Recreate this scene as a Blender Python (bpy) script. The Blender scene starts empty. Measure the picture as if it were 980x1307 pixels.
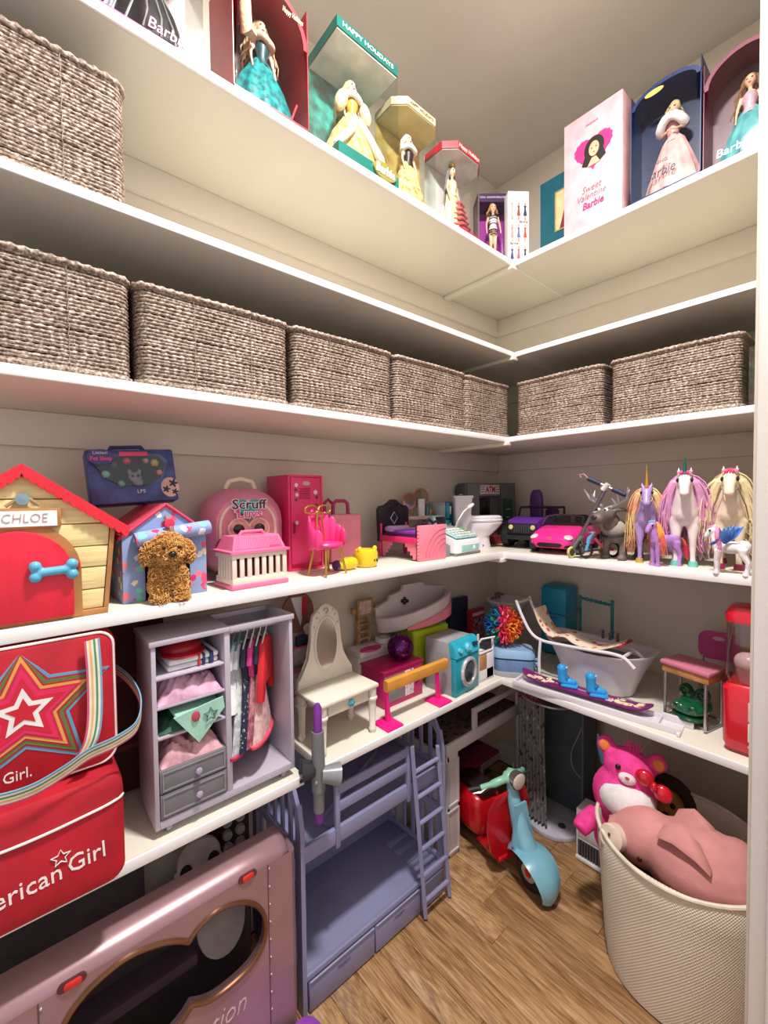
import bpy, bmesh, math, random
from mathutils import Vector, Matrix
random.seed(7)
pi = math.pi
sc = bpy.context.scene
COL = sc.collection

# ---------------------------------------------------------------- camera
cam_d = bpy.data.cameras.new('camera')
cam_d.sensor_fit = 'HORIZONTAL'
cam_d.sensor_width = 36.0
cam_d.lens = 36.0 * 550.25 / 980.0
cam_d.clip_start = 0.02
cam = bpy.data.objects.new('camera', cam_d)
COL.objects.link(cam)
_yaw, _pit, _rol = math.radians(49.07), math.radians(1.83), math.radians(-0.659)
_F = Vector((math.cos(_yaw) * math.cos(_pit), math.sin(_yaw) * math.cos(_pit), -math.sin(_pit)))
_R = Vector((math.sin(_yaw), -math.cos(_yaw), 0))
_U = _R.cross(_F)
_r = _R * math.cos(_rol) + _U * math.sin(_rol)
_u = -_R * math.sin(_rol) + _U * math.cos(_rol)
cam.matrix_world = Matrix(((_r.x, _u.x, -_F.x, 0), (_r.y, _u.y, -_F.y, 0), (_r.z, _u.z, -_F.z, 1.5), (0, 0, 0, 1)))
sc.camera = cam

# ---------------------------------------------------------------- light
sc.view_settings.view_transform = 'Standard'
sc.view_settings.look = 'None'
sc.view_settings.exposure = 0.16
sc.view_settings.gamma = 1.0
sc.view_settings.use_curve_mapping = False
w = bpy.data.worlds.new('ambient_fill')  # even ambient fill, added in place of light from an unseen adjoining room
sc.world = w
w.use_nodes = True
w.node_tree.nodes['Background'].inputs[0].default_value = (1.0, 0.955, 0.94, 1)
w.node_tree.nodes['Background'].inputs[1].default_value = 0.72
ld = bpy.data.lights.new('closet_ceiling_light', 'AREA')
ld.shape = 'DISK'
ld.size = 0.2
ld.energy = 62
ld.color = (1.0, 0.965, 0.92)
lo = bpy.data.objects.new('closet_ceiling_light', ld)
lo.location = (0.62, 0.36, 3.165)
COL.objects.link(lo)

# ---------------------------------------------------------------- helpers
def lin(h):
    h = h.lstrip('#')
    c = [int(h[i:i + 2], 16) / 255 for i in (0, 2, 4)]
    return [(x / 12.92 if x <= 0.04045 else ((x + 0.055) / 1.055) ** 2.4) for x in c] + [1]

MATS = {}
def mat(hexc, r=0.45, m=0.0, noise=0.06, ns=18.0, bump=0.0, bs=120.0, coat=0.0, trans=0.0, key=None, hex2=None, sss=0.0, stretch=None, alpha=1.0, wave=None):
    k = key or (hexc, r, m, noise, ns, bump, bs, coat, trans, hex2, sss, stretch, alpha, wave)
    if k in MATS: return MATS[k]
    M = bpy.data.materials.new('mat_%03d' % len(MATS))
    M.use_nodes = True
    nt = M.node_tree; N = nt.nodes; L = nt.links
    p = N['Principled BSDF']
    p.inputs['Roughness'].default_value = r
    p.inputs['Metallic'].default_value = m
    p.inputs['Coat Weight'].default_value = coat
    p.inputs['Transmission Weight'].default_value = trans
    p.inputs['Alpha'].default_value = alpha
    c = lin(hexc)
    tc = N.new('ShaderNodeTexCoord')
    vec = tc.outputs['Object']
    if stretch:
        mp = N.new('ShaderNodeMapping'); mp.inputs['Scale'].default_value = stretch
        L.new(vec, mp.inputs[0]); vec = mp.outputs[0]
    if hex2:
        c2 = lin(hex2)
    else:
        c2 = [max(0, min(1, x * (1 - noise * 3))) for x in c[:3]] + [1]
        c = [min(1, x * (1 + noise)) for x in c[:3]] + [1]
    if noise > 0 or hex2:
        nz = N.new('ShaderNodeTexNoise'); nz.inputs['Scale'].default_value = ns; nz.inputs['Detail'].default_value = 4
        L.new(vec, nz.inputs['Vector'])
        rp = N.new('ShaderNodeValToRGB')
        rp.color_ramp.elements[0].position = 0.36; rp.color_ramp.elements[1].position = 0.64
        rp.color_ramp.elements[0].color = c2; rp.color_ramp.elements[1].color = c
        L.new(nz.outputs['Fac'], rp.inputs[0]); L.new(rp.outputs[0], p.inputs['Base Color'])
    else:
        p.inputs['Base Color'].default_value = c
    if bump > 0:
        nb = N.new('ShaderNodeTexNoise'); nb.inputs['Scale'].default_value = bs; nb.inputs['Detail'].default_value = 3
        L.new(vec, nb.inputs['Vector'])
        bp = N.new('ShaderNodeBump'); bp.inputs['Strength'].default_value = bump; bp.inputs['Distance'].default_value = 0.002
        L.new(nb.outputs['Fac'], bp.inputs['Height']); L.new(bp.outputs[0], p.inputs['Normal'])
    MATS[k] = M
    return M

def mat_clear(tint='#ffffff', gloss=0.07, rough=0.04, ior=1.45):
    k = ('clear', tint, gloss, rough, ior)
    if k in MATS: return MATS[k]
    M = bpy.data.materials.new('mat_clear_%03d' % len(MATS)); M.use_nodes = True
    nt = M.node_tree; N = nt.nodes; L = nt.links
    N.remove(N['Principled BSDF'])
    t = N.new('ShaderNodeBsdfTransparent'); t.inputs[0].default_value = lin(tint)
    g = N.new('ShaderNodeBsdfGlossy'); g.inputs['Roughness'].default_value = rough
    lw = N.new('ShaderNodeLayerWeight'); lw.inputs['Blend'].default_value = 0.5
    fr = N.new('ShaderNodeMath'); fr.operation = 'POWER'; fr.inputs[1].default_value = 4.0 if ior > 1.3 else 7.0; L.new(lw.outputs['Facing'], fr.inputs[0])
    ad = N.new('ShaderNodeMath'); ad.operation = 'ADD'; ad.inputs[1].default_value = gloss; ad.use_clamp = True
    mx = N.new('ShaderNodeMixShader')
    L.new(fr.outputs[0], ad.inputs[0]); L.new(ad.outputs[0], mx.inputs[0]); L.new(t.outputs[0], mx.inputs[1]); L.new(g.outputs[0], mx.inputs[2])
    L.new(mx.outputs[0], N['Material Output'].inputs[0])
    MATS[k] = M
    return M

def mat_print(base, cols, scale=40.0, thr=0.5, r=0.7):
    """cloth / paper with a printed repeat of coloured blobs"""
    k = ('print', base, tuple(cols), scale, thr)
    if k in MATS: return MATS[k]
    M = bpy.data.materials.new('mat_print_%03d' % len(MATS)); M.use_nodes = True
    nt = M.node_tree; N = nt.nodes; L = nt.links
    p = N['Principled BSDF']; p.inputs['Roughness'].default_value = r
    tc = N.new('ShaderNodeTexCoord')
    v = N.new('ShaderNodeTexVoronoi'); v.inputs['Scale'].default_value = scale
    nz = N.new('ShaderNodeTexNoise'); nz.inputs['Scale'].default_value = scale * 2.2
    ad = N.new('ShaderNodeVectorMath'); ad.operation = 'MULTIPLY_ADD'
    ad.inputs[1].default_value = (0.014, 0.014, 0.014)
    L.new(tc.outputs['Object'], nz.inputs['Vector']); L.new(nz.outputs['Color'], ad.inputs[0]); L.new(tc.outputs['Object'], ad.inputs[2])
    L.new(ad.outputs[0], v.inputs['Vector'])
    rp = N.new('ShaderNodeValToRGB'); rp.color_ramp.interpolation = 'CONSTANT'
    E = rp.color_ramp.elements
    E[0].position = 0; E[0].color = lin(cols[0]); E[1].position = 1.0 / len(cols); E[1].color = lin(cols[1 % len(cols)])
    for i in range(2, len(cols)):
        e = E.new(i / len(cols)); e.color = lin(cols[i])
    sp = N.new('ShaderNodeSeparateColor')
    L.new(v.outputs['Color'], sp.inputs[0]); L.new(sp.outputs[0], rp.inputs[0])
    lt = N.new('ShaderNodeMath'); lt.operation = 'LESS_THAN'; lt.inputs[1].default_value = thr
    L.new(v.outputs['Distance'], lt.inputs[0])
    mx = N.new('ShaderNodeMix'); mx.data_type = 'RGBA'
    mx.inputs[6].default_value = lin(base)
    L.new(lt.outputs[0], mx.inputs[0]); L.new(rp.outputs[0], mx.inputs[7]); L.new(mx.outputs[2], p.inputs['Base Color'])
    MATS[k] = M
    return M

def T(name, label, cat, loc=(0, 0, 0), rz=0.0, group=None, rx=0.0, ry=0.0):
    o = bpy.data.objects.new(name, None)
    o.empty_display_size = 0.02
    COL.objects.link(o)
    o.location = loc; o.rotation_euler = (rx, ry, rz)
    o['label'] = label; o['category'] = cat
    if group: o['group'] = group
    return o

def tag(o, label, cat, group=None):
    o['label'] = label; o['category'] = cat
    if group: o['group'] = group
    return o

def link(name, me, parent=None, loc=None):
    o = bpy.data.objects.new(name, me); COL.objects.link(o)
    if parent is not None: o.parent = parent
    if loc is not None: o.location = loc
    return o

def copy_tree(o, parent=None):
    c = o.copy(); COL.objects.link(c)
    if parent is not None: c.parent = parent
    for ch in list(o.children): copy_tree(ch, c)
    return c

def V(*a): return Vector(a)

class B:
    """collects shapes in one bmesh"""
    def __init__(s): s.bm = bmesh.new(); s.mt = None
    def _fin(s, vs):
        if s.mt is not None: bmesh.ops.transform(s.bm, matrix=s.mt, verts=vs)
    def box(s, x0, x1, y0, y1, z0, z1, b=0.0, seg=2, mt=None):
        r = bmesh.ops.create_cube(s.bm, size=1.0)
        vs = r['verts']
        bmesh.ops.transform(s.bm, matrix=Matrix.Translation(((x0 + x1) / 2, (y0 + y1) / 2, (z0 + z1) / 2)) @ Matrix.Diagonal((abs(x1 - x0), abs(y1 - y0), abs(z1 - z0), 1)), verts=vs)
        if b > 0:
            b = min(b, 0.49 * min(abs(x1 - x0), abs(y1 - y0), abs(z1 - z0)))
            es = list({e for v in vs for e in v.link_edges})
            q = bmesh.ops.bevel(s.bm, geom=es, offset=b, segments=seg, affect='EDGES', profile=0.5)
            vs = list({v for f in q['faces'] for v in f.verts} | {v for v in vs if v.is_valid})
        if mt is not None: bmesh.ops.transform(s.bm, matrix=mt, verts=vs)
        s._fin(vs); return vs
    def mesh(s, verts, faces):
        vv = [s.bm.verts.new(v) for v in verts]
        for f in faces:
            try: s.bm.faces.new([vv[i] for i in f])
            except ValueError: pass
        s._fin(vv); return vv
    def loft(s, rings, cap=True, closed=True):
        n = len(rings[0]); vs = []; fs = []
        for r in rings: vs += list(r)
        for i in range(len(rings) - 1):
            for j in range(n if closed else n - 1):
                a = i * n + j; b2 = i * n + (j + 1) % n
                fs.append((a, b2, b2 + n, a + n))
        if cap and closed:
            fs.append(tuple(reversed(range(n)))); m = (len(rings) - 1) * n
            fs.append(tuple(range(m, m + n)))
        return s.mesh(vs, fs)
    def cyl(s, p0, p1, r0, r1=None, n=14):
        return s.tube([p0, p1], [r0, r0 if r1 is None else r1], n=n)
    def tube(s, pts, r, n=8, closed=False, cap=True):
        pts = [Vector(p) for p in pts]; m = len(pts)
        rs = r if isinstance(r, (list, tuple)) else [r] * m
        rings = []; ref = None
        for i, p in enumerate(pts):
            if closed: t = pts[(i + 1) % m] - pts[i - 1]
            elif i == 0: t = pts[1] - pts[0]
            elif i == m - 1: t = pts[-1] - pts[-2]
            else: t = (pts[i + 1] - p).normalized() + (p - pts[i - 1]).normalized()
            if t.length < 1e-9: t = Vector((0, 0, 1))
            t.normalize()
            if ref is None: ref = Vector((0, 0, 1)) if abs(t.z) < 0.9 else Vector((1, 0, 0))
            u = ref - t * ref.dot(t)
            if u.length < 1e-6: u = t.orthogonal()
            u.normalize(); ref = u; v = t.cross(u)
            rings.append([p + (u * math.cos(2 * pi * k / n) + v * math.sin(2 * pi * k / n)) * rs[i] for k in range(n)])
        if closed: rings.append(rings[0]); return s.loft(rings, cap=False)
        return s.loft(rings, cap=cap)
    def sph(s, c, r, n=14, m=9, mt=None):
        if not isinstance(r, (list, tuple)): r = (r, r, r)
        q = bmesh.ops.create_uvsphere(s.bm, u_segments=n, v_segments=m, radius=1.0)
        M = Matrix.Translation(c) @ (mt if mt is not None else Matrix.Identity(4)) @ Matrix.Diagonal((r[0], r[1], r[2], 1))
        bmesh.ops.transform(s.bm, matrix=M, verts=q['verts'])
        s._fin(q['verts']); return q['verts']
    def lathe(s, prof, n=24, c=(0, 0, 0), mt=None, sx=1.0, sy=1.0, cap=True, wob=0, wn=8):
        rings = []
        for r, z in prof:
            ring = []
            for k in range(n):
                a = 2 * pi * k / n
                rr = r * (1 + wob * math.cos(wn * a) * min(1, r / max(1e-6, prof[0][0]))) if wob else r
                p = Vector((rr * math.cos(a) * sx, rr * math.sin(a) * sy, z))
                if mt is not None: p = mt @ p
                ring.append(p + Vector(c))
            rings.append(ring)
        return s.loft(rings, cap=cap)
    def prism(s, poly, d0, d1, ax='y', c=(0, 0, 0), b=0.0, mt=None):
        """2D polygon extruded; ax is the extrusion axis. y: (x,z) x: (y,z) z: (x,y)"""
        def P(a, b_, d): return {'y': (a, d, b_), 'x': (d, a, b_), 'z': (a, b_, d)}[ax]
        n = len(poly)
        vs = [Vector(P(a, q, d0)) + Vector(c) for a, q in poly] + [Vector(P(a, q, d1)) + Vector(c) for a, q in poly]
        if mt is not None: vs = [mt @ v for v in vs]
        fs = [tuple(range(n)), tuple(reversed(range(n, 2 * n)))] + [(i, i + n, (i + 1) % n + n, (i + 1) % n) for i in range(n)]
        vv = s.mesh(vs, fs)
        if b > 0:
            fset = set(vv)
            es = [e for e in {e for v in vv for e in v.link_edges} if e.verts[0] in fset and e.verts[1] in fset]
            bmesh.ops.bevel(s.bm, geom=es, offset=b, segments=2, affect='EDGES', profile=0.5)
        return vv
    def frame(s, x0, x1, z0, z1, t, y0, y1, b=0.0):
        """rectangular frame of border t in the xz plane"""
        s.box(x0, x0 + t, y0, y1, z0, z1, b); s.box(x1 - t, x1, y0, y1, z0, z1, b)
        s.box(x0 + t, x1 - t, y0, y1, z0, z0 + t, b); s.box(x0 + t, x1 - t, y0, y1, z1 - t, z1, b)
    def me(s, name, m, ang=0.7, flat=False):
        bmesh.ops.recalc_face_normals(s.bm, faces=s.bm.faces[:])
        if not flat:
            for f in s.bm.faces: f.smooth = True
            for e in s.bm.edges:
                if len(e.link_faces) == 2 and e.calc_face_angle(0) > ang: e.smooth = False
        d = bpy.data.meshes.new(name); s.bm.to_mesh(d); s.bm.free()
        if m is not None: d.materials.append(m)
        return d
    def out(s, name, m, parent=None, loc=None, ang=0.7, flat=False, label=None):
        o = link(name, s.me(name, m, ang, flat), parent, loc)
        if label: o['label'] = label
        return o

def skin_out(b, name, m, parent, voxel, smooth=6, loc=None, label=None):
    """fuse the shapes of a builder into one continuous body"""
    me = b.me(name, m)
    o = link('tmp', me)
    r = o.modifiers.new('r', 'REMESH'); r.mode = 'VOXEL'; r.voxel_size = voxel; r.use_smooth_shade = True
    if smooth:
        s = o.modifiers.new('s', 'SMOOTH'); s.factor = 0.5; s.iterations = smooth
    dg = bpy.context.evaluated_depsgraph_get()
    nm = bpy.data.meshes.new_from_object(o.evaluated_get(dg))
    bpy.data.objects.remove(o); bpy.data.meshes.remove(me)
    nm.name = name
    for p in nm.polygons: p.use_smooth = True
    nm.materials.clear(); nm.materials.append(m)
    q = link(name, nm, parent, loc)
    if label: q['label'] = label
    return q

def text(s, size, m, parent, loc, rot=(pi / 2, 0, 0), width=None, shear=0.0, ext=0.0006, name='lettering', bold=0.0, sx=1.0):
    cu = bpy.data.curves.new('t', 'FONT')
    cu.body = s; cu.size = size; cu.extrude = ext; cu.shear = shear; cu.offset = bold
    cu.align_x = 'CENTER'; cu.align_y = 'CENTER'; cu.resolution_u = 2
    o = bpy.data.objects.new('t', cu); COL.objects.link(o)
    dg = bpy.context.evaluated_depsgraph_get()
    me = bpy.data.meshes.new_from_object(o.evaluated_get(dg))
    bpy.data.objects.remove(o); bpy.data.curves.remove(cu)
    if width and len(me.vertices):
        xs = [v.co.x for v in me.vertices]; k = width / (max(xs) - min(xs))
        cx = (max(xs) + min(xs)) / 2
        for v in me.vertices: v.co.x = (v.co.x - cx) * k
    elif sx != 1:
        for v in me.vertices: v.co.x *= sx
    me.materials.clear(); me.materials.append(m)
    q = link(name, me, parent, loc); q.rotation_euler = rot
    return q

def rot(ax, a): return Matrix.Rotation(a, 4, ax)
def tr(*p): return Matrix.Translation(p)
def arc(cx, cy, r, a0, a1, n, ry=None):
    ry = r if ry is None else ry
    return [(cx + r * math.cos(a0 + (a1 - a0) * i / n), cy + ry * math.sin(a0 + (a1 - a0) * i / n)) for i in range(n + 1)]
def rrect(x0, x1, z0, z1, r, n=4):
    return (arc(x1 - r, z1 - r, r, 0, pi / 2, n) + arc(x0 + r, z1 - r, r, pi / 2, pi, n) +
            arc(x0 + r, z0 + r, r, pi, 1.5 * pi, n) + arc(x1 - r, z0 + r, r, 1.5 * pi, 2 * pi, n))
def star(cx, cy, R, r, n=5, a0=pi / 2):
    return [(cx + (R if i % 2 == 0 else r) * math.cos(a0 + pi * i / n), cy + (R if i % 2 == 0 else r) * math.sin(a0 + pi * i / n)) for i in range(2 * n)]
def heart(cx, cy, w, n=24):
    o = []
    for i in range(n):
        t = 2 * pi * i / n
        o.append((cx + w / 32 * 16 * math.sin(t) ** 3, cy + w / 32 * (13 * math.cos(t) - 5 * math.cos(2 * t) - 2 * math.cos(3 * t) - math.cos(4 * t))))
    return o
def scallop(cx, cy, base, n, amp):
    return base
def strands(b, roots, dirs, length, r=0.0012, wav=0.004, k=7, n=4, drop=0.0, seed=1):
    """locks of hair: wavy tapered tubes"""
    rnd = random.Random(seed)
    for p, d in zip(roots, dirs):
        p = Vector(p); d = Vector(d).normalized(); L = length * rnd.uniform(0.8, 1.1)
        ph = rnd.uniform(0, 6.28); s1 = d.orthogonal().normalized(); s2 = d.cross(s1)
        pts = []; v = d.copy(); q = p.copy()
        for i in range(k):
            t = i / (k - 1)
            pts.append(q + (s1 * math.sin(ph + t * 9) + s2 * math.cos(ph + t * 8)) * wav * t)
            v = (v + Vector((0, 0, -drop / k))).normalized(); q = q + v * (L / (k - 1))
        b.tube(pts, [r * (1 - 0.75 * (i / (k - 1)) ** 2) for i in range(k)], n=n)

RIGHT = -pi / 2      # heading of things that face out from the right-hand wall
# ---------------------------------------------------------------- the closet itself
YW, XW, ZC = 1.42, 2.08, 3.2
paint = mat('#ddd4c6', r=0.6, noise=0.012, ns=3, bump=0.06, bs=220)
paint_w = mat('#dfd9cb', r=0.42, noise=0.01, ns=4)
lip_w = mat('#f2eff1', r=0.35, noise=0.01, ns=4)
ceil_m = mat('#d8d4cb', r=0.8, noise=0.015, ns=3, bump=0.1, bs=160)
trim_m = mat('#ebe6e2', r=0.4, noise=0.01, ns=4)
def struct(name, b, m, parent=None):
    o = b.out(name, m, parent, ang=0.5)
    if parent is None: o['kind'] = 'structure'
    return o
b = B(); b.box(-0.9, XW + 0.1, YW, YW + 0.1, 0, ZC); struct('wall_left', b, paint)
b = B(); b.box(XW, XW + 0.1, 0.1352, YW, 0, ZC); struct('wall_right', b, paint)
b = B(); b.box(0.9, 3.1, -0.02, 0.135, 0, ZC); struct('wall_front', b, paint)
b = B(); b.box(-0.9, 3.1, -0.9, YW + 0.1, ZC, ZC + 0.1); struct('ceiling', b, ceil_m)
b = B(); b.box(0.872, 0.9, -0.02, 0.128, 0, ZC, 0.004); b.box(0.862, 0.872, 0.0, 0.106, 0, ZC, 0.004); struct('trim_1', b, trim_m)
b = B(); b.box(-0.9, XW, YW - 0.015, YW, 0, 0.11, 0.004); struct('baseboard_left', b, trim_m)
b = B(); b.box(XW - 0.015, XW, 0.135, YW - 0.015, 0, 0.11, 0.004); struct('baseboard_right', b, trim_m)
# ceiling lamp housing (recessed can)
lamp = T('recessed_ceiling_lamp', 'white recessed round ceiling lamp above the doorway', 'lamp', (0.62, 0.36, ZC))
b = B(); b.lathe([(0.13, 0.0), (0.132, -0.01), (0.112, -0.014), (0.106, 0.0)], n=32, cap=False); b.out('lamp_trim', trim_m, lamp)

# floor: planks laid along y
b = B(); b.box(-0.9, 3.1, -0.9, YW, -0.05, -0.004); fl = struct('floor', b, mat('#3b2a1c', r=0.8))
def wood(i):
    k = ('plank', i)
    if k in MATS: return MATS[k]
    M = bpy.data.materials.new('oak_plank_%d' % i); M.use_nodes = True
    nt = M.node_tree; N = nt.nodes; L = nt.links; p = N['Principled BSDF']
    p.inputs['Roughness'].default_value = 0.55
    tc = N.new('ShaderNodeTexCoord'); oi = N.new('ShaderNodeObjectInfo')
    mp = N.new('ShaderNodeMapping'); mp.inputs['Scale'].default_value = (15, 1.5, 1)
    ad = N.new('ShaderNodeVectorMath'); ad.operation = 'ADD'
    cb = N.new('ShaderNodeCombineXYZ'); ml = N.new('ShaderNodeMath'); ml.operation = 'MULTIPLY'; ml.inputs[1].default_value = 37
    L.new(oi.outputs['Random'], ml.inputs[0]); L.new(ml.outputs[0], cb.inputs[0]); L.new(ml.outputs[0], cb.inputs[1])
    L.new(tc.outputs['Object'], ad.inputs[0]); L.new(cb.outputs[0], ad.inputs[1]); L.new(ad.outputs[0], mp.inputs[0])
    nz = N.new('ShaderNodeTexNoise'); nz.inputs['Scale'].default_value = 2.2; nz.inputs['Detail'].default_value = 7; nz.inputs['Distortion'].default_value = 1.6
    L.new(mp.outputs[0], nz.inputs['Vector'])
    wv = N.new('ShaderNodeTexNoise'); wv.inputs['Scale'].default_value = 9; wv.inputs['Detail'].default_value = 5
    mp2 = N.new('ShaderNodeMapping'); mp2.inputs['Scale'].default_value = (26, 1.2, 1); L.new(ad.outputs[0], mp2.inputs[0]); L.new(mp2.outputs[0], wv.inputs['Vector'])
    rp = N.new('ShaderNodeValToRGB'); E = rp.color_ramp.elements
    E[0].position = 0.3; E[0].color = lin('#8f6741'); E[1].position = 0.72; E[1].color = lin('#d0aa7c')
    e = E.new(0.5); e.color = lin('#ba9063')
    mx = N.new('ShaderNodeMix'); mx.data_type = 'RGBA'; mx.blend_type = 'MULTIPLY'; mx.inputs[0].default_value = 0.5
    rp2 = N.new('ShaderNodeValToRGB'); rp2.color_ramp.elements[0].position = 0.42; rp2.color_ramp.elements[0].color = lin('#9a7350'); rp2.color_ramp.elements[1].position = 0.56; rp2.color_ramp.elements[1].color = (1, 1, 1, 1)
    L.new(nz.outputs['Fac'], rp.inputs[0]); L.new(wv.outputs['Fac'], rp2.inputs[0])
    L.new(rp.outputs[0], mx.inputs[6]); L.new(rp2.outputs[0], mx.inputs[7])
    hs = N.new('ShaderNodeHueSaturation'); mr = N.new('ShaderNodeMapRange'); mr.inputs[3].default_value = 0.82; mr.inputs[4].default_value = 1.12
    L.new(oi.outputs['Random'], mr.inputs[0]); L.new(mr.outputs[0], hs.inputs['Value']); L.new(mx.outputs[2], hs.inputs['Color'])
    L.new(hs.outputs[0], p.inputs['Base Color'])
    bp = N.new('ShaderNodeBump'); bp.inputs['Strength'].default_value = 0.12; bp.inputs['Distance'].default_value = 0.002
    L.new(wv.outputs['Fac'], bp.inputs['Height']); L.new(bp.outputs[0], p.inputs['Normal'])
    MATS[k] = M
    return M
PW = 0.098; PL = 1.15
b = B(); b.box(-PW / 2 + 0.0006, PW / 2 - 0.0006, -PL / 2 + 0.0006, PL / 2 - 0.0006, -0.012, 0, 0.0012, 1)
pm_ = b.me('plank', wood(0), ang=0.9)
rnd = random.Random(3)
for i in range(41):
    x = -0.88 + PW * (i + 0.5)
    off = rnd.uniform(0, PL)
    for j in range(-1, 3):
        yc = -0.9 + off + PL * (j - 0.5)
        y0, y1 = max(yc - PL / 2, -0.9), min(yc + PL / 2, YW - 0.02 if x < XW - 0.04 else -0.03)
        if y1 - y0 < 0.05: continue
        o = link('plank', pm_, fl, (x, (y0 + y1) / 2, -0.0005 * rnd.random()))
        o.scale.y = (y1 - y0) / PL

# shelves: board with painted front lip, wall cleats and the little seam cleat in the corner
def shelf_left(name, label, z, x0, x1, yf, th, cleat=True):
    t = T(name, label, 'shelf', ((x0 + x1) / 2, YW, z))
    w_ = (x1 - x0) / 2
    b = B(); b.box(-w_, w_, yf - YW + 0.008, -0.0005, -th, 0, 0.001); b.out('shelf_board', paint_w, t)
    b = B(); b.box(-w_, w_, yf - YW, yf - YW + 0.0078, -th - 0.0008, 0.0006, 0.0025); b.out('front_lip', lip_w, t)
    if cleat: b = B(); b.box(-w_, w_, -0.02, -0.0005, -th - 0.089, -th - 0.0003, 0.002); b.out('wall_cleat', paint, t)
    return t
def shelf_right(name, label, z, xf, y1, th):
    t = T(name, label, 'shelf', (XW, (0.137 + y1) / 2, z))
    h = (y1 - 0.137) / 2
    b = B(); b.box(xf - XW + 0.008, -0.0005, -h, h, -th, 0, 0.001); b.out('shelf_board', paint_w, t)
    b = B(); b.box(xf - XW, xf - XW + 0.0078, -h, h, -th - 0.0008, 0.0006, 0.0025); b.out('front_lip', lip_w, t)
    b = B(); b.box(-0.02, -0.0005, -h, h + YW - y1 - 0.021, -th - 0.089, -th - 0.0003, 0.002); b.out('wall_cleat', paint, t)
    return t
YF = 1.03
S1, S2, S3, S4, S5 = 2.491, 2.112, 1.750, 1.270, 0.737
for nm, z, xf, th, lb in (('top', S1, 1.63, 0.021, 'holding the boxed dolls'), ('second', S2, 1.635, 0.019, 'mostly empty, second from the ceiling'),
                          ('basket', S3, 1.585, 0.02, 'holding the row of woven baskets'), ('toy', S4, 1.548, 0.026, 'holding the dog house and the horses')):
    t = shelf_left('wall_shelf', 'white painted left-hand wall shelf ' + lb, z, -0.9, XW - 0.0005, YF, th)
    # seam support under the joint
    b = B(); b.box(xf - XW / 2 + 0.45 - 0.02, xf - XW / 2 + 0.45 + 0.018, YF - YW - 0.008, -0.021, -th - 0.016, -th - 0.0003, 0.002)
    o = b.out('seam_cleat', paint_w, t); o.location.x = -(((-0.9 + XW) / 2)) + XW / 2 - 0.45
    shelf_right('wall_shelf', 'white painted right-hand wall shelf ' + lb.replace('the dog house and the horses', 'the car and the toy horses').replace('row of woven', 'two right-hand woven').replace('the boxed dolls', 'the pink heart box'), z, xf, YF - 0.0005, th)
shelf_left('wall_shelf', 'low white wall shelf carrying the wardrobe and red backpack', S5, -0.9, 0.592, YF, 0.024)
t = shelf_left('wall_shelf', 'low white wall shelf carrying the vanity and toy washer', S5, 0.655, XW - 0.0005, YF, 0.024)
shelf_right('wall_shelf', 'low white right-hand wall shelf carrying bathtub and desk', S5, 1.538, YF - 0.0005, 0.024)
# ---------------------------------------------------------------- woven baskets
def rope_mat():
    k = 'rope'
    if k in MATS: return MATS[k]
    M = bpy.data.materials.new('twisted_seagrass'); M.use_nodes = True
    nt = M.node_tree; N = nt.nodes; L = nt.links; p = N['Principled BSDF']; p.inputs['Roughness'].default_value = 0.62
    tc = N.new('ShaderNodeTexCoord')
    n1 = N.new('ShaderNodeTexNoise'); n1.inputs['Scale'].default_value = 210; n1.inputs['Detail'].default_value = 3
    n2 = N.new('ShaderNodeTexNoise'); n2.inputs['Scale'].default_value = 14
    L.new(tc.outputs['Object'], n1.inputs['Vector']); L.new(tc.outputs['Object'], n2.inputs['Vector'])
    r1 = N.new('ShaderNodeValToRGB'); E = r1.color_ramp.elements
    E[0].position = 0.34; E[0].color = lin('#5f4e42'); E[1].position = 0.7; E[1].color = lin('#d6c9c2'); e = E.new(0.5); e.color = lin('#9a8779')
    mx = N.new('ShaderNodeMix'); mx.data_type = 'RGBA'; mx.blend_type = 'MULTIPLY'; mx.inputs[0].default_value = 0.5
    r2 = N.new('ShaderNodeValToRGB'); r2.color_ramp.elements[0].position = 0.4; r2.color_ramp.elements[0].color = lin('#b5a08c'); r2.color_ramp.elements[1].position = 0.6; r2.color_ramp.elements[1].color = lin('#f4ece8')
    L.new(n1.outputs['Fac'], r1.inputs[0]); L.new(n2.outputs['Fac'], r2.inputs[0]); L.new(r1.outputs[0], mx.inputs[6]); L.new(r2.outputs[0], mx.inputs[7]); L.new(mx.outputs[2], p.inputs['Base Color'])
    MATS[k] = M; return M
def rr_path(w_, d_, r, ds):
    P = rrect(-w_ / 2, w_ / 2, -d_ / 2, d_ / 2, r, 6); P.append(P[0])
    seg = [math.dist(P[i], P[i + 1]) for i in range(len(P) - 1)]; tot = sum(seg); n = int(tot / ds)
    out = []; i = 0; acc = 0
    for k in range(n):
        s_ = tot * k / n
        while s_ > acc + seg[i] and i < len(seg) - 1: acc += seg[i]; i += 1
        t = (s_ - acc) / seg[i]; out.append((P[i][0] + (P[i + 1][0] - P[i][0]) * t, P[i][1] + (P[i + 1][1] - P[i][1]) * t, s_))
    return out, tot
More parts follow.
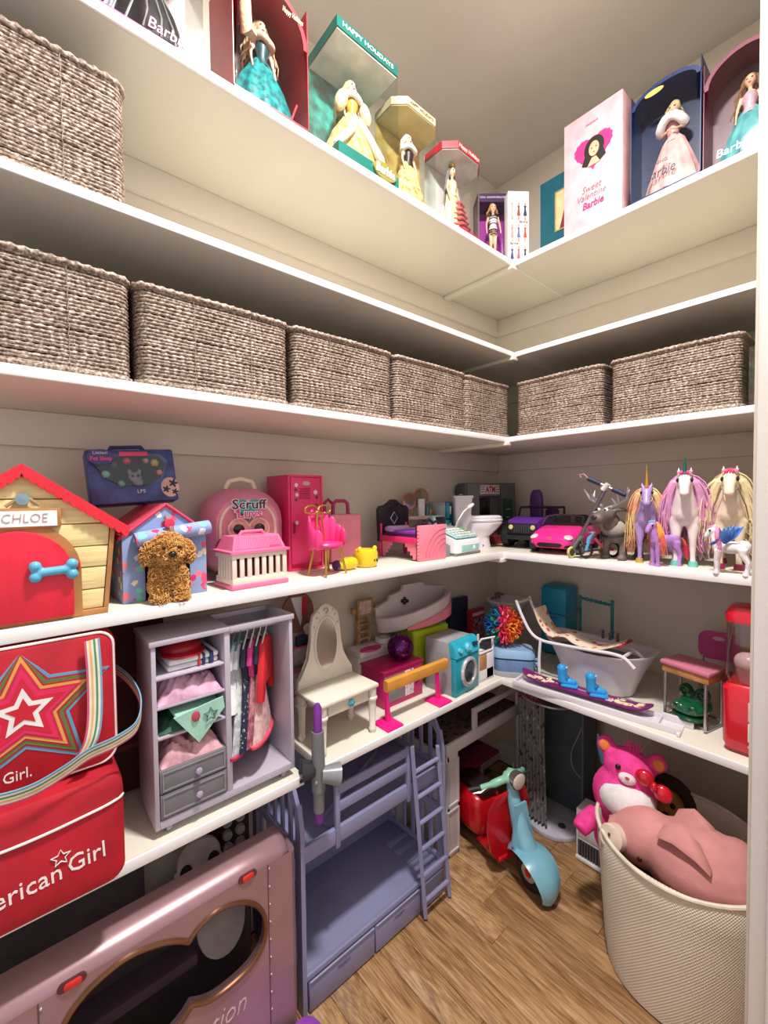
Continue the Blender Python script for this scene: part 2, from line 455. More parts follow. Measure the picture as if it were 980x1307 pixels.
def rope_loop(vs, fs, path, tot, z, r, lay, n=5, ph=0.0, amp=0.2, rnd=None):
    base = len(vs); m = len(path); turns = round(tot / lay)
    dz = rnd.uniform(-0.0012, 0.0012) if rnd else 0
    for i, (x, y, s_) in enumerate(path):
        x0, y0, _ = path[i - 1]; x1, y1, _ = path[(i + 1) % m]
        tx, ty = x1 - x0, y1 - y0; l = math.hypot(tx, ty); nx, ny = ty / l, -tx / l
        zz = z + dz + 0.0009 * math.sin(s_ * 23 + ph)
        for k in range(n):
            a = 2 * pi * k / n
            rr = r * (1 + amp * math.cos(2 * a + 2 * pi * turns * s_ / tot + ph))
            vs.append((x + nx * rr * math.cos(a), y + ny * rr * math.cos(a), zz + rr * math.sin(a)))
    for i in range(m):
        for k in range(n):
            a = base + i * n + k; b2 = base + i * n + (k + 1) % n; c = base + ((i + 1) % m) * n
            fs.append((a, b2, c + (k + 1) % n, c + k))
def basket_meshes(w_, d_, h):
    rnd = random.Random(int(w_ * 1000)); vs = []; fs = []
    path, tot = rr_path(w_ - 0.012, d_ - 0.012, 0.022, 0.0036)
    rows = int((h - 0.02) / 0.0076)
    for i in range(rows):
        rope_loop(vs, fs, path, tot, 0.013 + (h - 0.026) * i / (rows - 1), 0.0043, 0.017, ph=rnd.uniform(0, 6), rnd=rnd)
    me = bpy.data.meshes.new('woven_wall'); me.from_pydata(vs, [], fs); me.materials.append(rope_mat())
    for p in me.polygons: p.use_smooth = True
    ms = [('woven_wall', me)]
    for nm, z in (('rim', h - 0.006), ('base_braid', 0.0075)):
        vs = []; fs = []
        p2, t2 = rr_path(w_ - 0.006, d_ - 0.006, 0.024, 0.0034)
        rope_loop(vs, fs, p2, t2, z, 0.0068, 0.02, n=7, amp=0.22)
        me = bpy.data.meshes.new(nm); me.from_pydata(vs, [], fs); me.materials.append(rope_mat())
        for p in me.polygons: p.use_smooth = True
        ms.append((nm, me))
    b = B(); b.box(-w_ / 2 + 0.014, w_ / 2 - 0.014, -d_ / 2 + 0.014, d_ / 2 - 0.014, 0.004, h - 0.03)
    ms.append(('light_block_box', b.me('light_block_box', mat('#3a2f28', r=0.9))))  # unseen dark box added inside to block light through the ropes
    for sx in (-0.17, 0.2):
        b = B(); b.tube([(sx * w_ + 0.0015 * math.sin(i * 2.1), -d_ / 2 + 0.0002, 0.01 + (h - 0.02) * i / 24) for i in range(25)], 0.0007, n=4)
        ms.append(('stitch_line', b.me('stitch_line', mat('#a89a8e', r=0.7))))
    return ms
BK = {}
def basket(w_, d_, h, loc, rz, label):
    k = (w_, d_, h)
    if k not in BK: BK[k] = basket_meshes(*k)
    t = T('woven_basket', label, 'basket', loc, rz, 'woven seagrass storage baskets')
    for nm, me in BK[k]: link(nm, me, t)
BW, BD, BH = 0.366, 0.335, 0.222
basket(BW, BD, 0.262, (0.208 - BW / 2, 1.05 + BD / 2, S2), 0.0, 'tall seagrass basket alone on the second shelf from the ceiling')
yb = 1.045 + BD / 2
basket(BW, BD, BH, (0.207 - BW / 2, yb, S3), 0.0, 'seagrass basket cut off by the left edge of the photo')
basket(BW, BD, BH, (0.397, yb, S3), 0.0, 'seagrass basket second from the left in the basket row')
basket(BW, BD, BH, (0.772, yb, S3), 0.0, 'seagrass basket third from the left in the basket row')
basket(BW, BD, BH, (1.148, yb, S3), 0.0, 'seagrass basket fourth from the left in the basket row')
basket(0.3, BD, BH, (1.488, yb + 0.005, S3), 0.0, 'narrow seagrass basket tucked in the shelf corner')
basket(BW - 0.015, BD, BH, (1.602 + BD / 2, 0.832, S3), RIGHT, 'seagrass basket first to the right of the shelf corner')
basket(BW, BD, BH, (1.602 + BD / 2, 0.450, S3), RIGHT, 'seagrass basket at the door end beside the clear bin')
t = T('clear_acrylic_bin', 'clear acrylic bin with round finger hole beside the door', 'bin', (1.65, 0.2, S3), RIGHT)
b = B()
for (x0, x1, y0, y1, z0, z1) in ((-0.055, 0.055, -0.04, -0.036, 0, 0.17), (-0.055, -0.051, -0.036, 0.2, 0, 0.17), (0.051, 0.055, -0.036, 0.2, 0, 0.17), (-0.051, 0.051, 0.196, 0.2, 0, 0.17), (-0.051, 0.051, -0.036, 0.196, 0, 0.004)):
    b.box(x0, x1, y0, y1, z0, z1, 0.001)
b.out('bin_body', mat_clear('#e6ebe6', 0.12, 0.1), t)
b = B(); b.tube([(0.0 + 0.02 * math.cos(a * pi / 10), -0.041, 0.115 + 0.02 * math.sin(a * pi / 10)) for a in range(20)], 0.003, n=8, closed=True); b.out('finger_hole_rim', mat('#8c8c86', r=0.2, m=0.3), t)
b = B()
for i, c in enumerate(range(3)): b.box(-0.045 + 0.03 * i, -0.02 + 0.03 * i, -0.03, 0.01, 0.004, 0.02, 0.004)
b.out('small_contents', mat('#b5636d', r=0.5), t)
# ---------------------------------------------------------------- boxed dolls on the top shelf
skin = mat('#e8b79a', r=0.5, noise=0.02)
skin2 = mat('#c98f6c', r=0.5, noise=0.02)
eye_m = mat('#1c2430', r=0.25, noise=0); lip_m = mat('#c23b52', r=0.4, noise=0)
clear = mat_clear('#f4f7f6', 0.035)
def doll(name, label, loc, rz, h, hair, hairstyle, dress, skirt, cat='doll', extra=None, sk=skin, lean=0.0, fur=None, arms='down', skirt_w=0.3):
    """fashion doll; all sizes are fractions of its height h"""
    t = T(name, label, cat, loc, rz, ry=lean)
    s = h
    b = B()
    b.sph((0, 0, 0.895 * s), (0.052 * s, 0.056 * s, 0.068 * s)); b.sph((0, -0.012 * s, 0.862 * s), (0.036 * s, 0.04 * s, 0.036 * s))
    b.sph((0, -0.056 * s, 0.885 * s), (0.009 * s, 0.012 * s, 0.012 * s), n=8, m=6)
    b.tube([(0, 0, 0.77 * s), (0, 0, 0.85 * s)], 0.022 * s, n=8)
    b.tube([(0, 0, 0.48 * s), (0, 0, 0.54 * s), (0, 0, 0.62 * s), (0, 0, 0.7 * s), (0, 0, 0.775 * s)], [0.06 * s, 0.068 * s, 0.045 * s, 0.065 * s, 0.045 * s], n=10)
    for sg in (-1, 1):
        if arms == 'down': A = [(sg * 0.075 * s, 0, 0.755 * s), (sg * 0.11 * s, -0.005 * s, 0.63 * s), (sg * 0.115 * s, -0.04 * s, 0.52 * s), (sg * 0.115 * s, -0.055 * s, 0.47 * s)]
        elif arms == 'out': A = [(sg * 0.075 * s, 0, 0.755 * s), (sg * 0.14 * s, -0.01 * s, 0.66 * s), (sg * 0.19 * s, -0.06 * s, 0.57 * s), (sg * 0.21 * s, -0.08 * s, 0.53 * s)]
        else: A = [(sg * 0.075 * s, 0, 0.755 * s), (sg * 0.12 * s, -0.02 * s, 0.64 * s), (sg * 0.05 * s, -0.09 * s, 0.62 * s), (sg * 0.02 * s, -0.1 * s, 0.63 * s)]
        b.tube(A, [0.024 * s, 0.019 * s, 0.014 * s, 0.012 * s], n=8); b.sph(A[-1], 0.017 * s, n=8, m=6)
        b.tube([(sg * 0.035 * s, 0, 0.5 * s), (sg * 0.035 * s, 0, 0.27 * s), (sg * 0.03 * s, 0, 0.03 * s)], [0.04 * s, 0.027 * s, 0.016 * s], n=8)
    skin_out(b, 'body', sk, t, 0.012 * s, 3)
    for sg in (-1, 1):
        b = B(); b.sph((sg * 0.021 * s, -0.048 * s, 0.897 * s), (0.011 * s, 0.008 * s, 0.0075 * s), n=8, m=6); b.out('eye', eye_m, t)
    b = B(); b.sph((0, -0.05 * s, 0.855 * s), (0.013 * s, 0.008 * s, 0.005 * s), n=8, m=6); b.out('mouth', lip_m, t)
    hm = mat(hair, r=0.4, noise=0.12, ns=60, bump=0.4, bs=300)
    b = B(); b.sph((0, 0.018 * s, 0.912 * s), (0.063 * s, 0.058 * s, 0.066 * s))
    roots = []; dirs = []
    rr = random.Random(int(h * 1e4) + len(label))
    for i in range(46):
        a = rr.uniform(-0.35, pi + 0.35)
        roots.append((0.055 * s * math.cos(a), 0.012 * s + 0.05 * s * math.sin(a), 0.9 * s + rr.uniform(-0.02, 0.04) * s))
        sp = 0.5 if hairstyle != 'straight' else 0.12
        dirs.append((math.cos(a) * sp, math.sin(a) * sp + 0.15, -1))
    if hairstyle == 'up':
        b.sph((0, 0.045 * s, 0.965 * s), (0.05 * s, 0.05 * s, 0.045 * s)); strands(b, roots[:20], dirs[:20], 0.1 * s, r=0.009 * s, wav=0.01 * s)
    else:
        strands(b, roots, dirs, (0.36 if hairstyle == 'long' else 0.26) * s, r=0.011 * s, wav=(0.02 if hairstyle != 'straight' else 0.004) * s, drop=0.6)
    b.out('hair', hm, t)
    dm = mat(dress, r=0.4, noise=0.1, ns=40, bump=0.3, bs=180)
    b = B(); b.tube([(0, 0, 0.53 * s), (0, 0, 0.62 * s), (0, -0.002 * s, 0.7 * s), (0, 0, 0.745 * s)], [0.076 * s, 0.052 * s, 0.074 * s, 0.06 * s], n=16); b.out('bodice', dm, t)
    if skirt:
        b = B(); kw = skirt_w * s
        b.lathe([(0.055 * s, 0.61 * s), (0.1 * s, 0.55 * s), (kw * 0.62, 0.36 * s), (kw * 0.86, 0.16 * s), (kw, 0.008 * s), (kw * 0.97, 0.004 * s)], n=48, wob=0.05, wn=11, sy=0.62, cap=False)
        b.out('skirt', mat(*skirt[:1], r=0.32, noise=0.1, ns=skirt[2] if len(skirt) > 2 else 26, hex2=skirt[1], bump=0.5, bs=60), t)
    if fur:
        b = B()
        b.tube([(0.1 * s * math.cos(a), 0.075 * s * math.sin(a) - 0.01 * s, 0.755 * s + 0.012 * s * math.cos(3 * a)) for a in [2 * pi * i / 18 for i in range(18)]], 0.032 * s, n=10, closed=True)
        b.out('fur_collar', mat(fur, r=0.9, noise=0.05, bump=1.0, bs=260), t)
    if extra: extra(t, s)
    return t

def window_box(name, label, loc, rz, w_, d_, h, col, back, top_h=0.03, bot_h=0.03, cham=0.0, arch=0.0, side=None, inside=None, clear_sides=True, titles=(), roof=None, lid_in=None):
    """card doll box with a clear window; front lies on local y=0, base at z=0"""
    t = T(name, label, 'doll box', loc, rz)
    cm = mat(col, r=0.35, noise=0.04); bm_ = mat(back, r=0.4, noise=0.08, ns=30, hex2=inside) if inside else mat(back, r=0.4, noise=0.04)
    X = w_ / 2; th = 0.002
    def foot(y0, y1):
        if cham: return [(-X + (cham if cham < 0 else 0), y0)] if False else [(-X, y1), (X, y1), (X, y0 + cham * 0.9), (X - cham, y0), (-X + cham, y0), (-X, y0 + cham * 0.9)]
        return [(-X, y0), (X, y0), (X, y1), (-X, y1)]
    b = B(); b.box(-X, X, d_ - th, d_, 0, h); b.out('back_panel', bm_, t)
    if not clear_sides:
        b = B(); b.box(-X, -X + th, 0, d_ - th, 0, h); b.out('side_panel', cm, t)
        b = B(); b.box(X - th, X, 0, d_ - th, 0, h); b.out('side_panel', cm, t)
    if arch:
        P = [(-X, h - arch)] + arc(0, h - arch, X, pi, 0, 14, arch) + [(X, h - arch)]
        P = arc(0, h - arch, X, 0, pi, 14, arch) 
        inner = [(x * (X - 0.012) / X, h - arch + (z - h + arch) * (arch - 0.012) / arch) for x, z in P]
        b = B(); n = len(P)
        vs = [(x, 0, z) for x, z in P] + [(x, 0, z) for x, z in inner] + [(x, d_ - th, z) for x, z in P]
        fs = [(i, i + 1, n + i + 1, n + i) for i in range(n - 1)] + [(i, 2 * n + i, 2 * n + i + 1, i + 1) for i in range(n - 1)]
        b.mesh(vs, fs); b.out('arched_top', cm, t)
        hz = h - arch
    else:
        b = B(); b.prism(foot(0, d_ - th), h - top_h, h, ax='z'); b.out('top_panel', cm if roof is None else mat(roof, r=0.35), t)
        hz = h - top_h
        if lid_in: b = B(); b.prism([(x * 0.97, 0.003 + y * 0.96) for x, y in foot(0, d_ - th)], h - top_h - 0.003, h - top_h, ax='z'); b.out('inner_lid', mat(lid_in, r=0.6), t)
    b = B(); b.prism(foot(0, d_ - th), 0, bot_h, ax='z'); b.out('bottom_panel', cm, t)
    F = foot(0.0004, d_ - th)
    if arch:
        pts = [(x, 0.0006, z) for x, z in inner] + [(-X + 0.004, 0.0006, bot_h), (X - 0.004, 0.0006, bot_h)]
        b = B(); b.mesh(pts, [tuple(range(len(pts)))]); b.out('clear_window', clear, t, flat=True)
        for (s_, size, c, x, z, wd, sh) in titles:
            text(s_, size, mat(c, r=0.4, noise=0), t, (x, -0.0012, z), width=wd, shear=sh)
        return t
    b = B(); n = len(F)
    segs = [(i, (i + 1) % n) for i in range(n)]
    vs = [(x, y, bot_h) for x, y in F] + [(x, y, hz) for x, y in F]
    fs = []
    for i, j in segs:
        if abs(F[i][1] - (d_ - th)) < 1e-6 and abs(F[j][1] - (d_ - th)) < 1e-6: continue
        if not clear_sides and abs(F[i][0] - F[j][0]) < 1e-6: continue
        fs.append((i, j, n + j, n + i))
    b.mesh(vs, fs)
    for v in [v for v in b.bm.verts if not v.link_faces]: b.bm.verts.remove(v)
    b.out('clear_window', clear, t, flat=True)
    for (s_, size, c, x, z, wd, sh) in titles:
        text(s_, size, mat(c, r=0.4, noise=0), t, (x, -0.0012, z), width=wd, shear=sh)
    return t

Z1 = S1
# a: black gown box at the top left edge
window_box('doll_box', 'clear doll box with pink trim holding a black and silver gown, top left', (0.262, 1.04, Z1), 0, 0.214, 0.13, 0.32, '#c22a86', '#c9bcc0', bot_h=0.012, titles=(('Barbie', 0.035, '#e060a8', 0.03, 0.03, 0.08, 0.25),))
def swirl(t, s):
    b = B()
    for i in range(18):
        a = 2 * pi * i / 18; x0 = 0.1 * s
        b.tube([(x0 * math.cos(a) * 1.1, x0 * math.sin(a) * .7, 0.55 * s), (0.276 * s * math.cos(a + .1), 0.176 * s * math.sin(a + .1), 0.2 * s), (0.338 * s * math.cos(a), 0.212 * s * math.sin(a), 0.02 * s)], 0.0022, n=4)
    b.out('silver_stripes', mat('#e8e8f0', r=0.2, m=0.7), t)
doll('fashion_doll', 'doll in a black gown with silver stripes, top left corner', (0.262, 1.108, Z1 + 0.013), 0, 0.3, '#caa253', 'long', '#141016', ('#17131a', '#0b090d', 60), extra=swirl, skirt_w=0.335)
# b: red arched box
window_box('doll_box', 'red arched doll box holding a teal sequined gown', (0.541, 1.037, Z1), 0, 0.208, 0.15, 0.325, '#a5122b', '#6d1730', bot_h=0.012, arch=0.11, clear_sides=False, titles=(('Happy Holidays', 0.02, '#e8cfa8', 0.06, 0.28, 0.06, 0.3),))
def rib(t, s):
    b = B(); b.box(0.16 * s, 0.175 * s, -0.2 * s, -0.195 * s, 0.1 * s, 0.3 * s, mt=rot('Y', 0.35)); b.out('red_ribbon', mat('#d81f3e', r=0.3), t)
    b = B(); b.tube([(-0.1 * s, -0.07 * s, 0.72 * s), (-0.2 * s, -0.13 * s, 0.66 * s), (-0.22 * s, -0.15 * s, 0.82 * s), (-0.2 * s, -0.16 * s, 0.93 * s)], [0.03 * s, 0.06 * s, 0.055 * s, 0.03 * s], n=10); b.out('fur_muff', mat('#e6bf9c', r=0.95, bump=1.0, bs=200), t)
doll('fashion_doll', 'blonde doll in a teal sequined gown inside the red arched box', (0.546, 1.112, Z1 + 0.013), 0, 0.285, '#d9b48c', 'long', '#10404a', ('#1a8f8f', '#0c4f57', 70), extra=rib, skirt_w=0.345, fur='#dbb09a')
# c: green happy holidays
window_box('doll_box', 'large dark green doll box with clear front holding a gold gown', (0.861, 1.037, Z1), 0, 0.235, 0.16, 0.388, '#0c6258', '#0c5a54', inside='#1fae9c', top_h=0.03, bot_h=0.04, roof='#0c6258',
           titles=(('HAPPY HOLIDAYS', 0.019, '#e8f2ee', 0.0, 0.373, 0.195, 0),))
text('Barbie', 0.038, mat('#ffffff', r=0.4, noise=0), bpy.data.objects['doll_box.002'], (0.055, -0.0075, 0.028), width=0.075, shear=0.2, bold=0.0006)
b = B(); b.prism(arc(0.055, 0.028, 0.047, 0, 2 * pi, 24, 0.026), -0.006, 0.0, c=(0, -0.0004, 0)); b.out('oval_badge', mat('#7d7336', r=0.3), bpy.data.objects['doll_box.002'])
b = B(); b.box(-0.115, 0.115, 0.004, 0.156, 0.354, 0.357); b.out('inner_lid', mat('#e9e6df', r=0.6), bpy.data.objects['doll_box.002'])
def cape(t, s):
    b = B()
    for sg in (-1, 1):
        b.tube([(sg * 0.03 * s, -0.09 * s, 0.5 * s), (sg * 0.12 * s, -0.17 * s, 0.3 * s), (sg * 0.25 * s, -0.2 * s, 0.13 * s), (sg * 0.33 * s, -0.16 * s, 0.03 * s)], 0.04 * s, n=10)
    b.out('white_fur_trim', mat('#f1f0ee', r=0.95, bump=1.0, bs=220), t)
    b = B()
    for sg in (-1, 1): b.sph((sg * 0.16 * s, -0.03 * s, 0.66 * s), (0.07 * s, 0.07 * s, 0.13 * s), mt=rot('Y', sg * -0.35))
    b.out('puff_sleeves', mat('#d8c8a0', r=0.4, bump=0.8, bs=80), t)
doll('fashion_doll', 'blonde doll in gold and white fur gown inside the green box', (0.848, 1.112, Z1 + 0.041), 0, 0.285, '#e2c78b', 'long', '#c9a13c', ('#d9c08c', '#b98f3e', 50), fur='#f3f1ee', extra=cape, skirt_w=0.36)
# d: gold box
window_box('doll_box', 'pale gold doll box with angled corners holding a black and gold gown', (1.09, 1.038, Z1), 0, 0.214, 0.12, 0.325, '#d8c79c', '#cfb068', inside='#a8853f', lid_in='#d9c890', top_h=0.024, bot_h=0.012, cham=0.04,
           titles=(('HAPPY HOLIDAYS', 0.014, '#5a5a34', 0.0, 0.313, 0.11, 0),))
doll('fashion_doll', 'doll in black bodice and gold skirt inside the gold box', (1.083, 1.10, Z1 + 0.013), 0, 0.265, '#efeae0', 'up', '#201418', ('#e2cf95', '#9a7e3c', 60), fur='#f2efec', skirt_w=0.3)
# e: red-topped box
window_box('doll_box', 'white doll box with red lid holding a gold and red ruffled gown', (1.345, 1.038, Z1), 0, 0.215, 0.13, 0.318, '#b51a32', '#dcdad8', lid_in='#d6d2d0', top_h=0.026, bot_h=0.014, cham=0.045,
           titles=(('Happy Holidays', 0.021, '#f4e6dc', 0.0, 0.305, 0.12, 0.3),))
def ruff(t, s):
    b = B()
    for i in range(6):
        z = (0.5 - 0.085 * i) * s
        b.lathe([((0.07 + 0.018 * i) * s, z), ((0.12 + 0.02 * i) * s, z - 0.06 * s), ((0.11 + 0.02 * i) * s, z - 0.07 * s)], n=30, c=(0.09 * s, 0.0, 0), wob=0.08, wn=7, cap=False)
    b.out('ruffles', mat('#c93343', r=0.4, hex2='#e27e78', ns=30), t)
    b = B(); b.lathe([(0.045 * s, 0.955 * s), (0.05 * s, 0.99 * s), (0.03 * s, 0.97 * s)], n=10, cap=False); b.out('crown', mat('#d9b14a', r=0.25, m=0.8), t)
doll('fashion_doll', 'dark haired doll in gold gown with red ruffled train', (1.318, 1.10, Z1 + 0.015), 0, 0.268, '#17120f', 'straight', '#e2cfae', ('#e6d6b8', '#c9ae7e', 60), extra=ruff, skirt_w=0.2)
# f: purple anniversary box turned in the corner
t = window_box('doll_box', 'purple anniversary doll box in the corner with dress sketches', (1.648, 1.104, Z1), math.radians(-40), 0.2, 0.09, 0.325, '#3d2150', '#b21fa6', top_h=0.035, bot_h=0.03, clear_sides=False,
           titles=(('35th ANNIVERSARY', 0.012, '#d8cbe0', -0.03, 0.308, 0.12, 0),))
b = B(); b.box(-0.065, 0.008, -0.004, 0.0, 0.0, 0.045); b.out('black_plate', mat('#17141a', r=0.4), t)
text('35', 0.02, mat('#f2eef4', r=0.4, noise=0), t, (-0.05, -0.0055, 0.03), width=0.018)
text('ANNIVERSARY', 0.01, mat('#f2eef4', r=0.4, noise=0), t, (-0.015, -0.0055, 0.037), width=0.042)
text('Barbie', 0.026, mat('#f2eef4', r=0.4, noise=0), t, (-0.02, -0.0055, 0.017), width=0.05, shear=0.3)
pc = T('dress_print_carton', 'white slim carton printed with fashion sketches in purple box', 'carton', (0, 0, 0))
pc.location = (1.648 + math.cos(math.radians(-38)) * 0.06 + math.sin(math.radians(-38)) * 0.052, 1.104 + math.sin(math.radians(-38)) * 0.06 - math.cos(math.radians(-38)) * 0.052, Z1)
pc.rotation_euler.z = math.radians(-38)
b = B(); b.box(-0.045, 0.045, 0, 0.05, 0, 0.3, 0.001); b.out('carton_body', mat('#efedf0', r=0.4, noise=0.02), pc)
for r_ in range(3):
    for c_ in range(3):
        x = -0.028 + 0.028 * c_; z = 0.03 + 0.09 * r_
        b = B()
        hcol = ['#2f4478', '#c4566a', '#2c2c34', '#d98f8f', '#5a6fa8', '#b6473f', '#d9b7b0', '#8c4a3f', '#26304f'][r_ * 3 + c_]
        b.prism([(x - 0.008, z - 0.012), (x + 0.008, z - 0.012), (x + 0.003, z + 0.018), (x + 0.006, z + 0.03), (x - 0.006, z + 0.03), (x - 0.003, z + 0.018)], -0.0008, 0); b.out('printed_dress', mat(hcol, r=0.5), pc)
        b = B(); b.prism(arc(x, z + 0.038, 0.005, -0.3, pi + 0.3, 8) + [(x - 0.002, z + 0.032), (x - 0.002, z + 0.012), (x - 0.005, z - 0.03), (x + 0.005, z - 0.03), (x + 0.002, z + 0.012), (x + 0.002, z + 0.032)], -0.0004, 0); b.out('printed_figure', mat('#cfa08a', r=0.5), pc)
for z in (0.083, 0.173): text('Barbie', 0.014, mat('#2b2b30', r=0.5, noise=0), pc, (0.02 if z > .1 else -0.02, -0.001, z), width=0.036, shear=0.3)
def stripes(t, s):
    b = B()
    for i in range(9):
        z = (0.44 + 0.036 * i) * s; r_ = [0.062, 0.074, 0.078, 0.068, 0.056, 0.056, 0.064, 0.077, 0.079][i] * s
        b.lathe([(r_, z), (r_ * 1.02, z + 0.016 * s), (r_, z + 0.017 * s)], n=18, cap=False)
    b.out('black_stripes', mat('#15131a', r=0.5), t)
doll('fashion_doll', 'blonde doll in black and white striped swimsuit in the corner box', (1.628, 1.13, Z1 + 0.031), math.radians(-40), 0.262, '#d9b06a', 'up', '#efeef2', None, extra=stripes)
# right-hand run
def card_box(name, label, loc, rz, w_, d_, h, col, col2=None, cat='doll box'):
    t = T(name, label, cat, loc, rz)
    b = B(); b.box(-w_ / 2, w_ / 2, 0, d_, 0, h, 0.001); b.out('carton_body', mat(col, r=0.35, noise=0.04, hex2=col2, ns=24), t)
    return t
t = card_box('doll_box', 'teal doll box with a framed picture of a woman in red', (1.722, 0.875, Z1), RIGHT, 0.17, 0.06, 0.315, '#0b5566')
b = B(); b.frame(-0.02, 0.07, 0.09, 0.25, 0.005, -0.0025, 0); b.out('picture_frame', mat('#c4a978', r=0.3, m=0.5), t)
b = B(); b.box(-0.015, 0.065, -0.001, 0, 0.095, 0.245); b.out('picture_ground', mat('#d9b98a', r=0.5), t)
b = B(); b.prism([(0.0, 0.095), (0.064, 0.095), (0.06, 0.15), (0.05, 0.19), (0.03, 0.19), (0.018, 0.16)], -0.002, -0.001); b.out('printed_gown', mat('#6d1626', r=0.5), t)
b = B(); b.prism(arc(0.042, 0.21, 0.011, 0, 2 * pi, 12, 0.015), -0.002, -0.001); b.out('printed_face', skin, t)
text('Victorian', 0.022, mat('#3a9ba8', r=0.4, noise=0), t, (0.01, -0.0012, 0.035), width=0.08, shear=0.3)
t = card_box('doll_box', 'pale pink carton with a magenta heart picture on the top shelf', (1.638, 0.711, Z1), RIGHT, 0.208, 0.075, 0.412, '#edb9bf', '#e5a3ad')
b = B()
hp = []
for i, (x, z) in enumerate(heart(0.004, 0.265, 0.135, 56)):
    k = 1 + (0.03 if i % 2 else -0.02); hp.append((0.004 + (x - 0.004) * k, 0.265 + (z - 0.265) * k))
b.prism(hp, -0.0012, 0); b.out('heart_print', mat('#dd2f7e', r=0.4), t)
b = B(); b.prism(arc(0.008, 0.27, 0.036, -0.4, pi + 0.4, 16, 0.042) + [(-0.036, 0.225), (-0.02, 0.216), (0.03, 0.216), (0.05, 0.228)], -0.0018, -0.0012); b.out('printed_hair', mat('#18120f', r=0.5), t)
b = B(); b.prism(arc(0.008, 0.268, 0.018, 0, 2 * pi, 18, 0.026), -0.0026, -0.0018); b.prism([(-0.015, 0.212), (0.03, 0.212), (0.016, 0.238), (0.0, 0.238)], -0.0026, -0.0018); b.out('printed_face', mat('#e3a98c', r=0.5), t)
for x in (0.0, 0.016):
    b = B(); b.prism(arc(x, 0.272, 0.0035, 0, 2 * pi, 8, 0.002), -0.003, -0.0026); b.out('printed_eye', eye_m, t)
b = B(); b.prism(arc(0.008, 0.256, 0.004, 0, 2 * pi, 8, 0.002), -0.003, -0.0026); b.out('printed_mouth', lip_m, t)
text('Sweet', 0.034, mat('#8c3f5a', r=0.4, noise=0), t, (0.0, -0.0012, 0.135), width=0.07, shear=0.35, bold=-0.0006)
text('Valentine', 0.032, mat('#8c3f5a', r=0.4, noise=0), t, (0.0, -0.0012, 0.108), width=0.1, shear=0.35, bold=-0.0006)
text('Barbie', 0.036, mat('#cf2b72', r=0.4, noise=0), t, (0.005, -0.0012, 0.076), width=0.075, shear=0.2, bold=0.0005)
text('Hallmark', 0.012, mat('#b76a86', r=0.4, noise=0), t, (0.0, -0.0012, 0.365), width=0.045, shear=0.2)
t = window_box('doll_box', 'navy blue doll box with rounded top holding a pink gown doll', (1.655, 0.486, Z1), RIGHT, 0.2, 0.1, 0.372, '#152a5e', '#16264f', bot_h=0.02, arch=0.05, clear_sides=False,
           titles=(('Barbie', 0.042, '#141c3c', -0.01, 0.075, 0.085, 0.25), ('EVENING', 0.016, '#141c3c', -0.02, 0.108, 0.06, 0)))
b = B(); b.prism(arc(-0.03, 0.345, 0.028, 0, 2 * pi, 18, 0.009), -0.002, 0); b.out('gold_seal', mat('#d8b866', r=0.3), t)
def gown(t, s):
    b = B(); b.tube([(0.115 * s * math.cos(a), -0.035 * s + 0.09 * s * math.sin(a), (0.715 - 0.04 * math.cos(2*a)) * s) for a in [2 * pi * i / 16 for i in range(16)]], 0.045 * s, n=10, closed=True); b.out('white_fur_stole', mat('#f3eef0', r=0.95, bump=1.0, bs=240), t)
doll('fashion_doll', 'blonde doll in pale pink satin gown inside the navy box', (1.71, 0.475, Z1 + 0.021), RIGHT, 0.305, '#e8cf95', 'up', '#e2a9ac', ('#ebbcb8', '#d69a9c', 20), extra=gown, arms='in', skirt_w=0.27)
t = window_box('doll_box', 'burgundy arched doll box holding a teal gown by the door', (1.665, 0.285, Z1), RIGHT, 0.195, 0.11, 0.335, '#6d1638', '#6f4253', bot_h=0.012, arch=0.08, clear_sides=False,
           titles=(('Barbie', 0.034, '#b8d3d6', -0.02, 0.045, 0.085, 0.1),))
doll('fashion_doll', 'doll with curled hair in pale teal gown inside burgundy box', (1.73, 0.28, Z1 + 0.013), RIGHT, 0.275, '#a07454', 'long', '#d8a9bc', ('#6ab0b4', '#3f8a92', 20), skirt_w=0.3)
# ---------------------------------------------------------------- toy shelf, left run
Z4 = S4
# yellow dog house
t = T('toy_dog_house', 'yellow and red toy dog house with a name board', 'dog house', (0.018, 1.05, Z4))
yel = mat('#edd69a', r=0.5, noise=0.06, ns=9, stretch=(1, 1, 12), bump=0.35, bs=22); red = mat('#df2335', r=0.38, noise=0.03); brn = mat('#b07a45', r=0.5); 
b = B(); b.prism([(-0.122, 0.004), (0.122, 0.004), (0.14, 0.184), (0.0, 0.288), (-0.14, 0.184)], 0.008, 0.2); b.out('house_core', mat('#d9bd78', r=0.6), t)
zs = [0.012, 0.052, 0.097, 0.14, 0.186, 0.236, 0.28]
for i in range(6):
    z0, z1 = zs[i] + 0.0012, zs[i + 1] - 0.0012
    def hw(z): return 0.12 + 0.018 * z / 0.184 if z < 0.184 else 0.138 * (0.288 - z) / 0.104
    b = B(); b.prism([(-hw(z0), z0), (hw(z0), z0), (hw(z1), z1), (-hw(z1), z1)], 0.0, 0.008, b=0.0012); b.out('siding_board', yel, t)
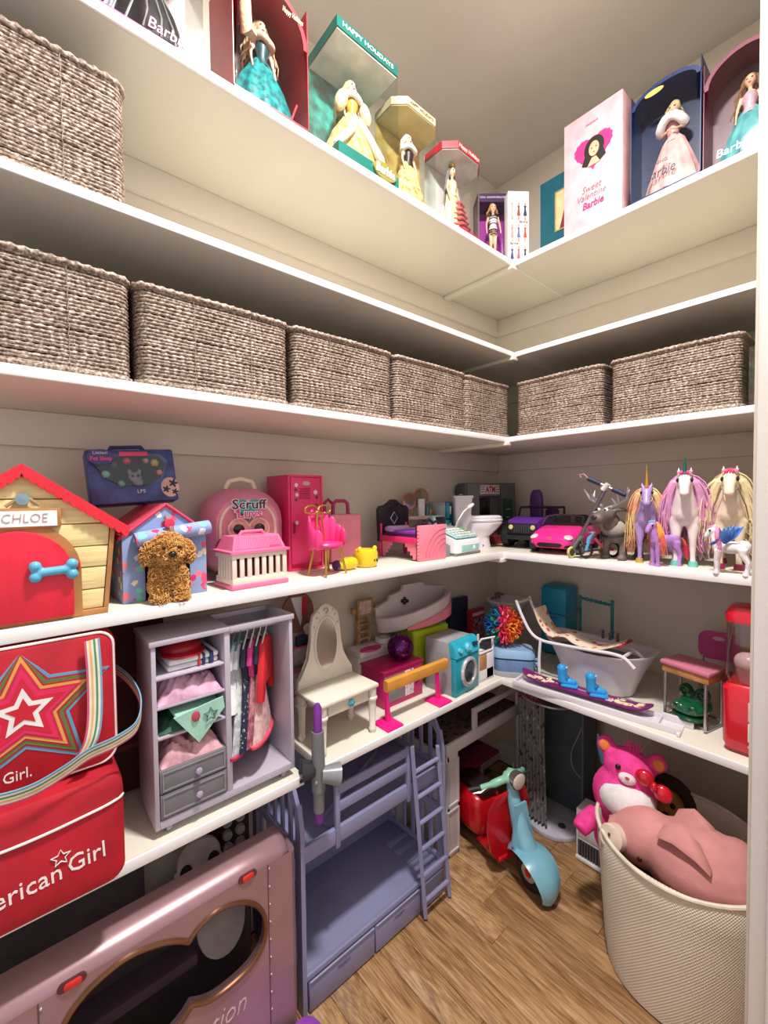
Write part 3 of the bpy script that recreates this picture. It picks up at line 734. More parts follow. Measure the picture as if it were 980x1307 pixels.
for sg in (-1, 1):
    b = B(); b.prism([(sg * 0.121, 0.0), (sg * 0.129, 0.0), (sg * 0.147, 0.184), (sg * 0.139, 0.186)], -0.004, 0.012); b.out('corner_trim', brn, t)
    b = B()
    A = Vector((0, 0.302)); E_ = Vector((sg * 0.172, 0.176)); d = (E_ - A); n = 14
    low = []
    for i in range(n + 1):
        for k in range(3):
            q = A + d * min(1, (i + k / 3) / n)
            low.append((q.x - sg * 0.004, q.y - 0.018 - (0.006 * math.sin(pi * k / 3) if i < n else 0)))
    low = [(x, z) for x, z in low if x * sg > 0.002]
    P = [(0, 0.302), (E_.x, E_.y)] + [(x, z) for x, z in reversed(low)] + [(0, 0.284)]
    b.prism(P, -0.014, 0.214); o = b.out('roof_slab', red, t)
b = B(); b.box(-0.129, 0.129, -0.006, 0.2, 0, 0.012, 0.002); b.out('base_trim', brn, t)
AR = arc(-0.012, 0.095, 0.098, 0, pi, 18, 0.098)
b = B(); b.prism([(0.086, 0.004)] + AR + [(-0.11, 0.004)], -0.008, 0.002); b.out('door_arch', brn, t)
b = B(); b.prism([(0.072, 0.008)] + arc(-0.012, 0.092, 0.084, 0, pi, 18, 0.085) + [(-0.096, 0.008)], -0.016, -0.006, b=0.002); dr = b.out('door', mat('#e21f3c', r=0.4, noise=0.03, ns=6, stretch=(8, 1, 1), bump=0.15, bs=40), t)
bone = mat('#5fb2d6', r=0.35)
b = B(); b.tube([(0.018, -0.022, 0.098), (0.066, -0.022, 0.100)], 0.0085, n=10)
for x, s_ in ((0.014, -1), (0.07, 1)):
    for dz in (-0.009, 0.011): b.sph((x, -0.022, 0.099 + dz), 0.0105, n=10, m=7)
skin_out(b, 'bone_handle', bone, dr, 0.0022, 3)
b = B(); b.box(0.075, 0.084, -0.012, -0.004, 0.1, 0.112, 0.001); b.out('hinge', red, t)
nb = B(); nb.prism([(-0.1, 0.181), (0.054, 0.181), (0.058, 0.187), (0.054, 0.196), (0.058, 0.206), (0.055, 0.219), (-0.1, 0.219)], -0.012, 0.0, b=0.001); nb = nb.out('name_board', brn, t)
b = B(); b.box(-0.09, 0.05, -0.0135, -0.0115, 0.185, 0.214); b.out('name_paper', mat('#f0eef0', r=0.5, noise=0.01), nb)
text('CHLOE', 0.024, mat('#b98a86', r=0.5, noise=0), nb, (0.003, -0.0142, 0.2), width=0.066, shear=0.1, bold=-0.0006)
b = B(); b.tube([(-0.025, -0.008, 0.222), (-0.008, -0.008, 0.236), (0.008, -0.008, 0.238), (0.024, -0.008, 0.224)], 0.003, n=6); b.out('hanging_rope', mat('#a58868', r=0.8), t)
b = B(); b.lathe([(0.0, -0.012), (0.0105, -0.011), (0.011, -0.003), (0.0, -0.002)], n=18, c=(0.0, -0.002, 0.236), mt=rot('X', -pi / 2) @ tr(0, 0, 0) if False else rot('X', pi / 2) @ tr(0, 0, 0.012)); b.out('round_button', mat('#7f97a3', r=0.4), t)

# fabric pet house
t = T('fabric_pet_house', 'blue fabric pet house with cat print behind the curly plush dog', 'pet house', (0.277, 1.105, Z4), math.radians(3))
cats = mat_print('#8ea0cf', ['#e0537c', '#f0e6b4', '#ef7d86', '#e9eaf0', '#7fd0c4', '#d92d6b'], 44, 0.38)
pinkt = mat('#d23c5c', r=0.6)
H_ = 0.15
b = B()
b.box(-0.093, -0.047, 0, 0.006, 0, H_ + 0.012, 0.002); b.out('front_panel', cats, t)
b = B(); b.box(0.052, 0.093, 0, 0.006, 0, H_ + 0.012, 0.002); b.out('front_panel', cats, t)
b = B(); b.box(-0.093, -0.087, 0.006, 0.21, 0, H_, 0.002); b.out('side_panel', cats, t)
b = B(); b.box(0.087, 0.093, 0.006, 0.21, 0, H_, 0.002); b.out('side_panel', cats, t)
b = B(); b.box(-0.093, 0.093, 0.205, 0.21, 0, H_); b.out('back_panel', mat('#2a2230', r=0.9), t)
b = B(); b.box(-0.087, 0.087, 0.006, 0.205, 0, 0.004); b.out('floor_pad', mat('#2d2430', r=0.9), t)
b = B(); b.prism([(-0.093, H_ + 0.002), (0.093, H_ + 0.002), (0.0, 0.222)], 0.0, 0.006); b.out('gable_panel', cats, t)
for sg in (-1, 1):
    b = B(); b.prism([(0, 0.222), (sg * 0.1, H_ - 0.004), (sg * 0.1, H_ - 0.008), (0, 0.216)], 0.0, 0.212); b.out('roof_panel', mat('#cf4660', r=0.6), t)
    b = B(); b.tube([(0, -0.002, 0.222), (sg * 0.1, -0.002, H_ - 0.004)], 0.0042, n=8); b.out('roof_piping', pinkt, t)
b = B(); b.tube([(-0.07, -0.014, H_ - 0.008), (0.0, -0.017, H_ + 0.002), (0.095, -0.014, H_ + 0.014)], [0.017, 0.018, 0.017], n=14); fp = b.out('rolled_door_flap', cats, t)
b = B(); b.tube([(0.0, -0.034, H_ - 0.014), (0.0, -0.037, H_ + 0.004), (0.0, -0.026, H_ + 0.026), (0.0, -0.004, H_ + 0.04)], 0.0075, n=6); b.out('flap_strap', mat('#8c6a5a', r=0.6), t)
b = B(); b.lathe([(0, 0), (0.011, 0.001), (0.0105, 0.005), (0, 0.006)], n=18, c=(-0.002, -0.03, H_ + 0.028), mt=rot('X', pi / 2)); b.out('snap_button', mat('#e2355f', r=0.3), t)

# curly plush dog standing in its doorway
t = T('plush_dog', 'curly caramel plush poodle standing in front of the fabric pet house', 'plush dog', (0.270, 1.066, Z4), math.radians(-4)); t.scale = (0.9, 0.9, 0.96)
b = B()
for sg in (-1, 1):
    b.tube([(sg * 0.024, -0.012, 0.0), (sg * 0.024, -0.01, 0.03), (sg * 0.022, 0.0, 0.07)], [0.02, 0.019, 0.022], n=10)
    b.sph((sg * 0.024, -0.02, 0.01), (0.02, 0.022, 0.0105))
b.sph((0, 0.012, 0.065), (0.04, 0.04, 0.05)); b.sph((0, 0.03, 0.035), (0.042, 0.036, 0.036))
b.sph((0, -0.004, 0.126), (0.04, 0.038, 0.036)); b.sph((0, -0.034, 0.114), (0.024, 0.018, 0.018))
for sg in (-1, 1): b.sph((sg * 0.046, 0.0, 0.116), (0.015, 0.017, 0.027), mt=rot('Y', sg * -0.25))
fur_c = mat('#a5702f', r=0.85, noise=0.12, ns=60)
body = skin_out(b, 'body', fur_c, t, 0.004, 3)
rr = random.Random(5); b = B(); P_ = body.data.polygons
vs, fs = [], []
for k in range(2600):
    p = P_[rr.randrange(len(P_))]
    if p.center.z < 0.006: continue
    c = p.center; nrm = p.normal; a = nrm.orthogonal().normalized(); a.rotate(Matrix.Rotation(rr.uniform(0, 6.28), 3, nrm)); q = nrm.cross(a)
    R_ = rr.uniform(0.0022, 0.0042); r0 = 0.00095; base = len(vs)
    for i in range(6):
        th = 4.4 * i / 5; pc_ = c + nrm * (R_ * 0.7 + R_ * math.sin(th)) + a * (R_ * math.cos(th)) + q * (0.0012 * i / 5)
        rad = (nrm * math.sin(th) + a * math.cos(th))
        vs += [tuple(pc_ + rad * r0), tuple(pc_ - rad * r0 * 0.5 + q * r0), tuple(pc_ - rad * r0 * 0.5 - q * r0)]
    for i in range(5):
        for j in range(3): fs.append((base + i * 3 + j, base + i * 3 + (j + 1) % 3, base + i * 3 + 3 + (j + 1) % 3, base + i * 3 + 3 + j))
me = bpy.data.meshes.new('curly_fur'); me.from_pydata(vs, [], fs); me.materials.append(mat('#e8b874', r=0.75, noise=0.12, ns=80, hex2='#c68d46'))
for p in me.polygons: p.use_smooth = True
o = link('curly_fur', me, t); o['kind'] = 'stuff'
b = B(); b.sph((0, -0.056, 0.117), (0.0095, 0.007, 0.007), n=10, m=7); b.out('nose', mat('#17120f', r=0.25), t)
for sg in (-1, 1): b = B(); b.sph((sg * 0.017, -0.045, 0.132), 0.0048, n=8, m=6); b.out('eye', mat('#2a1a10', r=0.2), t)

# blue pet-shop carry case, propped on the fabric house roof against the wall
t = T('toy_carry_case', 'navy toy carry case with clear window resting on the fabric house', 'toy case', (0.243, 1.225, Z4 + 0.226), math.radians(-2), rx=math.radians(-8), ry=math.radians(-4))
nav = mat('#2f3c70', r=0.4, noise=0.08)
b = B(); b.box(-0.098, 0.098, 0, 0.058, 0, 0.137, 0.006); b.out('case_body', mat('#2f3d72', r=0.4, hex2='#43589c', ns=30), t)
b = B(); b.tube([(-0.045, 0.03, 0.135), (-0.038, 0.03, 0.148), (0.028, 0.03, 0.149), (0.036, 0.03, 0.136)], 0.0055, n=8); b.out('handle', nav, t)
b = B(); b.prism([(-0.085, 0.1), (-0.05, 0.118), (0.06, 0.118), (0.075, 0.1), (0.06, 0.06), (0.03, 0.043), (-0.03, 0.043), (-0.06, 0.062)], -0.001, 0.0); b.out('tray', mat('#181c2c', r=0.5), t)
b = B(); b.prism([(-0.086, 0.101), (-0.051, 0.12), (0.061, 0.12), (0.077, 0.1), (0.061, 0.058), (0.03, 0.041), (-0.03, 0.041), (-0.062, 0.06)], -0.022, -0.02); b.out('clear_window', clear, t)
pe = B(); pe.sph((0.0, -0.01, 0.064), (0.015, 0.008, 0.013)); pe.sph((0.006, -0.01, 0.05), (0.012, 0.008, 0.01)); pe.sph((-0.011, -0.01, 0.077), (0.005, 0.004, 0.008)); pe.sph((0.011, -0.01, 0.077), (0.005, 0.004, 0.008)); pet = skin_out(pe, 'toy_pet', mat('#8e90a6', r=0.45), t, 0.0022, 2)
for x in (-0.006, 0.006): b = B(); b.sph((x, -0.0175, 0.065), 0.003, n=8, m=6); b.out('eye', eye_m, pet)
for x, z, c, w2 in ((-0.06, 0.075, '#7fc9bc', 0.01), (0.05, 0.1, '#c9b45a', 0.011), (0.058, 0.075, '#e58a9a', 0.008), (-0.04, 0.098, '#3f4a78', 0.012), (-0.012, 0.106, '#d04a68', 0.01), (0.03, 0.106, '#b9a5a0', 0.008), (-0.03, 0.05, '#6fb5a8', 0.009)):
    b = B(); b.lathe([(0, 0), (w2, 0.001), (w2 * 0.6, 0.006), (0, 0.006)], n=6, c=(x, -0.002, z), mt=rot('X', pi / 2)); b.out('accessory', mat(c, r=0.4), t)
b = B(); b.prism(arc(-0.068, 0.113, 0.027, 0, 2 * pi, 20, 0.019), -0.024, 0); bd = b.out('logo_badge', mat('#3c3f7a', r=0.35), t)
text('Littlest', 0.011, mat('#cfd3ea', r=0.4, noise=0), bd, (-0.068, -0.0246, 0.123), width=0.03)
text('Pet Shop', 0.014, mat('#d84a8c', r=0.4, noise=0), bd, (-0.068, -0.0246, 0.109), width=0.044, bold=0.0004)
b = B(); b.box(-0.03, 0.032, -0.0235, -0.021, 0.114, 0.125, 0.001); b.out('pink_banner', mat('#d1416b', r=0.4), t)
text('LPS', 0.013, mat('#d7dbef', r=0.4, noise=0), t, (0.012, -0.0012, 0.028), width=0.018)
for x, z, r_ in ((0.088, 0.045, 0.012), (0.07, 0.03, 0.01), (0.09, 0.022, 0.009)):
    b = B(); b.prism([(x + r_ * (0.7 + 0.3 * math.cos(5 * a)) * math.cos(a), z + r_ * (0.7 + 0.3 * math.cos(5 * a)) * math.sin(a)) for a in [2 * pi * i / 30 for i in range(30)]], -0.002, 0); b.out('flower_print', mat('#241e33', r=0.5), t)
b = B(); b.prism(arc(0.08, 0.035, 0.022, 0, 2 * pi, 18, 0.026), -0.001, 0.0); b.out('cream_patch', mat('#d9b3a4', r=0.5), t)

# pink backpack carrier
t = T('pet_carrier_backpack', 'rounded pink backpack pet carrier with a heart window against the wall', 'backpack', (0.535, 1.31, Z4), math.radians(-6))
pk = mat('#dd8aa8', r=0.4, noise=0.03); crm = mat('#e8d7c0', r=0.5)
def rsec(w_, z0, z1, y, r): return [(x, y, z) for x, z in rrect(-w_, w_, z0, z1, r, 6)]
b = B(); b.loft([rsec(0.085, 0.02, 0.235, 0.06, 0.07), rsec(0.115, 0.003, 0.26, 0.03, 0.09), rsec(0.12, 0.0, 0.266, -0.03, 0.095), rsec(0.112, 0.004, 0.258, -0.075, 0.09), rsec(0.09, 0.02, 0.236, -0.1, 0.075)]); b.out('shell', pk, t)
P = [(x, -0.102, z) for x, z in rrect(-0.08, 0.08, 0.02, 0.225, 0.07, 6)]
b = B(); b.tube(P, 0.0045, n=8, closed=True); b.out('face_piping', crm, t)
b = B(); b.prism(rrect(-0.077, 0.077, 0.023, 0.222, 0.067, 6), -0.104, -0.096); b.out('face_panel', mat('#d98a9e', r=0.6, hex2='#c77788', ns=30), t)
b = B(); b.prism(heart(0.0, 0.132, 0.115, 40), -0.108, -0.104); b.out('heart_window', mat('#e3a59f', r=0.35, noise=0.1, ns=60), t)
b = B(); b.tube([(x, -0.107, z) for x, z in heart(0.0, 0.132, 0.118, 40)], 0.0028, n=6, closed=True); b.out('heart_piping', crm, t)
for sg in (-1, 1): b = B(); b.sph((sg * 0.03, -0.109, 0.146), (0.016, 0.006, 0.014)); b.out('mascot_eye', mat('#2b2429', r=0.25), t)  # dark eyes of the plush mascot in the heart window
b = B(); b.prism(heart(-0.002, 0.205, 0.07, 30), -0.116, -0.108); bd = b.out('logo_badge', mat('#2f9c98', r=0.4), t)
for s_, z, c, wd in (('Scruff', 0.216, '#3a1f3c', 0.1), ('-a-', 0.199, '#c8407c', 0.014), ('Luvs', 0.19, '#d34a86', 0.07)):
    text(s_, 0.038 if len(s_) > 3 else 0.018, mat('#f4eef0', r=0.4, noise=0), bd, (0.0 if len(s_) > 3 else -0.036, -0.117, z), width=wd + 0.004, bold=0.0022)
    text(s_, 0.038 if len(s_) > 3 else 0.018, mat(c, r=0.4, noise=0), bd, (0.0 if len(s_) > 3 else -0.036, -0.1182, z), width=wd, bold=0.0006)
b = B(); b.tube([(-0.045, -0.03, 0.262), (-0.035, -0.03, 0.285), (0.0, -0.032, 0.294), (0.035, -0.03, 0.285), (0.045, -0.03, 0.262)], 0.0075, n=8); b.out('carry_handle', crm, t)
b = B(); b.prism(arc(-0.07, 0.095, 0.024, 0, 2 * pi, 18, 0.03), -0.112, -0.104); bd = b.out('promise_badge', mat('#8c2f58', r=0.4), t)
text('WASH\nDRY ME', 0.013, mat('#f0e2e8', r=0.4, noise=0), bd, (-0.07, -0.1128, 0.094), width=0.036)
b = B(); b.prism(arc(-0.074, 0.058, 0.016, 0, 2 * pi, 18, 0.022), -0.112, -0.104); b.out('teal_badge', mat('#2f8f8c', r=0.4), t)

# pet carrier crate
t = T('pet_carrier_crate', 'cream and pink slatted pet carrier crate with handle', 'pet carrier', (0.497, 1.072, Z4), math.radians(3))
cr = mat('#ead9cc', r=0.42, noise=0.02); pk2 = mat('#f0739f', r=0.4, noise=0.02)
W_, D_ = 0.078, 0.105
b = B(); b.box(-W_ - 0.004, W_ + 0.004, -0.004, D_ + 0.004, 0, 0.013, 0.004); b.out('base_tray', pk2, t)
b = B(); b.box(-W_, W_, 0, D_, 0.011, 0.03, 0.003); b.out('lower_rail', cr, t)
b = B(); b.frame(-W_, W_, 0.08, 0.094, 0.004, 0, D_) if False else b.box(-W_, W_, 0, 0.006, 0.08, 0.094, 0.001); b.box(-W_, W_, D_ - 0.006, D_, 0.08, 0.094, 0.001); b.box(-W_, -W_ + 0.006, 0.006, D_ - 0.006, 0.08, 0.094); b.box(W_ - 0.006, W_, 0.006, D_ - 0.006, 0.08, 0.094); b.out('upper_rail', cr, t)
for i in range(8):
    x = -W_ + 0.006 + (2 * W_ - 0.012) * i / 7
    wd = 0.006
    b = B(); b.box(x - wd, x + wd, 0.0005, 0.006, 0.028, 0.082, 0.0012); b.out('slat', cr, t)
for sx in (-1, 1):
    for i in range(1, 6):
        y = 0.005 + (D_ - 0.01) * i / 6
        b = B(); b.box(sx * W_ - (0.006 if sx > 0 else 0), sx * W_ + (0.006 if sx < 0 else 0), y - 0.005, y + 0.005, 0.028, 0.082, 0.001); b.out('slat', cr, t)
b = B(); b.box(-W_ + 0.012, W_ - 0.012, 0.014, D_ - 0.014, 0.03, 0.075, 0.01); b.out('dark_blanket', mat('#6d2027', r=0.9, bump=0.6, bs=90), t)
def rc(w_, d0, d1, z): return [(-w_, d0, z), (w_, d0, z), (w_, d1, z), (-w_, d1, z)]
b = B(); b.loft([rc(W_ + 0.006, -0.006, D_ + 0.006, 0.092), rc(W_ + 0.006, -0.006, D_ + 0.006, 0.098), rc(W_ - 0.002, 0.004, D_ - 0.004, 0.1), rc(W_ - 0.014, 0.018, D_ - 0.018, 0.135)]); b.out('roof', pk2, t)
for i in range(22):
    x = -W_ + 0.012 + (2 * W_ - 0.024) * i / 21; k = x / W_
    b = B(); b.cyl((x, 0.0045, 0.103), (x * 0.86, 0.0162, 0.132), 0.0018, n=5); b.out('roof_rib', pk2, t)
b = B(); b.tube([(-0.035, 0.05, 0.134), (-0.028, 0.05, 0.144), (0.03, 0.05, 0.145), (0.037, 0.05, 0.134)], 0.005, n=8); b.out('handle', pk2, t)
b = B(); b.box(0.03, 0.06, 0.004, 0.01, 0.104, 0.108); b.out('latch', mat('#d94f84', r=0.4), t)

# pink locker
t = T('doll_locker', 'tall hot pink doll locker with stickers on its door', 'locker', (0.726, 1.222, Z4))
lk = mat('#d92a63', r=0.38, noise=0.02); lk2 = mat('#e33871', r=0.38, noise=0.02)
b = B(); b.box(-0.064, 0.064, 0.006, 0.15, 0.0, 0.308, 0.002); b.out('body', lk, t)
b = B(); b.frame(-0.064, 0.064, 0.0, 0.308, 0.007, 0, 0.006, 0.0008); b.out('front_frame', lk2, t)
b = B(); b.box(-0.055, 0.055, -0.001, 0.006, 0.022, 0.3, 0.002); dr = b.out('door', lk2, t)
for k in range(5): b = B(); b.box(-0.025, 0.015, -0.004, -0.001, 0.232 + 0.0075 * k, 0.2355 + 0.0075 * k, 0.001); b.out('vent_slat', mat('#b01f50', r=0.4), dr)
b = B(); b.prism(arc(0.0, 0.281, 0.014, 0, 2 * pi, 16, 0.007), -0.003, -0.001); b.out('name_plate', mat('#d8b8b0', r=0.3, m=0.3), dr)
b = B(); b.box(-0.05, -0.044, -0.008, -0.001, 0.12, 0.155, 0.002); b.out('handle', mat('#8f1d45', r=0.3), dr)
for x, z, c, k in ((-0.036, 0.275, '#e9e2e4', 0.008), (-0.038, 0.26, '#4b4048', 0.007), (-0.034, 0.244, '#e2d9dc', 0.0075), (-0.037, 0.228, '#4a3d46', 0.006), (0.035, 0.252, '#e8dfe2', 0.009), (0.04, 0.236, '#5a3d4c', 0.007), (0.038, 0.208, '#463b44', 0.008), (-0.036, 0.155, '#ddd2d8', 0.008)):
    b = B(); b.prism(star(x, z, k, k * 0.62, 6), -0.0018, -0.001); b.out('sticker', mat(c, r=0.4), dr)

# scalloped chair with gold bow
t = T('scalloped_doll_chair', 'hot pink scalloped doll chair with gold legs and bow', 'chair', (0.722, 1.098, Z4), math.radians(14))
hp_ = mat('#ee3d86', r=0.3, noise=0.02); gd = mat('#c39a4c', r=0.3, m=0.75, noise=0.02)
b = B(); b.lathe([(0, 0.082), (0.05, 0.082), (0.054, 0.087), (0.054, 0.094), (0.05, 0.098), (0.0, 0.099)], n=28, sy=0.82); b.out('seat', hp_, t)
nsc = 10
for i in range(nsc):
    a = math.radians(-18 + 216 * i / (nsc - 1)); r_ = 0.058
    hh = 0.05 + 0.055 * max(0, math.sin(a)) ** 0.8
    x, y = r_ * math.cos(a), r_ * 0.84 * math.sin(a)
    b = B(); b.sph((0, 0, 0), (0.0175, 0.0068, hh * 0.6)); 
    bmesh.ops.transform(b.bm, matrix=tr(x, y, 0.085 + hh * 0.5) @ rot('Z', a + pi / 2), verts=b.bm.verts[:])
    b.out('back_scallop', hp_, t)
for x, y in ((-0.034, -0.026), (0.036, -0.026), (-0.034, 0.028), (0.036, 0.028)):
    b = B(); b.cyl((x * 0.9, y * 0.9, 0.086), (x * 1.3, y * 1.35, 0.0), 0.0044, 0.0032, n=10); b.out('leg', gd, t)
for sg in (-1, 1):
    b = B(); b.tube([(sg * (0.028 - 0.028 * math.cos(a)), 0.034, 0.197 + 0.013 * math.sin(a) + sg * 0.12 * (0.024 - 0.024 * math.cos(a)) * 0) for a in [2 * pi * i / 18 for i in range(19)]], 0.0027, n=6); b.out('bow_loop', gd, t)
    b = B(); b.tube([(0, 0.034, 0.197), (sg * 0.01, 0.03, 0.17), (sg * 0.014, 0.026, 0.13), (sg * 0.02, 0.026, 0.105)], 0.0027, n=6); b.out('bow_tail', gd, t)
b = B(); b.sph((0, 0.034, 0.197), 0.006, n=8, m=6); b.out('bow_knot', gd, t)

# pink suitcase
t = T('doll_suitcase', 'pale pink hard doll suitcase with magenta handle', 'suitcase', (0.913, 1.26, Z4), math.radians(-3))
b = B(); b.box(-0.066, 0.066, 0, 0.07, 0.004, 0.174, 0.008, 3); b.out('shell', mat('#e88aa2', r=0.35, noise=0.03), t)
b = B(); b.tube([(-0.035, 0.035, 0.172), (-0.033, 0.035, 0.212), (-0.02, 0.035, 0.222), (0.015, 0.035, 0.222), (0.028, 0.035, 0.212), (0.03, 0.035, 0.172)], 0.007, n=8); b.out('handle', mat('#b01f6b', r=0.4), t)
b = B(); b.tube([(-0.06, 0.05, 0.172), (-0.06, 0.05, 0.215), (-0.045, 0.05, 0.228), (-0.03, 0.05, 0.215)], 0.006, n=8); b.out('side_strap', mat('#b8245c', r=0.4), t)
for x in (-0.045, 0.045):
    for y in (0.015, 0.055): b = B(); b.cyl((x - 0.004, y, 0.005), (x + 0.004, y, 0.005), 0.005, n=10); b.out('wheel', mat('#6d2a44', r=0.5), t)

# two small yellow toys
yw = mat('#efc929', r=0.35, noise=0.03)
t = T('yellow_toy_jar', 'small yellow toy jar lying on its side with purple end', 'toy jar', (0.818, 1.125, Z4), math.radians(8))
b = B(); b.lathe([(0.0, -0.045), (0.012, -0.045), (0.014, -0.03), (0.019, -0.02), (0.02, 0.02), (0.017, 0.03), (0.0, 0.031)], n=20, c=(0, 0, 0.0202), mt=rot('Y', pi / 2)); b.out('jar_body', yw, t)
b = B(); b.lathe([(0.0, -0.056), (0.015, -0.055), (0.017, -0.046), (0.012, -0.044)], n=20, c=(0, 0, 0.0202), mt=rot('Y', pi / 2)); b.out('purple_cap', mat('#5a2a66', r=0.4), t)
for z in (-0.01, 0.0, 0.01): b = B(); b.tube([(z, 0.0203 * math.cos(a), 0.0203 + 0.0203 * math.sin(a)) for a in [2 * pi * i / 20 for i in range(20)]], 0.0012, n=5, closed=True); b.out('ridge', yw, t)
t = T('yellow_toy_bucket', 'yellow toy bucket with small ears and a black print', 'toy bucket', (0.905, 1.14, Z4), math.radians(-5))
b = B(); b.lathe([(0.0, 0.0), (0.033, 0.001), (0.04, 0.012), (0.041, 0.045), (0.036, 0.058), (0.03, 0.06), (0.03, 0.052), (0.0, 0.05)], n=26); b.out('bucket_body', yw, t)
for sg in (-1, 1): b = B(); b.sph((sg * 0.03, -0.01, 0.06), (0.009, 0.006, 0.01), n=10, m=7); b.out('ear', yw, t)
for x in (0.008, 0.02): b = B(); b.sph((x, -0.038, 0.024), (0.0035, 0.003, 0.006), n=8, m=6); b.out('black_print', eye_m, t)

# doll bed, foot towards the viewer
t = T('doll_bed', 'pink stepped doll bed with black headboard and purple cover', 'bed', (1.17, 1.075, Z4), math.radians(-2))
bp = mat('#f2859a', r=0.4, noise=0.02); bhp = mat('#e62f72', r=0.4, noise=0.02); blk = mat('#1b1424', r=0.4, noise=0.05)
b = B(); b.box(-0.069, 0.069, 0, 0.016, 0, 0.13, 0.003); fb = b.out('footboard', bp, t)
for k in range(4):
    R_ = 0.05 + 0.018 * k
    b = B(); b.tube([(0.066 - R_ * math.cos(a), -0.0006, 0.012 + R_ * math.sin(a)) for a in [pi / 2 * i / 10 for i in range(11)]], 0.0014, n=5); b.out('carved_arc', mat('#e0708a', r=0.4), fb)
for sg in (-1, 1):
    for k in range(9): b = B(); b.sph((sg * 0.068, 0.008, 0.014 + 0.0125 * k), 0.0055, n=8, m=6); b.out('bead', bp, fb)
b = B(); b.box(-0.064, 0.064, 0.017, 0.026, 0.075, 0.13); 
b.tube([(-0.062, 0.021, 0.13), (-0.04, 0.021, 0.142), (-0.02, 0.021, 0.136), (0, 0.021, 0.15), (0.02, 0.021, 0.136), (0.04, 0.021, 0.142), (0.062, 0.021, 0.13)], 0.006, n=8); b.out('ornate_foot_rail', blk, t)
for sg in (-1, 1):
    b = B(); b.box(sg * 0.069 - 0.006, sg * 0.069 + 0.002, 0.016, 0.235, 0.062, 0.085, 0.002); b.out('side_rail', bhp, t)
    for y0, dy in ((0.022, 1), (0.21, -1)):
        P = [(y0, 0.062)]
        for k in range(4): P += [(y0 + dy * 0.055 - dy * 0.014 * k, 0.062 - 0.014 * k), (y0 + dy * 0.055 - dy * 0.014 * k, 0.062 - 0.014 * (k + 1))]
        P += [(y0, 0.006)]
        b = B(); b.prism(P, sg * 0.067 - 0.004, sg * 0.067 + 0.002, ax='x'); b.out('stepped_leg', bp, t)
    b = B(); b.cyl((sg * 0.066, 0.228, 0), (sg * 0.066, 0.228, 0.12), 0.008, n=10); b.sph((sg * 0.066, 0.228, 0.124), 0.009, n=10, m=7); b.out('head_post', bhp, t)
b = B(); b.box(-0.062, 0.062, 0.027, 0.22, 0.07, 0.095, 0.006); b.out('mattress', mat('#5a2460', r=0.7), t)
b = B(); b.box(-0.064, 0.064, 0.03, 0.175, 0.092, 0.106, 0.006); b.out('bed_cover', mat('#7a3196', r=0.55, noise=0.08), t)
b = B(); b.box(-0.065, 0.065, 0.15, 0.18, 0.1, 0.109, 0.004); b.out('turned_sheet', mat('#c9a0dc', r=0.6), t)
b = B(); b.box(-0.055, 0.055, 0.178, 0.222, 0.096, 0.12, 0.012, 3); b.out('pillow', mat('#c59fdb', r=0.6), t)
P = [(-0.078, 0.06), (0.078, 0.06), (0.082, 0.185), (0.07, 0.2), (0.045, 0.2), (0.028, 0.21), (0.012, 0.225), (-0.012, 0.225), (-0.028, 0.21), (-0.045, 0.2), (-0.07, 0.2), (-0.082, 0.185)]
b = B(); b.prism(P, 0.222, 0.236, b=0.002); hb = b.out('headboard', blk, t)
b = B()
for k in range(len(P)): b.sph((P[k][0] * 0.9, 0.2215, 0.06 + (P[k][1] - 0.06) * 0.93), 0.003, n=6, m=5)
o = b.out('stud_border', mat('#4a3f5c', r=0.4), hb); o['kind'] = 'stuff'
b = B(); b.tube([(0.018 * math.cos(k * pi / 2), 0.221, 0.15 + 0.024 * math.sin(k * pi / 2)) for k in range(4)], 0.002, n=5, closed=True); b.out('diamond_print', mat('#d9d3e8', r=0.4), hb)

# small vanity with round mirrors at the wall
t = T('doll_vanity_table', 'small blush doll vanity with two round mirrors behind the bed', 'vanity', (1.365, 1.34, Z4), math.radians(-8))
rg = mat('#c98f78', r=0.3, m=0.6); bl = mat('#dcc2bb', r=0.45); mir = mat('#c6b6b0', r=0.06, m=0.9, noise=0)
b = B(); b.box(-0.075, 0.075, -0.03, 0.03, 0.135, 0.15, 0.003); b.out('table_top', bl, t)
for x in (-0.065, 0.065):
    for y in (-0.022, 0.022): b = B(); b.cyl((x, y, 0.136), (x * 1.05, y, 0), 0.004, 0.003, n=8); b.out('leg', rg, t)
for x, z, r_ in ((-0.045, 0.215, 0.036), (0.02, 0.228, 0.042)):
    b = B(); b.tube([(x + r_ * math.cos(a), 0.01, z + r_ * math.sin(a)) for a in [2 * pi * i / 24 for i in range(24)]], 0.004, n=6, closed=True); fr_ = b.out('mirror_frame', rg, t)
    b = B(); b.prism(arc(x, z, r_, 0, 2 * pi, 24), 0.009, 0.012); b.out('mirror_glass', mir, fr_)
b = B(); b.cyl((-0.03, 0.01, 0.15), (-0.03, 0.01, 0.185), 0.004); b.out('mirror_post', rg, t)
b = B(); b.box(-0.005, 0.025, -0.012, 0.0, 0.15, 0.225, 0.001); b.out('card_print', mat('#dfe2e8', r=0.5), t)
b = B(); b.lathe([(0, 0.15), (0.008, 0.151), (0.01, 0.17), (0.004, 0.19), (0.006, 0.2), (0, 0.205)], n=12, c=(0.05, 0, 0)); b.out('scent_bottle', mat('#4f7f96', r=0.2), t)
b = B(); b.tube([(0.055, -0.01, 0.15), (0.06, -0.01, 0.168), (0.056, -0.01, 0.18)], [0.006, 0.009, 0.004], n=8); b.out('jewellery_stand', mat('#b08c50', r=0.3, m=0.6), t)

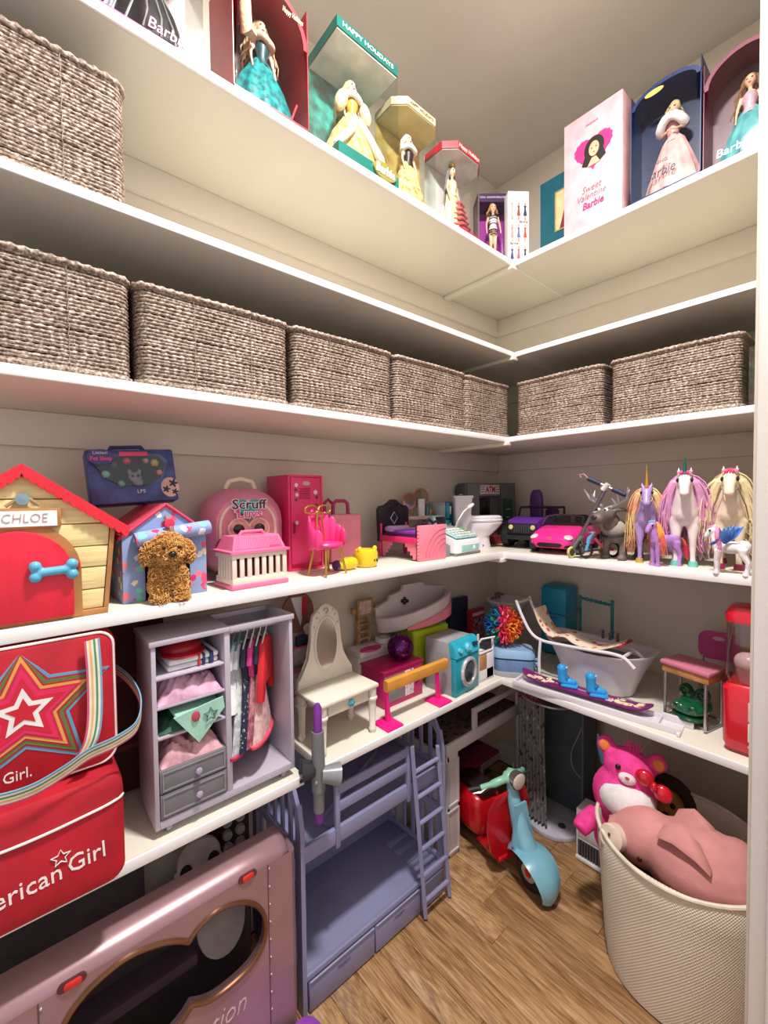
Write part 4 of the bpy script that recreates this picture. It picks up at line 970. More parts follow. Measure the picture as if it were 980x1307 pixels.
# silver and teal toy fridge behind the register
t = T('toy_mini_fridge', 'silver toy fridge with teal doors behind the cash register', 'toy fridge', (1.535, 1.29, Z4), math.radians(25))
b = B(); b.box(-0.05, 0.05, 0.02, 0.12, 0, 0.21, 0.003); b.out('cabinet', mat('#8f8f94', r=0.35, m=0.4), t)
for z0, z1 in ((0.006, 0.13), (0.134, 0.206)): b = B(); b.box(-0.05, 0.05, 0.002, 0.02, z0, z1, 0.005); d_ = b.out('door', mat('#1f9ab8', r=0.3), t); b = B(); b.box(-0.045, -0.04, -0.006, 0.002, z0 + 0.02, z1 - 0.015, 0.001); b.out('handle', mat('#cfd4d8', r=0.3, m=0.5), d_)

# cash register
t = T('toy_cash_register', 'white and aqua toy cash register with keypad', 'cash register', (1.385, 1.08, Z4), math.radians(3))
wt = mat('#ece9ee', r=0.38, noise=0.01); aq = mat('#9fd0cf', r=0.4, noise=0.02); gy = mat('#8d8e93', r=0.45)
b = B(); b.box(-0.085, 0.085, 0, 0.15, 0.0, 0.014, 0.004); b.out('grey_base', gy, t)
def rcx(x, y0, y1, z, r=0.015): return [(a, c, z) for a, c in rrect(-x, x, y0, y1, r, 4)]
b = B(); b.loft([rcx(0.087, -0.004, 0.152, 0.012), rcx(0.087, -0.004, 0.152, 0.045)] + [[(x, y, 0.058 + 0.34 * (y + 0.004)) for x, y, z in rcx(0.082, 0.002, 0.15, 0)]]); b.out('body', wt, t)
b = B(); b.box(-0.055, 0.06, -0.007, -0.003, 0.016, 0.042, 0.001); dr = b.out('cash_drawer', aq, t)
b = B(); b.lathe([(0, 0), (0.009, 0), (0.007, 0.003), (0, 0.003)], n=16, c=(0.028, -0.007, 0.028), mt=rot('X', pi / 2)); b.out('drawer_lock', mat('#dfe6e8', r=0.3), dr)
SL = rot('X', math.atan(0.34))
b = B(); b.box(-0.072, 0.072, 0.008, 0.1, 0.0, 0.006, 0.002, mt=tr(0, 0, 0.064) @ SL); kp = b.out('keypad_plate', aq, t)
for r_ in range(4):
    for c_ in range(6):
        x = -0.055 + 0.022 * c_; y = 0.02 + 0.021 * r_
        b = B(); b.box(x - 0.008, x + 0.008, y - 0.0075, y + 0.0075, 0.006, 0.011, 0.002, mt=tr(0, 0, 0.064) @ SL); b.out('key', mat('#5fae58', r=0.4) if (c_ == 5 and r_ > 1) else mat('#d9ddd8', r=0.4), kp)
b = B(); b.box(-0.08, 0.0, 0.108, 0.15, 0.085, 0.155, 0.008, mt=tr(0, 0.128, 0.12) @ rot('X', -0.3) @ tr(0, -0.128, -0.12)); dh = b.out('display_housing', aq, t)
b = B(); b.box(-0.068, -0.012, 0.104, 0.108, 0.115, 0.145, mt=tr(0, 0.128, 0.12) @ rot('X', -0.3) @ tr(0, -0.128, -0.12)); b.out('display_screen', mat('#17221f', r=0.15), dh)
b = B(); b.tube([(0.03, 0.09, 0.1), (0.026, 0.07, 0.135), (0.05, 0.06, 0.17), (0.085, 0.06, 0.188)], 0.0035, n=8); hs = b.out('scanner_cord', mat('#dfd6cf', r=0.4), t)
b = B(); b.tube([(0.08, 0.06, 0.185), (0.098, 0.06, 0.192), (0.118, 0.06, 0.2)], [0.006, 0.0085, 0.006], n=10); b.out('scanner_tip', wt, hs)
t = T('grey_toy_block', 'grey card reader box between doll bed and register', 'toy block', (1.272, 1.095, Z4), 0)
b = B(); b.box(-0.019, 0.019, 0, 0.07, 0, 0.045, 0.004); b.out('body', mat('#86878c', r=0.45, noise=0.02), t)
b = B(); b.box(-0.016, 0.016, 0.01, 0.05, 0.045, 0.048, 0.001); b.out('lid_panel', mat('#6d6e74', r=0.45), t)

# toilet
t = T('toy_toilet', 'white plastic doll toilet in the shelf corner', 'toilet', (1.615, 1.19, Z4), math.radians(48)); t.scale = (1.08,) * 3
wl = mat('#dcd5dc', r=0.3, noise=0.01)
b = B(); b.loft([rcx(0.045, 0.03, 0.115, 0.06, 0.008), rcx(0.052, 0.045, 0.115, 0.1, 0.008), rcx(0.056, 0.05, 0.118, 0.15, 0.008), rcx(0.064, 0.046, 0.12, 0.21, 0.008)]); b.out('tank', wl, t)
b = B(); b.box(-0.067, 0.067, 0.043, 0.123, 0.21, 0.22, 0.003); tl = b.out('tank_lid', wl, t)
b = B(); b.lathe([(0, 0), (0.01, 0), (0.008, 0.004), (0, 0.005)], n=14, c=(0.0, 0.085, 0.222)); b.out('flush_button', mat('#b5b0b6', r=0.3), tl)
def ell(rx, ry, y, z, n=24): return [(rx * math.cos(2 * pi * k / n), y + ry * math.sin(2 * pi * k / n), z) for k in range(n)]
b = B(); b.loft([ell(0.042, 0.06, 0.02, 0.0), ell(0.038, 0.055, 0.02, 0.03), ell(0.036, 0.052, 0.018, 0.05), ell(0.052, 0.066, 0.0, 0.08), ell(0.06, 0.078, -0.01, 0.105), ell(0.058, 0.076, -0.01, 0.112)]); b.out('bowl', wl, t)
b = B(); b.loft([ell(0.062, 0.08, -0.008, 0.112), ell(0.064, 0.082, -0.008, 0.118), ell(0.062, 0.08, -0.008, 0.122)]); b.out('seat', wl, t)
b = B(); b.loft([ell(0.062, 0.08, -0.006, 0.122), ell(0.063, 0.081, -0.006, 0.13), ell(0.055, 0.072, -0.004, 0.136)]); b.out('lid', wl, t)
for sg in (-1, 1): b = B(); b.sph((sg * 0.0385, 0.0, 0.014), 0.0028, n=8, m=6); b.out('screw_hole', eye_m, t)

# ATM
t = T('toy_cash_machine', 'dark grey toy cash machine in the shelf corner', 'cash machine', (1.815, 1.265, Z4), math.radians(-14))
dg = mat('#5a5b5e', r=0.5, noise=0.03); dg2 = mat('#77787a', r=0.5, noise=0.03)
b = B(); b.box(-0.15, 0.15, 0.03, 0.12, 0, 0.3, 0.02, 3); b.out('cabinet', dg, t)
for x0, x1 in ((-0.15, -0.085), (0.055, 0.15)):
    b = B(); b.prism([(0.03, 0.0), (-0.02, 0.0), (-0.012, 0.09), (0.0, 0.13), (0.004, 0.3), (0.03, 0.3)], x0, x1, ax='x', b=0.003); b.out('side_cheek', dg2 if x0 < 0 else dg, t)
b = B(); b.box(-0.083, 0.053, 0.006, 0.03, 0.235, 0.296, 0.003); hd = b.out('header', dg2, t)
b = B(); b.box(-0.075, 0.045, 0.002, 0.006, 0.245, 0.288, 0.001); sg_ = b.out('sign_plate', mat('#cfcbc8', r=0.4), hd)
text('ATM', 0.042, mat('#9c2331', r=0.4, noise=0), sg_, (-0.015, 0.001, 0.266), width=0.06, bold=0.0012)
for x0, x1 in ((-0.073, -0.05), (0.02, 0.043)):
    for z in (0.254, 0.266, 0.278): b = B(); b.box(x0, x1, 0.001, 0.002, z, z + 0.004); b.out('sign_stripe', mat('#6d6b6d', r=0.4), sg_)
b = B(); b.box(-0.07, 0.0, 0.02, 0.029, 0.12, 0.225, 0.01); b.out('screen', mat('#16181c', r=0.2), t)
b = B(); b.prism([(0.03, 0.0), (-0.05, 0.0), (-0.05, 0.04), (0.03, 0.1)], -0.083, 0.053, ax='x'); b.out('keypad_ledge', mat('#8c2f30', r=0.5, noise=0.1), t)
b = B(); b.box(0.065, 0.125, -0.006, 0.002, 0.1, 0.22, 0.003); gp = b.out('green_panel', mat('#1f3f35', r=0.4), t)
for z in (0.125, 0.165): b = B(); b.box(0.08, 0.105, -0.009, -0.005, z, z + 0.006, 0.001); b.out('card_slot', mat('#9fb0a8', r=0.4), gp)
# ---------------------------------------------------------------- toy shelf, right run
# purple jeep
t = T('toy_jeep', 'purple and black open doll jeep in the shelf corner', 'toy car', (1.70, 1.035, Z4), RIGHT + math.radians(4)); t.scale = (0.92,) * 3
pu = mat('#5a2a86', r=0.35, noise=0.03); bk = mat('#17161b', r=0.5, noise=0.05)
b = B(); b.box(-0.1, 0.1, 0.02, 0.34, 0.04, 0.1, 0.008); b.out('chassis', bk, t)
b = B(); b.loft([[(-0.072, 0.0, 0.125), (0.072, 0.0, 0.125), (0.072, 0.0, 0.09), (-0.072, 0.0, 0.09)], [(-0.08, 0.02, 0.138), (0.08, 0.02, 0.138), (0.08, 0.02, 0.09), (-0.08, 0.02, 0.09)], [(-0.092, 0.13, 0.15), (0.092, 0.13, 0.15), (0.092, 0.13, 0.09), (-0.092, 0.13, 0.09)]]); b.out('bonnet', pu, t)
b = B(); b.box(-0.075, 0.075, -0.004, 0.004, 0.07, 0.122, 0.002); gr = b.out('grille', bk, t)
for i in range(7): b = B(); b.box(-0.036 + 0.012 * i - 0.003, -0.036 + 0.012 * i + 0.003, -0.006, -0.003, 0.078, 0.115, 0.001); b.out('grille_slot', mat('#3b3b42', r=0.4), gr)
for sg in (-1, 1): b = B(); b.lathe([(0, 0), (0.012, 0), (0.01, 0.004), (0, 0.005)], n=16, c=(sg * 0.056, -0.004, 0.103), mt=rot('X', pi / 2)); b.out('headlight', mat('#d8c98f', r=0.15), t)
b = B(); b.box(-0.1, 0.1, -0.02, 0.0, 0.045, 0.066, 0.004); b.out('bumper', bk, t)
for x in (-0.1, 0.1):
    for y in (0.055, 0.28):
        b = B(); b.lathe([(0.0, -0.022), (0.03, -0.022), (0.046, -0.018), (0.048, 0.0), (0.046, 0.018), (0.03, 0.022), (0.0, 0.022)], n=24, c=(x, y, 0.048), mt=rot('Y', pi / 2)); wh = b.out('wheel', bk, t)
        b = B(); b.lathe([(0.0, -0.024), (0.022, -0.023), (0.024, 0.0), (0.022, 0.023), (0, 0.024)], n=12, c=(x, y, 0.048), mt=rot('Y', pi / 2)); b.out('hub', mat('#55555c', r=0.35), wh)
    b = B(); b.prism(arc(0.055, 0.055, 0.062, 0.1, pi - 0.1, 10, 0.052), x - 0.026, x + 0.026, ax='x'); b.out('mudguard', bk, t)
    sg = 1 if x > 0 else -1
    b = B(); b.box(x - 0.006 * sg - 0.004, x - 0.006 * sg + 0.004, 0.13, 0.34, 0.09, 0.145, 0.003); b.out('door_panel', pu, t)
b = B(); b.tube([(-0.09, 0.135, 0.145), (-0.085, 0.155, 0.195), (0.085, 0.155, 0.195), (0.09, 0.135, 0.145)], 0.006, n=8); b.out('windscreen_frame', bk, t)
b = B(); b.tube([(-0.09, 0.28, 0.1), (-0.088, 0.275, 0.195), (0.088, 0.275, 0.195), (0.09, 0.28, 0.1)], 0.007, n=8); b.out('roll_bar', bk, t)
for sg in (-1, 1):
    b = B(); b.tube([(sg * 0.085, 0.155, 0.195), (sg * 0.088, 0.275, 0.195)], 0.006, n=8); b.out('side_bar', bk, t)
    b = B(); b.box(sg * 0.042 - 0.03, sg * 0.042 + 0.03, 0.19, 0.24, 0.1, 0.13, 0.008); b.out('seat_cushion', pu, t)
    hh = 0.285 if sg < 0 else 0.2
    b = B(); b.loft([[(sg * 0.042 + x, y, z) for x, y in rrect(-w_, w_, 0.228, 0.256, 0.01, 3)] for z, w_ in ((0.12, 0.03), (0.18, 0.034), (hh - 0.04, 0.033), (hh - 0.012, 0.026), (hh, 0.014))]); b.out('seat_back', mat('#4a2270', r=0.45), t)

# pink convertible
t = T('toy_convertible', 'hot pink doll convertible car with black interior', 'toy car', (1.605, 0.855, Z4), RIGHT + math.radians(6))
hpk = mat('#ee2a8c', r=0.2, noise=0.015, coat=0.5)
def csec(y, w_, zb, zt, r=0.02):
    return [(x, y, z) for x, z in rrect(-w_, w_, zb, zt, min(r, (zt - zb) * 0.45), 4)]
b = B(); b.loft([csec(-0.004, 0.055, 0.034, 0.052), csec(0.004, 0.078, 0.026, 0.066), csec(0.03, 0.09, 0.022, 0.084, 0.026), csec(0.08, 0.094, 0.02, 0.098, 0.03), csec(0.13, 0.095, 0.02, 0.108, 0.028), csec(0.16, 0.095, 0.02, 0.108, 0.024), csec(0.3, 0.095, 0.02, 0.112, 0.026), csec(0.345, 0.088, 0.03, 0.11, 0.03), csec(0.36, 0.07, 0.04, 0.1, 0.02)]); b.out('body_shell', hpk, t, ang=0.9)
b = B(); b.prism([(-0.05, 0.04), (-0.04, 0.03), (0.04, 0.03), (0.05, 0.04), (0.04, 0.047), (-0.04, 0.047)], -0.012, 0.006, b=0.002); b.out('grille', mat('#1b1218', r=0.4), t)
for sg in (-1, 1):
    b = B(); b.prism([(sg * 0.055, 0.028), (sg * 0.075, 0.03), (sg * 0.078, 0.042), (sg * 0.06, 0.036)], -0.004, 0.016); b.out('air_intake', mat('#1b1218', r=0.4), t)
    b = B(); b.sph((sg * 0.068, 0.012, 0.069), (0.017, 0.016, 0.006), n=12, m=7, mt=rot('Y', sg * 0.25) @ rot('X', 0.5)); b.out('headlight', mat('#e8d8d8', r=0.1, m=0.2), t)
    for y in (0.066, 0.29):
        b = B(); b.lathe([(0.0, -0.014), (0.028, -0.014), (0.034, -0.01), (0.034, 0.01), (0.028, 0.014), (0.0, 0.014)], n=24, c=(sg * 0.086, y, 0.034), mt=rot('Y', pi / 2)); wh = b.out('wheel', mat('#16141a', r=0.5), t)
        for k in range(5):
            b = B(); a = 2 * pi * k / 5; b.box(sg * 0.1, sg * 0.102, -0.003, 0.003, 0.004, 0.024, mt=tr(0, y, 0.034) @ rot('X', a)); b.out('wheel_spoke', mat('#b9b3ba', r=0.3, m=0.5), wh)
b = B(); b.box(-0.078, 0.078, 0.165, 0.3, 0.09, 0.1135, 0.006); b.out('cockpit', mat('#1a161c', r=0.6), t)
P = [(-0.082, 0.125, 0.108), (-0.075, 0.16, 0.142), (-0.04, 0.165, 0.15), (0.04, 0.165, 0.15), (0.075, 0.16, 0.142), (0.082, 0.125, 0.108)]
b = B(); b.tube(P, 0.004, n=8); b.out('windscreen_frame', mat('#2a2229', r=0.3), t)
b = B(); b.mesh(P, [(0, 1, 2, 3, 4, 5)]); b.out('windscreen', mat_clear('#b8a8b0', 0.1), t, flat=True)
for sg in (-1, 1):
    b = B(); b.box(sg * 0.038 - 0.028, sg * 0.038 + 0.028, 0.235, 0.265, 0.09, 0.15, 0.012, 3); b.out('seat_back', mat('#221c24', r=0.5), t)
    b = B(); b.sph((sg * 0.094, 0.16, 0.115), (0.01, 0.008, 0.007), n=10, m=7); b.out('wing_mirror', mat('#2a2229', r=0.3), t)
b = B(); b.prism(arc(0, 0.062, 0.005, 0, 2 * pi, 8, 0.006), -0.0015, 0.004, c=(0, 0.002, 0.002)); b.out('gold_emblem', mat('#d9a84a', r=0.3, m=0.6), t)
b = B(); b.tube([(-0.05 + 0.02 * math.cos(a), 0.19 + 0.006 * math.sin(a), 0.126 + 0.02 * math.sin(a)) for a in [2 * pi * i / 14 for i in range(14)]], 0.003, n=6, closed=True); b.out('steering_wheel', mat('#221c24', r=0.5), t)

# kick scooter
t = T('doll_kick_scooter', 'grey folding doll kick scooter with navy grips', 'kick scooter', (1.565, 0.748, Z4))
gm = mat('#8f8a8c', r=0.3, m=0.7, noise=0.03); nv = mat('#1f2a4a', r=0.6)
def ring(b, c, r, rt, axis, n=22):
    c = Vector(c); ax = Vector(axis).normalized(); u = ax.orthogonal().normalized(); v = ax.cross(u)
    b.tube([c + u * r * math.cos(2 * pi * k / n) + v * r * math.sin(2 * pi * k / n) for k in range(n)], rt, n=8, closed=True)
AX = Vector((0.25, 1, 0))
for c, nm in (((0, 0, 0.022), 'front_wheel'), ((0.17, -0.04, 0.022), 'rear_wheel')):
    b = B(); ring(b, c, 0.017, 0.005, AX); wh = b.out(nm, mat('#cfc77a', r=0.35), t)
    b = B(); b.cyl(Vector(c) - AX * 0.004, Vector(c) + AX * 0.004, 0.013, n=14); b.out('hub', mat('#4a4448', r=0.4), wh)
TOP = Vector((0.012, -0.118, 0.262))
b = B(); b.tube([(0.008, 0.004, 0.03), (0.012, -0.012, 0.06), (0.02, -0.03, 0.085)], [0.009, 0.011, 0.01], n=10); b.out('fork', gm, t)
b = B(); b.tube([(0.016, -0.02, 0.07), tuple(TOP)], 0.0068, n=10); b.out('steering_tube', mat('#7d7678', r=0.3, m=0.6), t)
b = B(); b.tube([TOP + Vector((0, 0.012, -0.012)), TOP + Vector((0, -0.006, 0.008))], 0.0105, n=10); b.out('tube_clamp', mat('#d8d2d2', r=0.3), t)
HB = Vector((0.0, -0.066, -0.032))
b = B(); b.cyl(TOP - HB * 0.35, TOP + HB * 0.35, 0.005, n=10); b.out('handlebar', mat('#c9b5b5', r=0.25, m=0.6), t)
for sg in (-1, 1): b = B(); b.cyl(TOP + HB * sg * 0.3, TOP + HB * sg * 0.95, 0.0085, n=12); b.out('grip', nv, t)
b = B(); b.tube([TOP - HB * 0.95, TOP - HB * 1.1 + Vector((0, 0.006, 0.012)), TOP - HB * 1.25 + Vector((0, 0.012, 0.006)), TOP - HB * 1.2 + Vector((0, 0.01, -0.004))], 0.0025, n=6); b.out('bell_wire', mat('#b98a8a', r=0.3), t)
b = B(); b.tube([TOP + HB * 0.9, TOP + HB * 0.5 + Vector((0.01, -0.02, -0.03)), TOP + Vector((0.02, -0.03, -0.06)), (0.008, -0.075, 0.17)], 0.002, n=6); b.out('brake_cable', mat('#c9c4c6', r=0.35), t)
b = B(); b.box(0.0, 0.16, -0.018, 0.018, 0.02, 0.027, 0.002, mt=tr(0.012, -0.005, 0) @ rot('Z', -0.22)); b.out('deck', gm, t)
# small blue and pink doll bike lying behind it
t = T('small_doll_bicycle', 'small blue and pink doll bicycle beside the kick scooter', 'bicycle', (1.585, 0.684, Z4))
for c in ((0, 0.02, 0.03), (0.1, -0.035, 0.03)): b = B(); ring(b, c, 0.025, 0.0045, (0.5, 0.86, 0), 20); b.out('wheel', mat('#1d1b20', r=0.5), t)
b = B(); b.tube([(0.0, 0.02, 0.03), (0.008, 0.012, 0.075), (0.02, 0.0, 0.09)], [0.005, 0.008, 0.006], n=8); b.out('fork', mat('#5aa7d8', r=0.35), t)
b = B(); b.tube([(0.02, 0.0, 0.08), (0.06, -0.015, 0.04), (0.1, -0.035, 0.03)], 0.006, n=8); b.out('frame_tube', mat('#d8477f', r=0.35), t)
b = B(); b.tube([(-0.012, -0.015, 0.1), (0.02, 0.0, 0.095), (0.012, 0.03, 0.1)], 0.0035, n=8); b.out('handlebar', mat('#c9a5c4', r=0.35), t)
b = B(); b.box(0.055, 0.09, -0.038, -0.012, 0.062, 0.07, 0.003); b.out('saddle', mat('#b83a6a', r=0.4), t)

# reindeer
t = T('toy_reindeer', 'grey brown toy reindeer with silver antlers and dark harness', 'toy reindeer', (1.64, 0.628, Z4), math.radians(-105)); t.scale = (1.02,) * 3
b = B()
for x, y in ((-0.03, 0.0), (0.03, 0.005), (-0.03, 0.095), (0.03, 0.09)):
    b.tube([(x, y - 0.003, 0.0), (x, y, 0.045), (x * 0.9, y + 0.008, 0.08)], [0.013, 0.0125, 0.022], n=10); b.sph((x, y - 0.006, 0.008), (0.016, 0.02, 0.009))
b.sph((0, 0.012, 0.1), (0.042, 0.044, 0.045)); b.sph((0, 0.06, 0.095), (0.043, 0.062, 0.042)); b.tube([(0, 0.0, 0.11), (0, -0.025, 0.145)], [0.036, 0.028], n=10)
b.sph((0, -0.04, 0.16), (0.029, 0.034, 0.028)); b.tube([(0, -0.05, 0.158), (0, -0.085, 0.146)], [0.024, 0.024], n=10); b.sph((0, -0.09, 0.145), (0.025, 0.018, 0.021))
for sg in (-1, 1): b.tube([(sg * 0.024, -0.03, 0.175), (sg * 0.05, -0.02, 0.178), (sg * 0.062, -0.015, 0.17)], [0.008, 0.008, 0.003], n=8)
skin_out(b, 'body', mat('#6d625a', r=0.55, noise=0.08, ns=30, hex2='#5a504a'), t, 0.0045, 3)
b = B(); b.sph((0, 0.0, 0.11), (0.045, 0.036, 0.042)); b.out('chest_fur', mat('#a59c92', r=0.85, bump=0.8, bs=140), t)
b = B(); b.tube([(0.047 * math.cos(a), 0.012 + 0.05 * math.sin(a) , 0.098 + 0.016 * math.sin(a)) for a in [2 * pi * i / 24 for i in range(24)]], 0.005, n=8, closed=True); b.out('harness', mat('#23252f', r=0.5), t)
for sg in (-1, 1):
    b = B(); b.sph((sg * 0.014, -0.062, 0.176), 0.008, n=10, m=7); ey = b.out('eye', mat('#e8e4e0', r=0.25), t)
    b = B(); b.sph((sg * 0.015, -0.068, 0.177), 0.0042, n=8, m=6); b.out('pupil', eye_m, ey)
    an = mat('#c9cbd2', r=0.35, m=0.3)
    b = B(); b.tube([(sg * 0.014, -0.034, 0.184), (sg * 0.04, -0.03, 0.2), (sg * 0.07, -0.035, 0.215), (sg * 0.085, -0.05, 0.25)], [0.006, 0.006, 0.005, 0.002], n=8)
    for p, q in (((0.04, -0.03, 0.2), (0.05, -0.055, 0.23)), ((0.058, -0.033, 0.21), (0.066, -0.015, 0.245)), ((0.03, -0.031, 0.195), (0.03, -0.055, 0.215))):
        b.tube([(sg * p[0], p[1], p[2]), (sg * (p[0] + q[0]) / 2 * 1.02, (p[1] + q[1]) / 2, (p[2] + q[2]) / 2), (sg * q[0], q[1], q[2])], [0.005, 0.004, 0.0015], n=8)
    b.out('antler', an, t)
b = B(); b.sph((0, -0.106, 0.152), (0.012, 0.006, 0.008), n=10, m=7); b.out('nose', mat('#3b322d', r=0.3), t)
b = B(); b.tube([(0, 0.118, 0.1), (0, 0.132, 0.095), (0, 0.136, 0.08)], [0.01, 0.009, 0.003], n=8); b.out('tail', mat('#a59c92', r=0.7), t)

# toy horses
def smooth_pts(P, n=6):
    out = []
    P = [Vector(p) for p in P]
    for i in range(len(P) - 1):
        p0, p1, p2, p3 = P[max(i - 1, 0)], P[i], P[i + 1], P[min(i + 2, len(P) - 1)]
        for k in range(n):
            t_ = k / n; out.append(0.5 * ((2 * p1) + (p2 - p0) * t_ + (2 * p0 - 5 * p1 + 4 * p2 - p3) * t_ * t_ + (3 * p1 - p0 - 3 * p2 + p3) * t_ ** 3))
    out.append(P[-1]); return out
def horse(name, label, loc, rz, h, body, hoof, mane, mane2, horn=None, forelock=None, wings=None, bridle=None, tail=None, neckup=0.0, longmane=0.45, chib=False, extra=None):
    t = T(name, label, 'toy horse', loc, rz, group='toy horses on the shelf'); s = h
    lw = 1.35 if chib else 1.0
    b = B()
    for sg in (-1, 1):
        b.tube([(sg * .075 * s, 0, .0 * s), (sg * .072 * s, 0.0, .1 * s), (sg * .07 * s, -.005 * s, .27 * s), (sg * .075 * s, .03 * s, .48 * s)], [.034 * s * lw, .026 * s * lw, .036 * s * lw, .075 * s], n=10)
        b.tube([(sg * .08 * s, .47 * s, 0), (sg * .08 * s, .49 * s, .14 * s), (sg * .08 * s, .5 * s, .25 * s), (sg * .08 * s, .42 * s, .4 * s), (sg * .07 * s, .42 * s, .52 * s)], [.034 * s * lw, .027 * s * lw, .036 * s * lw, .07 * s, .09 * s], n=10)
    b.sph((0, .03 * s, .55 * s), (.125 * s, .13 * s, .14 * s)); b.sph((0, .23 * s, .54 * s), (.12 * s, .24 * s, .13 * s)); b.sph((0, .42 * s, .56 * s), (.125 * s, .13 * s, .135 * s))
    b.tube([(0, .02 * s, .58 * s), (0, -.03 * s, .7 * s), (0, -.05 * s, .8 * s), (0, -.055 * s, .87 * s)], [.12 * s, .09 * s, .072 * s, .066 * s], n=12)
    hb_ = 1.25 if chib else 1.0
    b.sph((0, -.075 * s, .88 * s), (.068 * s * hb_, .075 * s, .07 * s * hb_)); b.tube([(0, -.09 * s, .875 * s), (0, -.15 * s, .81 * s), (0, -.185 * s, .755 * s)], [.064 * s * hb_, .048 * s * hb_, .042 * s * hb_], n=12)
    b.sph((0, -.195 * s, .745 * s), (.047 * s * hb_, .036 * s, .04 * s))
    for sg in (-1, 1): b.tube([(sg * .04 * s, -.05 * s, .93 * s), (sg * .05 * s, -.05 * s, .97 * s), (sg * .052 * s, -.05 * s, 1.01 * s)], [.024 * s, .02 * s, .005 * s], n=8)
    skin_out(b, 'body', mat(body, r=0.35, noise=0.03), t, 0.017 * s, 3)
    for x, y in ((-.075, 0), (.075, 0), (-.08, .47), (.08, .47)):
        b = B(); b.lathe([(.0, 0.0), (.045 * s * lw, 0.0), (.037 * s * lw, .055 * s), (0, .058 * s)], n=14, c=(x * s, y * s - .004 * s, 0)); b.out('hoof', mat(hoof, r=0.35), t)
    for sg in (-1, 1):
        b = B(); b.sph((sg * .056 * s * hb_, -.118 * s, .875 * s), (.016 * s, .022 * s, .024 * s), n=10, m=7); b.out('eye', eye_m, t)
    rr = random.Random(len(label)); b = B(); roots = []; dirs = []
    for k in range(260):
        u = rr.random(); sg = rr.choice((-1, 1))
        roots.append((sg * rr.uniform(.02, .06) * s, (-.01 + .05 * (1 - u)) * s, (.68 + .27 * u) * s)); dirs.append((sg * rr.uniform(.3, .8), rr.uniform(-.1, .5), rr.uniform(-.5, .2)))
    strands(b, roots, dirs, longmane * s, r=.0068 * s, wav=.04 * s, drop=6.0, k=9, seed=3)
    for sg in (-1, 1): b.tube(smooth_pts([(sg * .03 * s, .0, .93 * s), (sg * .085 * s, .01 * s, .86 * s), (sg * .125 * s, .015 * s, .74 * s), (sg * .145 * s, .02 * s, (.93 - longmane * .75) * s)]), [.03 * s] * 6 + [.045 * s] * 6 + [.04 * s - .003 * s * i for i in range(7)], n=8)
    o = b.out('mane', mat(mane, r=0.5, hex2=mane2, ns=14, bump=0.5, bs=260), t)
    tl = tail or (mane, mane2); b = B(); roots = [(rr.uniform(-.02, .02) * s, .54 * s, .6 * s) for k in range(30)]; dirs = [(rr.uniform(-.4, .4), 1, rr.uniform(-.2, .3)) for k in range(30)]
    strands(b, roots, dirs, .5 * s, r=.011 * s, wav=.02 * s, drop=5.0, k=9, seed=4); b.out('tail', mat(tl[0], r=0.5, hex2=tl[1], ns=14), t)
    if forelock:
        b = B(); b.sph((0, -.075 * s, .955 * s), (.05 * s * hb_, .04 * s, .025 * s)); strands(b, [((k - 4) * .008 * s, -.1 * s, .965 * s) for k in range(9)], [((k - 4) * .3, -.6, .0) for k in range(9)], .055 * s, r=.009 * s, wav=.004 * s, drop=1.5); b.out('forelock', mat(forelock, r=0.5, bump=0.4, bs=200), t)
    if horn: b = B(); b.tube([(0, -.105 * s, .94 * s), (0, -.12 * s, 1.02 * s), (0, -.13 * s, horn[1] * s)], [.022 * s, .014 * s, .002 * s], n=10); b.out('horn', mat(horn[0], r=0.3, m=0.2), t)
    if bridle:
        b = B(); ringp = [(.062 * s * math.cos(a), -.155 * s + .03 * s * math.sin(a), .8 * s + .04 * s * math.sin(a)) for a in [2 * pi * i / 18 for i in range(18)]]; b.tube(ringp, .006 * s, n=6, closed=True); b.out('noseband', mat(bridle, r=0.4, m=0.4), t)
        for sg in (-1, 1): b = B(); b.tube([(sg * .06 * s, -.15 * s, .79 * s), (sg * .12 * s, -.08 * s, .62 * s), (sg * .14 * s, .0, .5 * s), (sg * .12 * s, .12 * s, .64 * s)], .006 * s, n=6); b.out('rein', mat(bridle, r=0.4, m=0.4), t)
    if extra: extra(t, s)
    return t
horse('toy_unicorn', 'lilac toy unicorn with blond and coral mane and gold hooves', (1.63, 0.52, Z4), RIGHT + math.radians(16), 0.272, '#a78bc8', '#c9a44c', '#e6cf8a', '#e89480', horn=('#c98f3c', 1.22), longmane=0.62, bridle='#d9c08a')
horse('toy_pony', 'small lilac toy pony with rainbow mane in front of the unicorns', (1.575, 0.477, Z4), RIGHT + math.radians(-36), 0.152, '#b27fc9', '#b27fc9', '#e83a6a', '#f0b53c', forelock='#4fb5bd', longmane=0.5, chib=True)
horse('toy_unicorn', 'white toy unicorn with pink mane, green horn and mint hooves', (1.635, 0.413, Z4), RIGHT + math.radians(13), 0.315, '#e6d8da', '#6fc4b4', '#e39ac0', '#c98fc0', horn=('#1f6d62', 1.12), forelock='#e03c86', longmane=0.62)
def saddle(t, s):
    b = B(); b.sph((0, .24 * s, .6 * s), (.135 * s, .13 * s, .1 * s)); b.out('saddle_blanket', mat('#b3204f', r=0.5, bump=0.3), t)
    b = B(); b.sph((0, -.105 * s, .92 * s), (.03 * s, .02 * s, .03 * s)); b.out('forehead_star', mat('#d9a06a', r=0.4), t)
horse('toy_horse', 'cream toy horse with blond mane, bridle and crimson saddle blanket', (1.66, 0.302, Z4), RIGHT + math.radians(8), 0.315, '#ead6bd', '#a5305a', '#e6d3a5', '#d8c39a', forelock='#d94a7c', longmane=0.6, bridle='#9a9088', extra=saddle, tail=('#c03a6a', '#a52a58'))
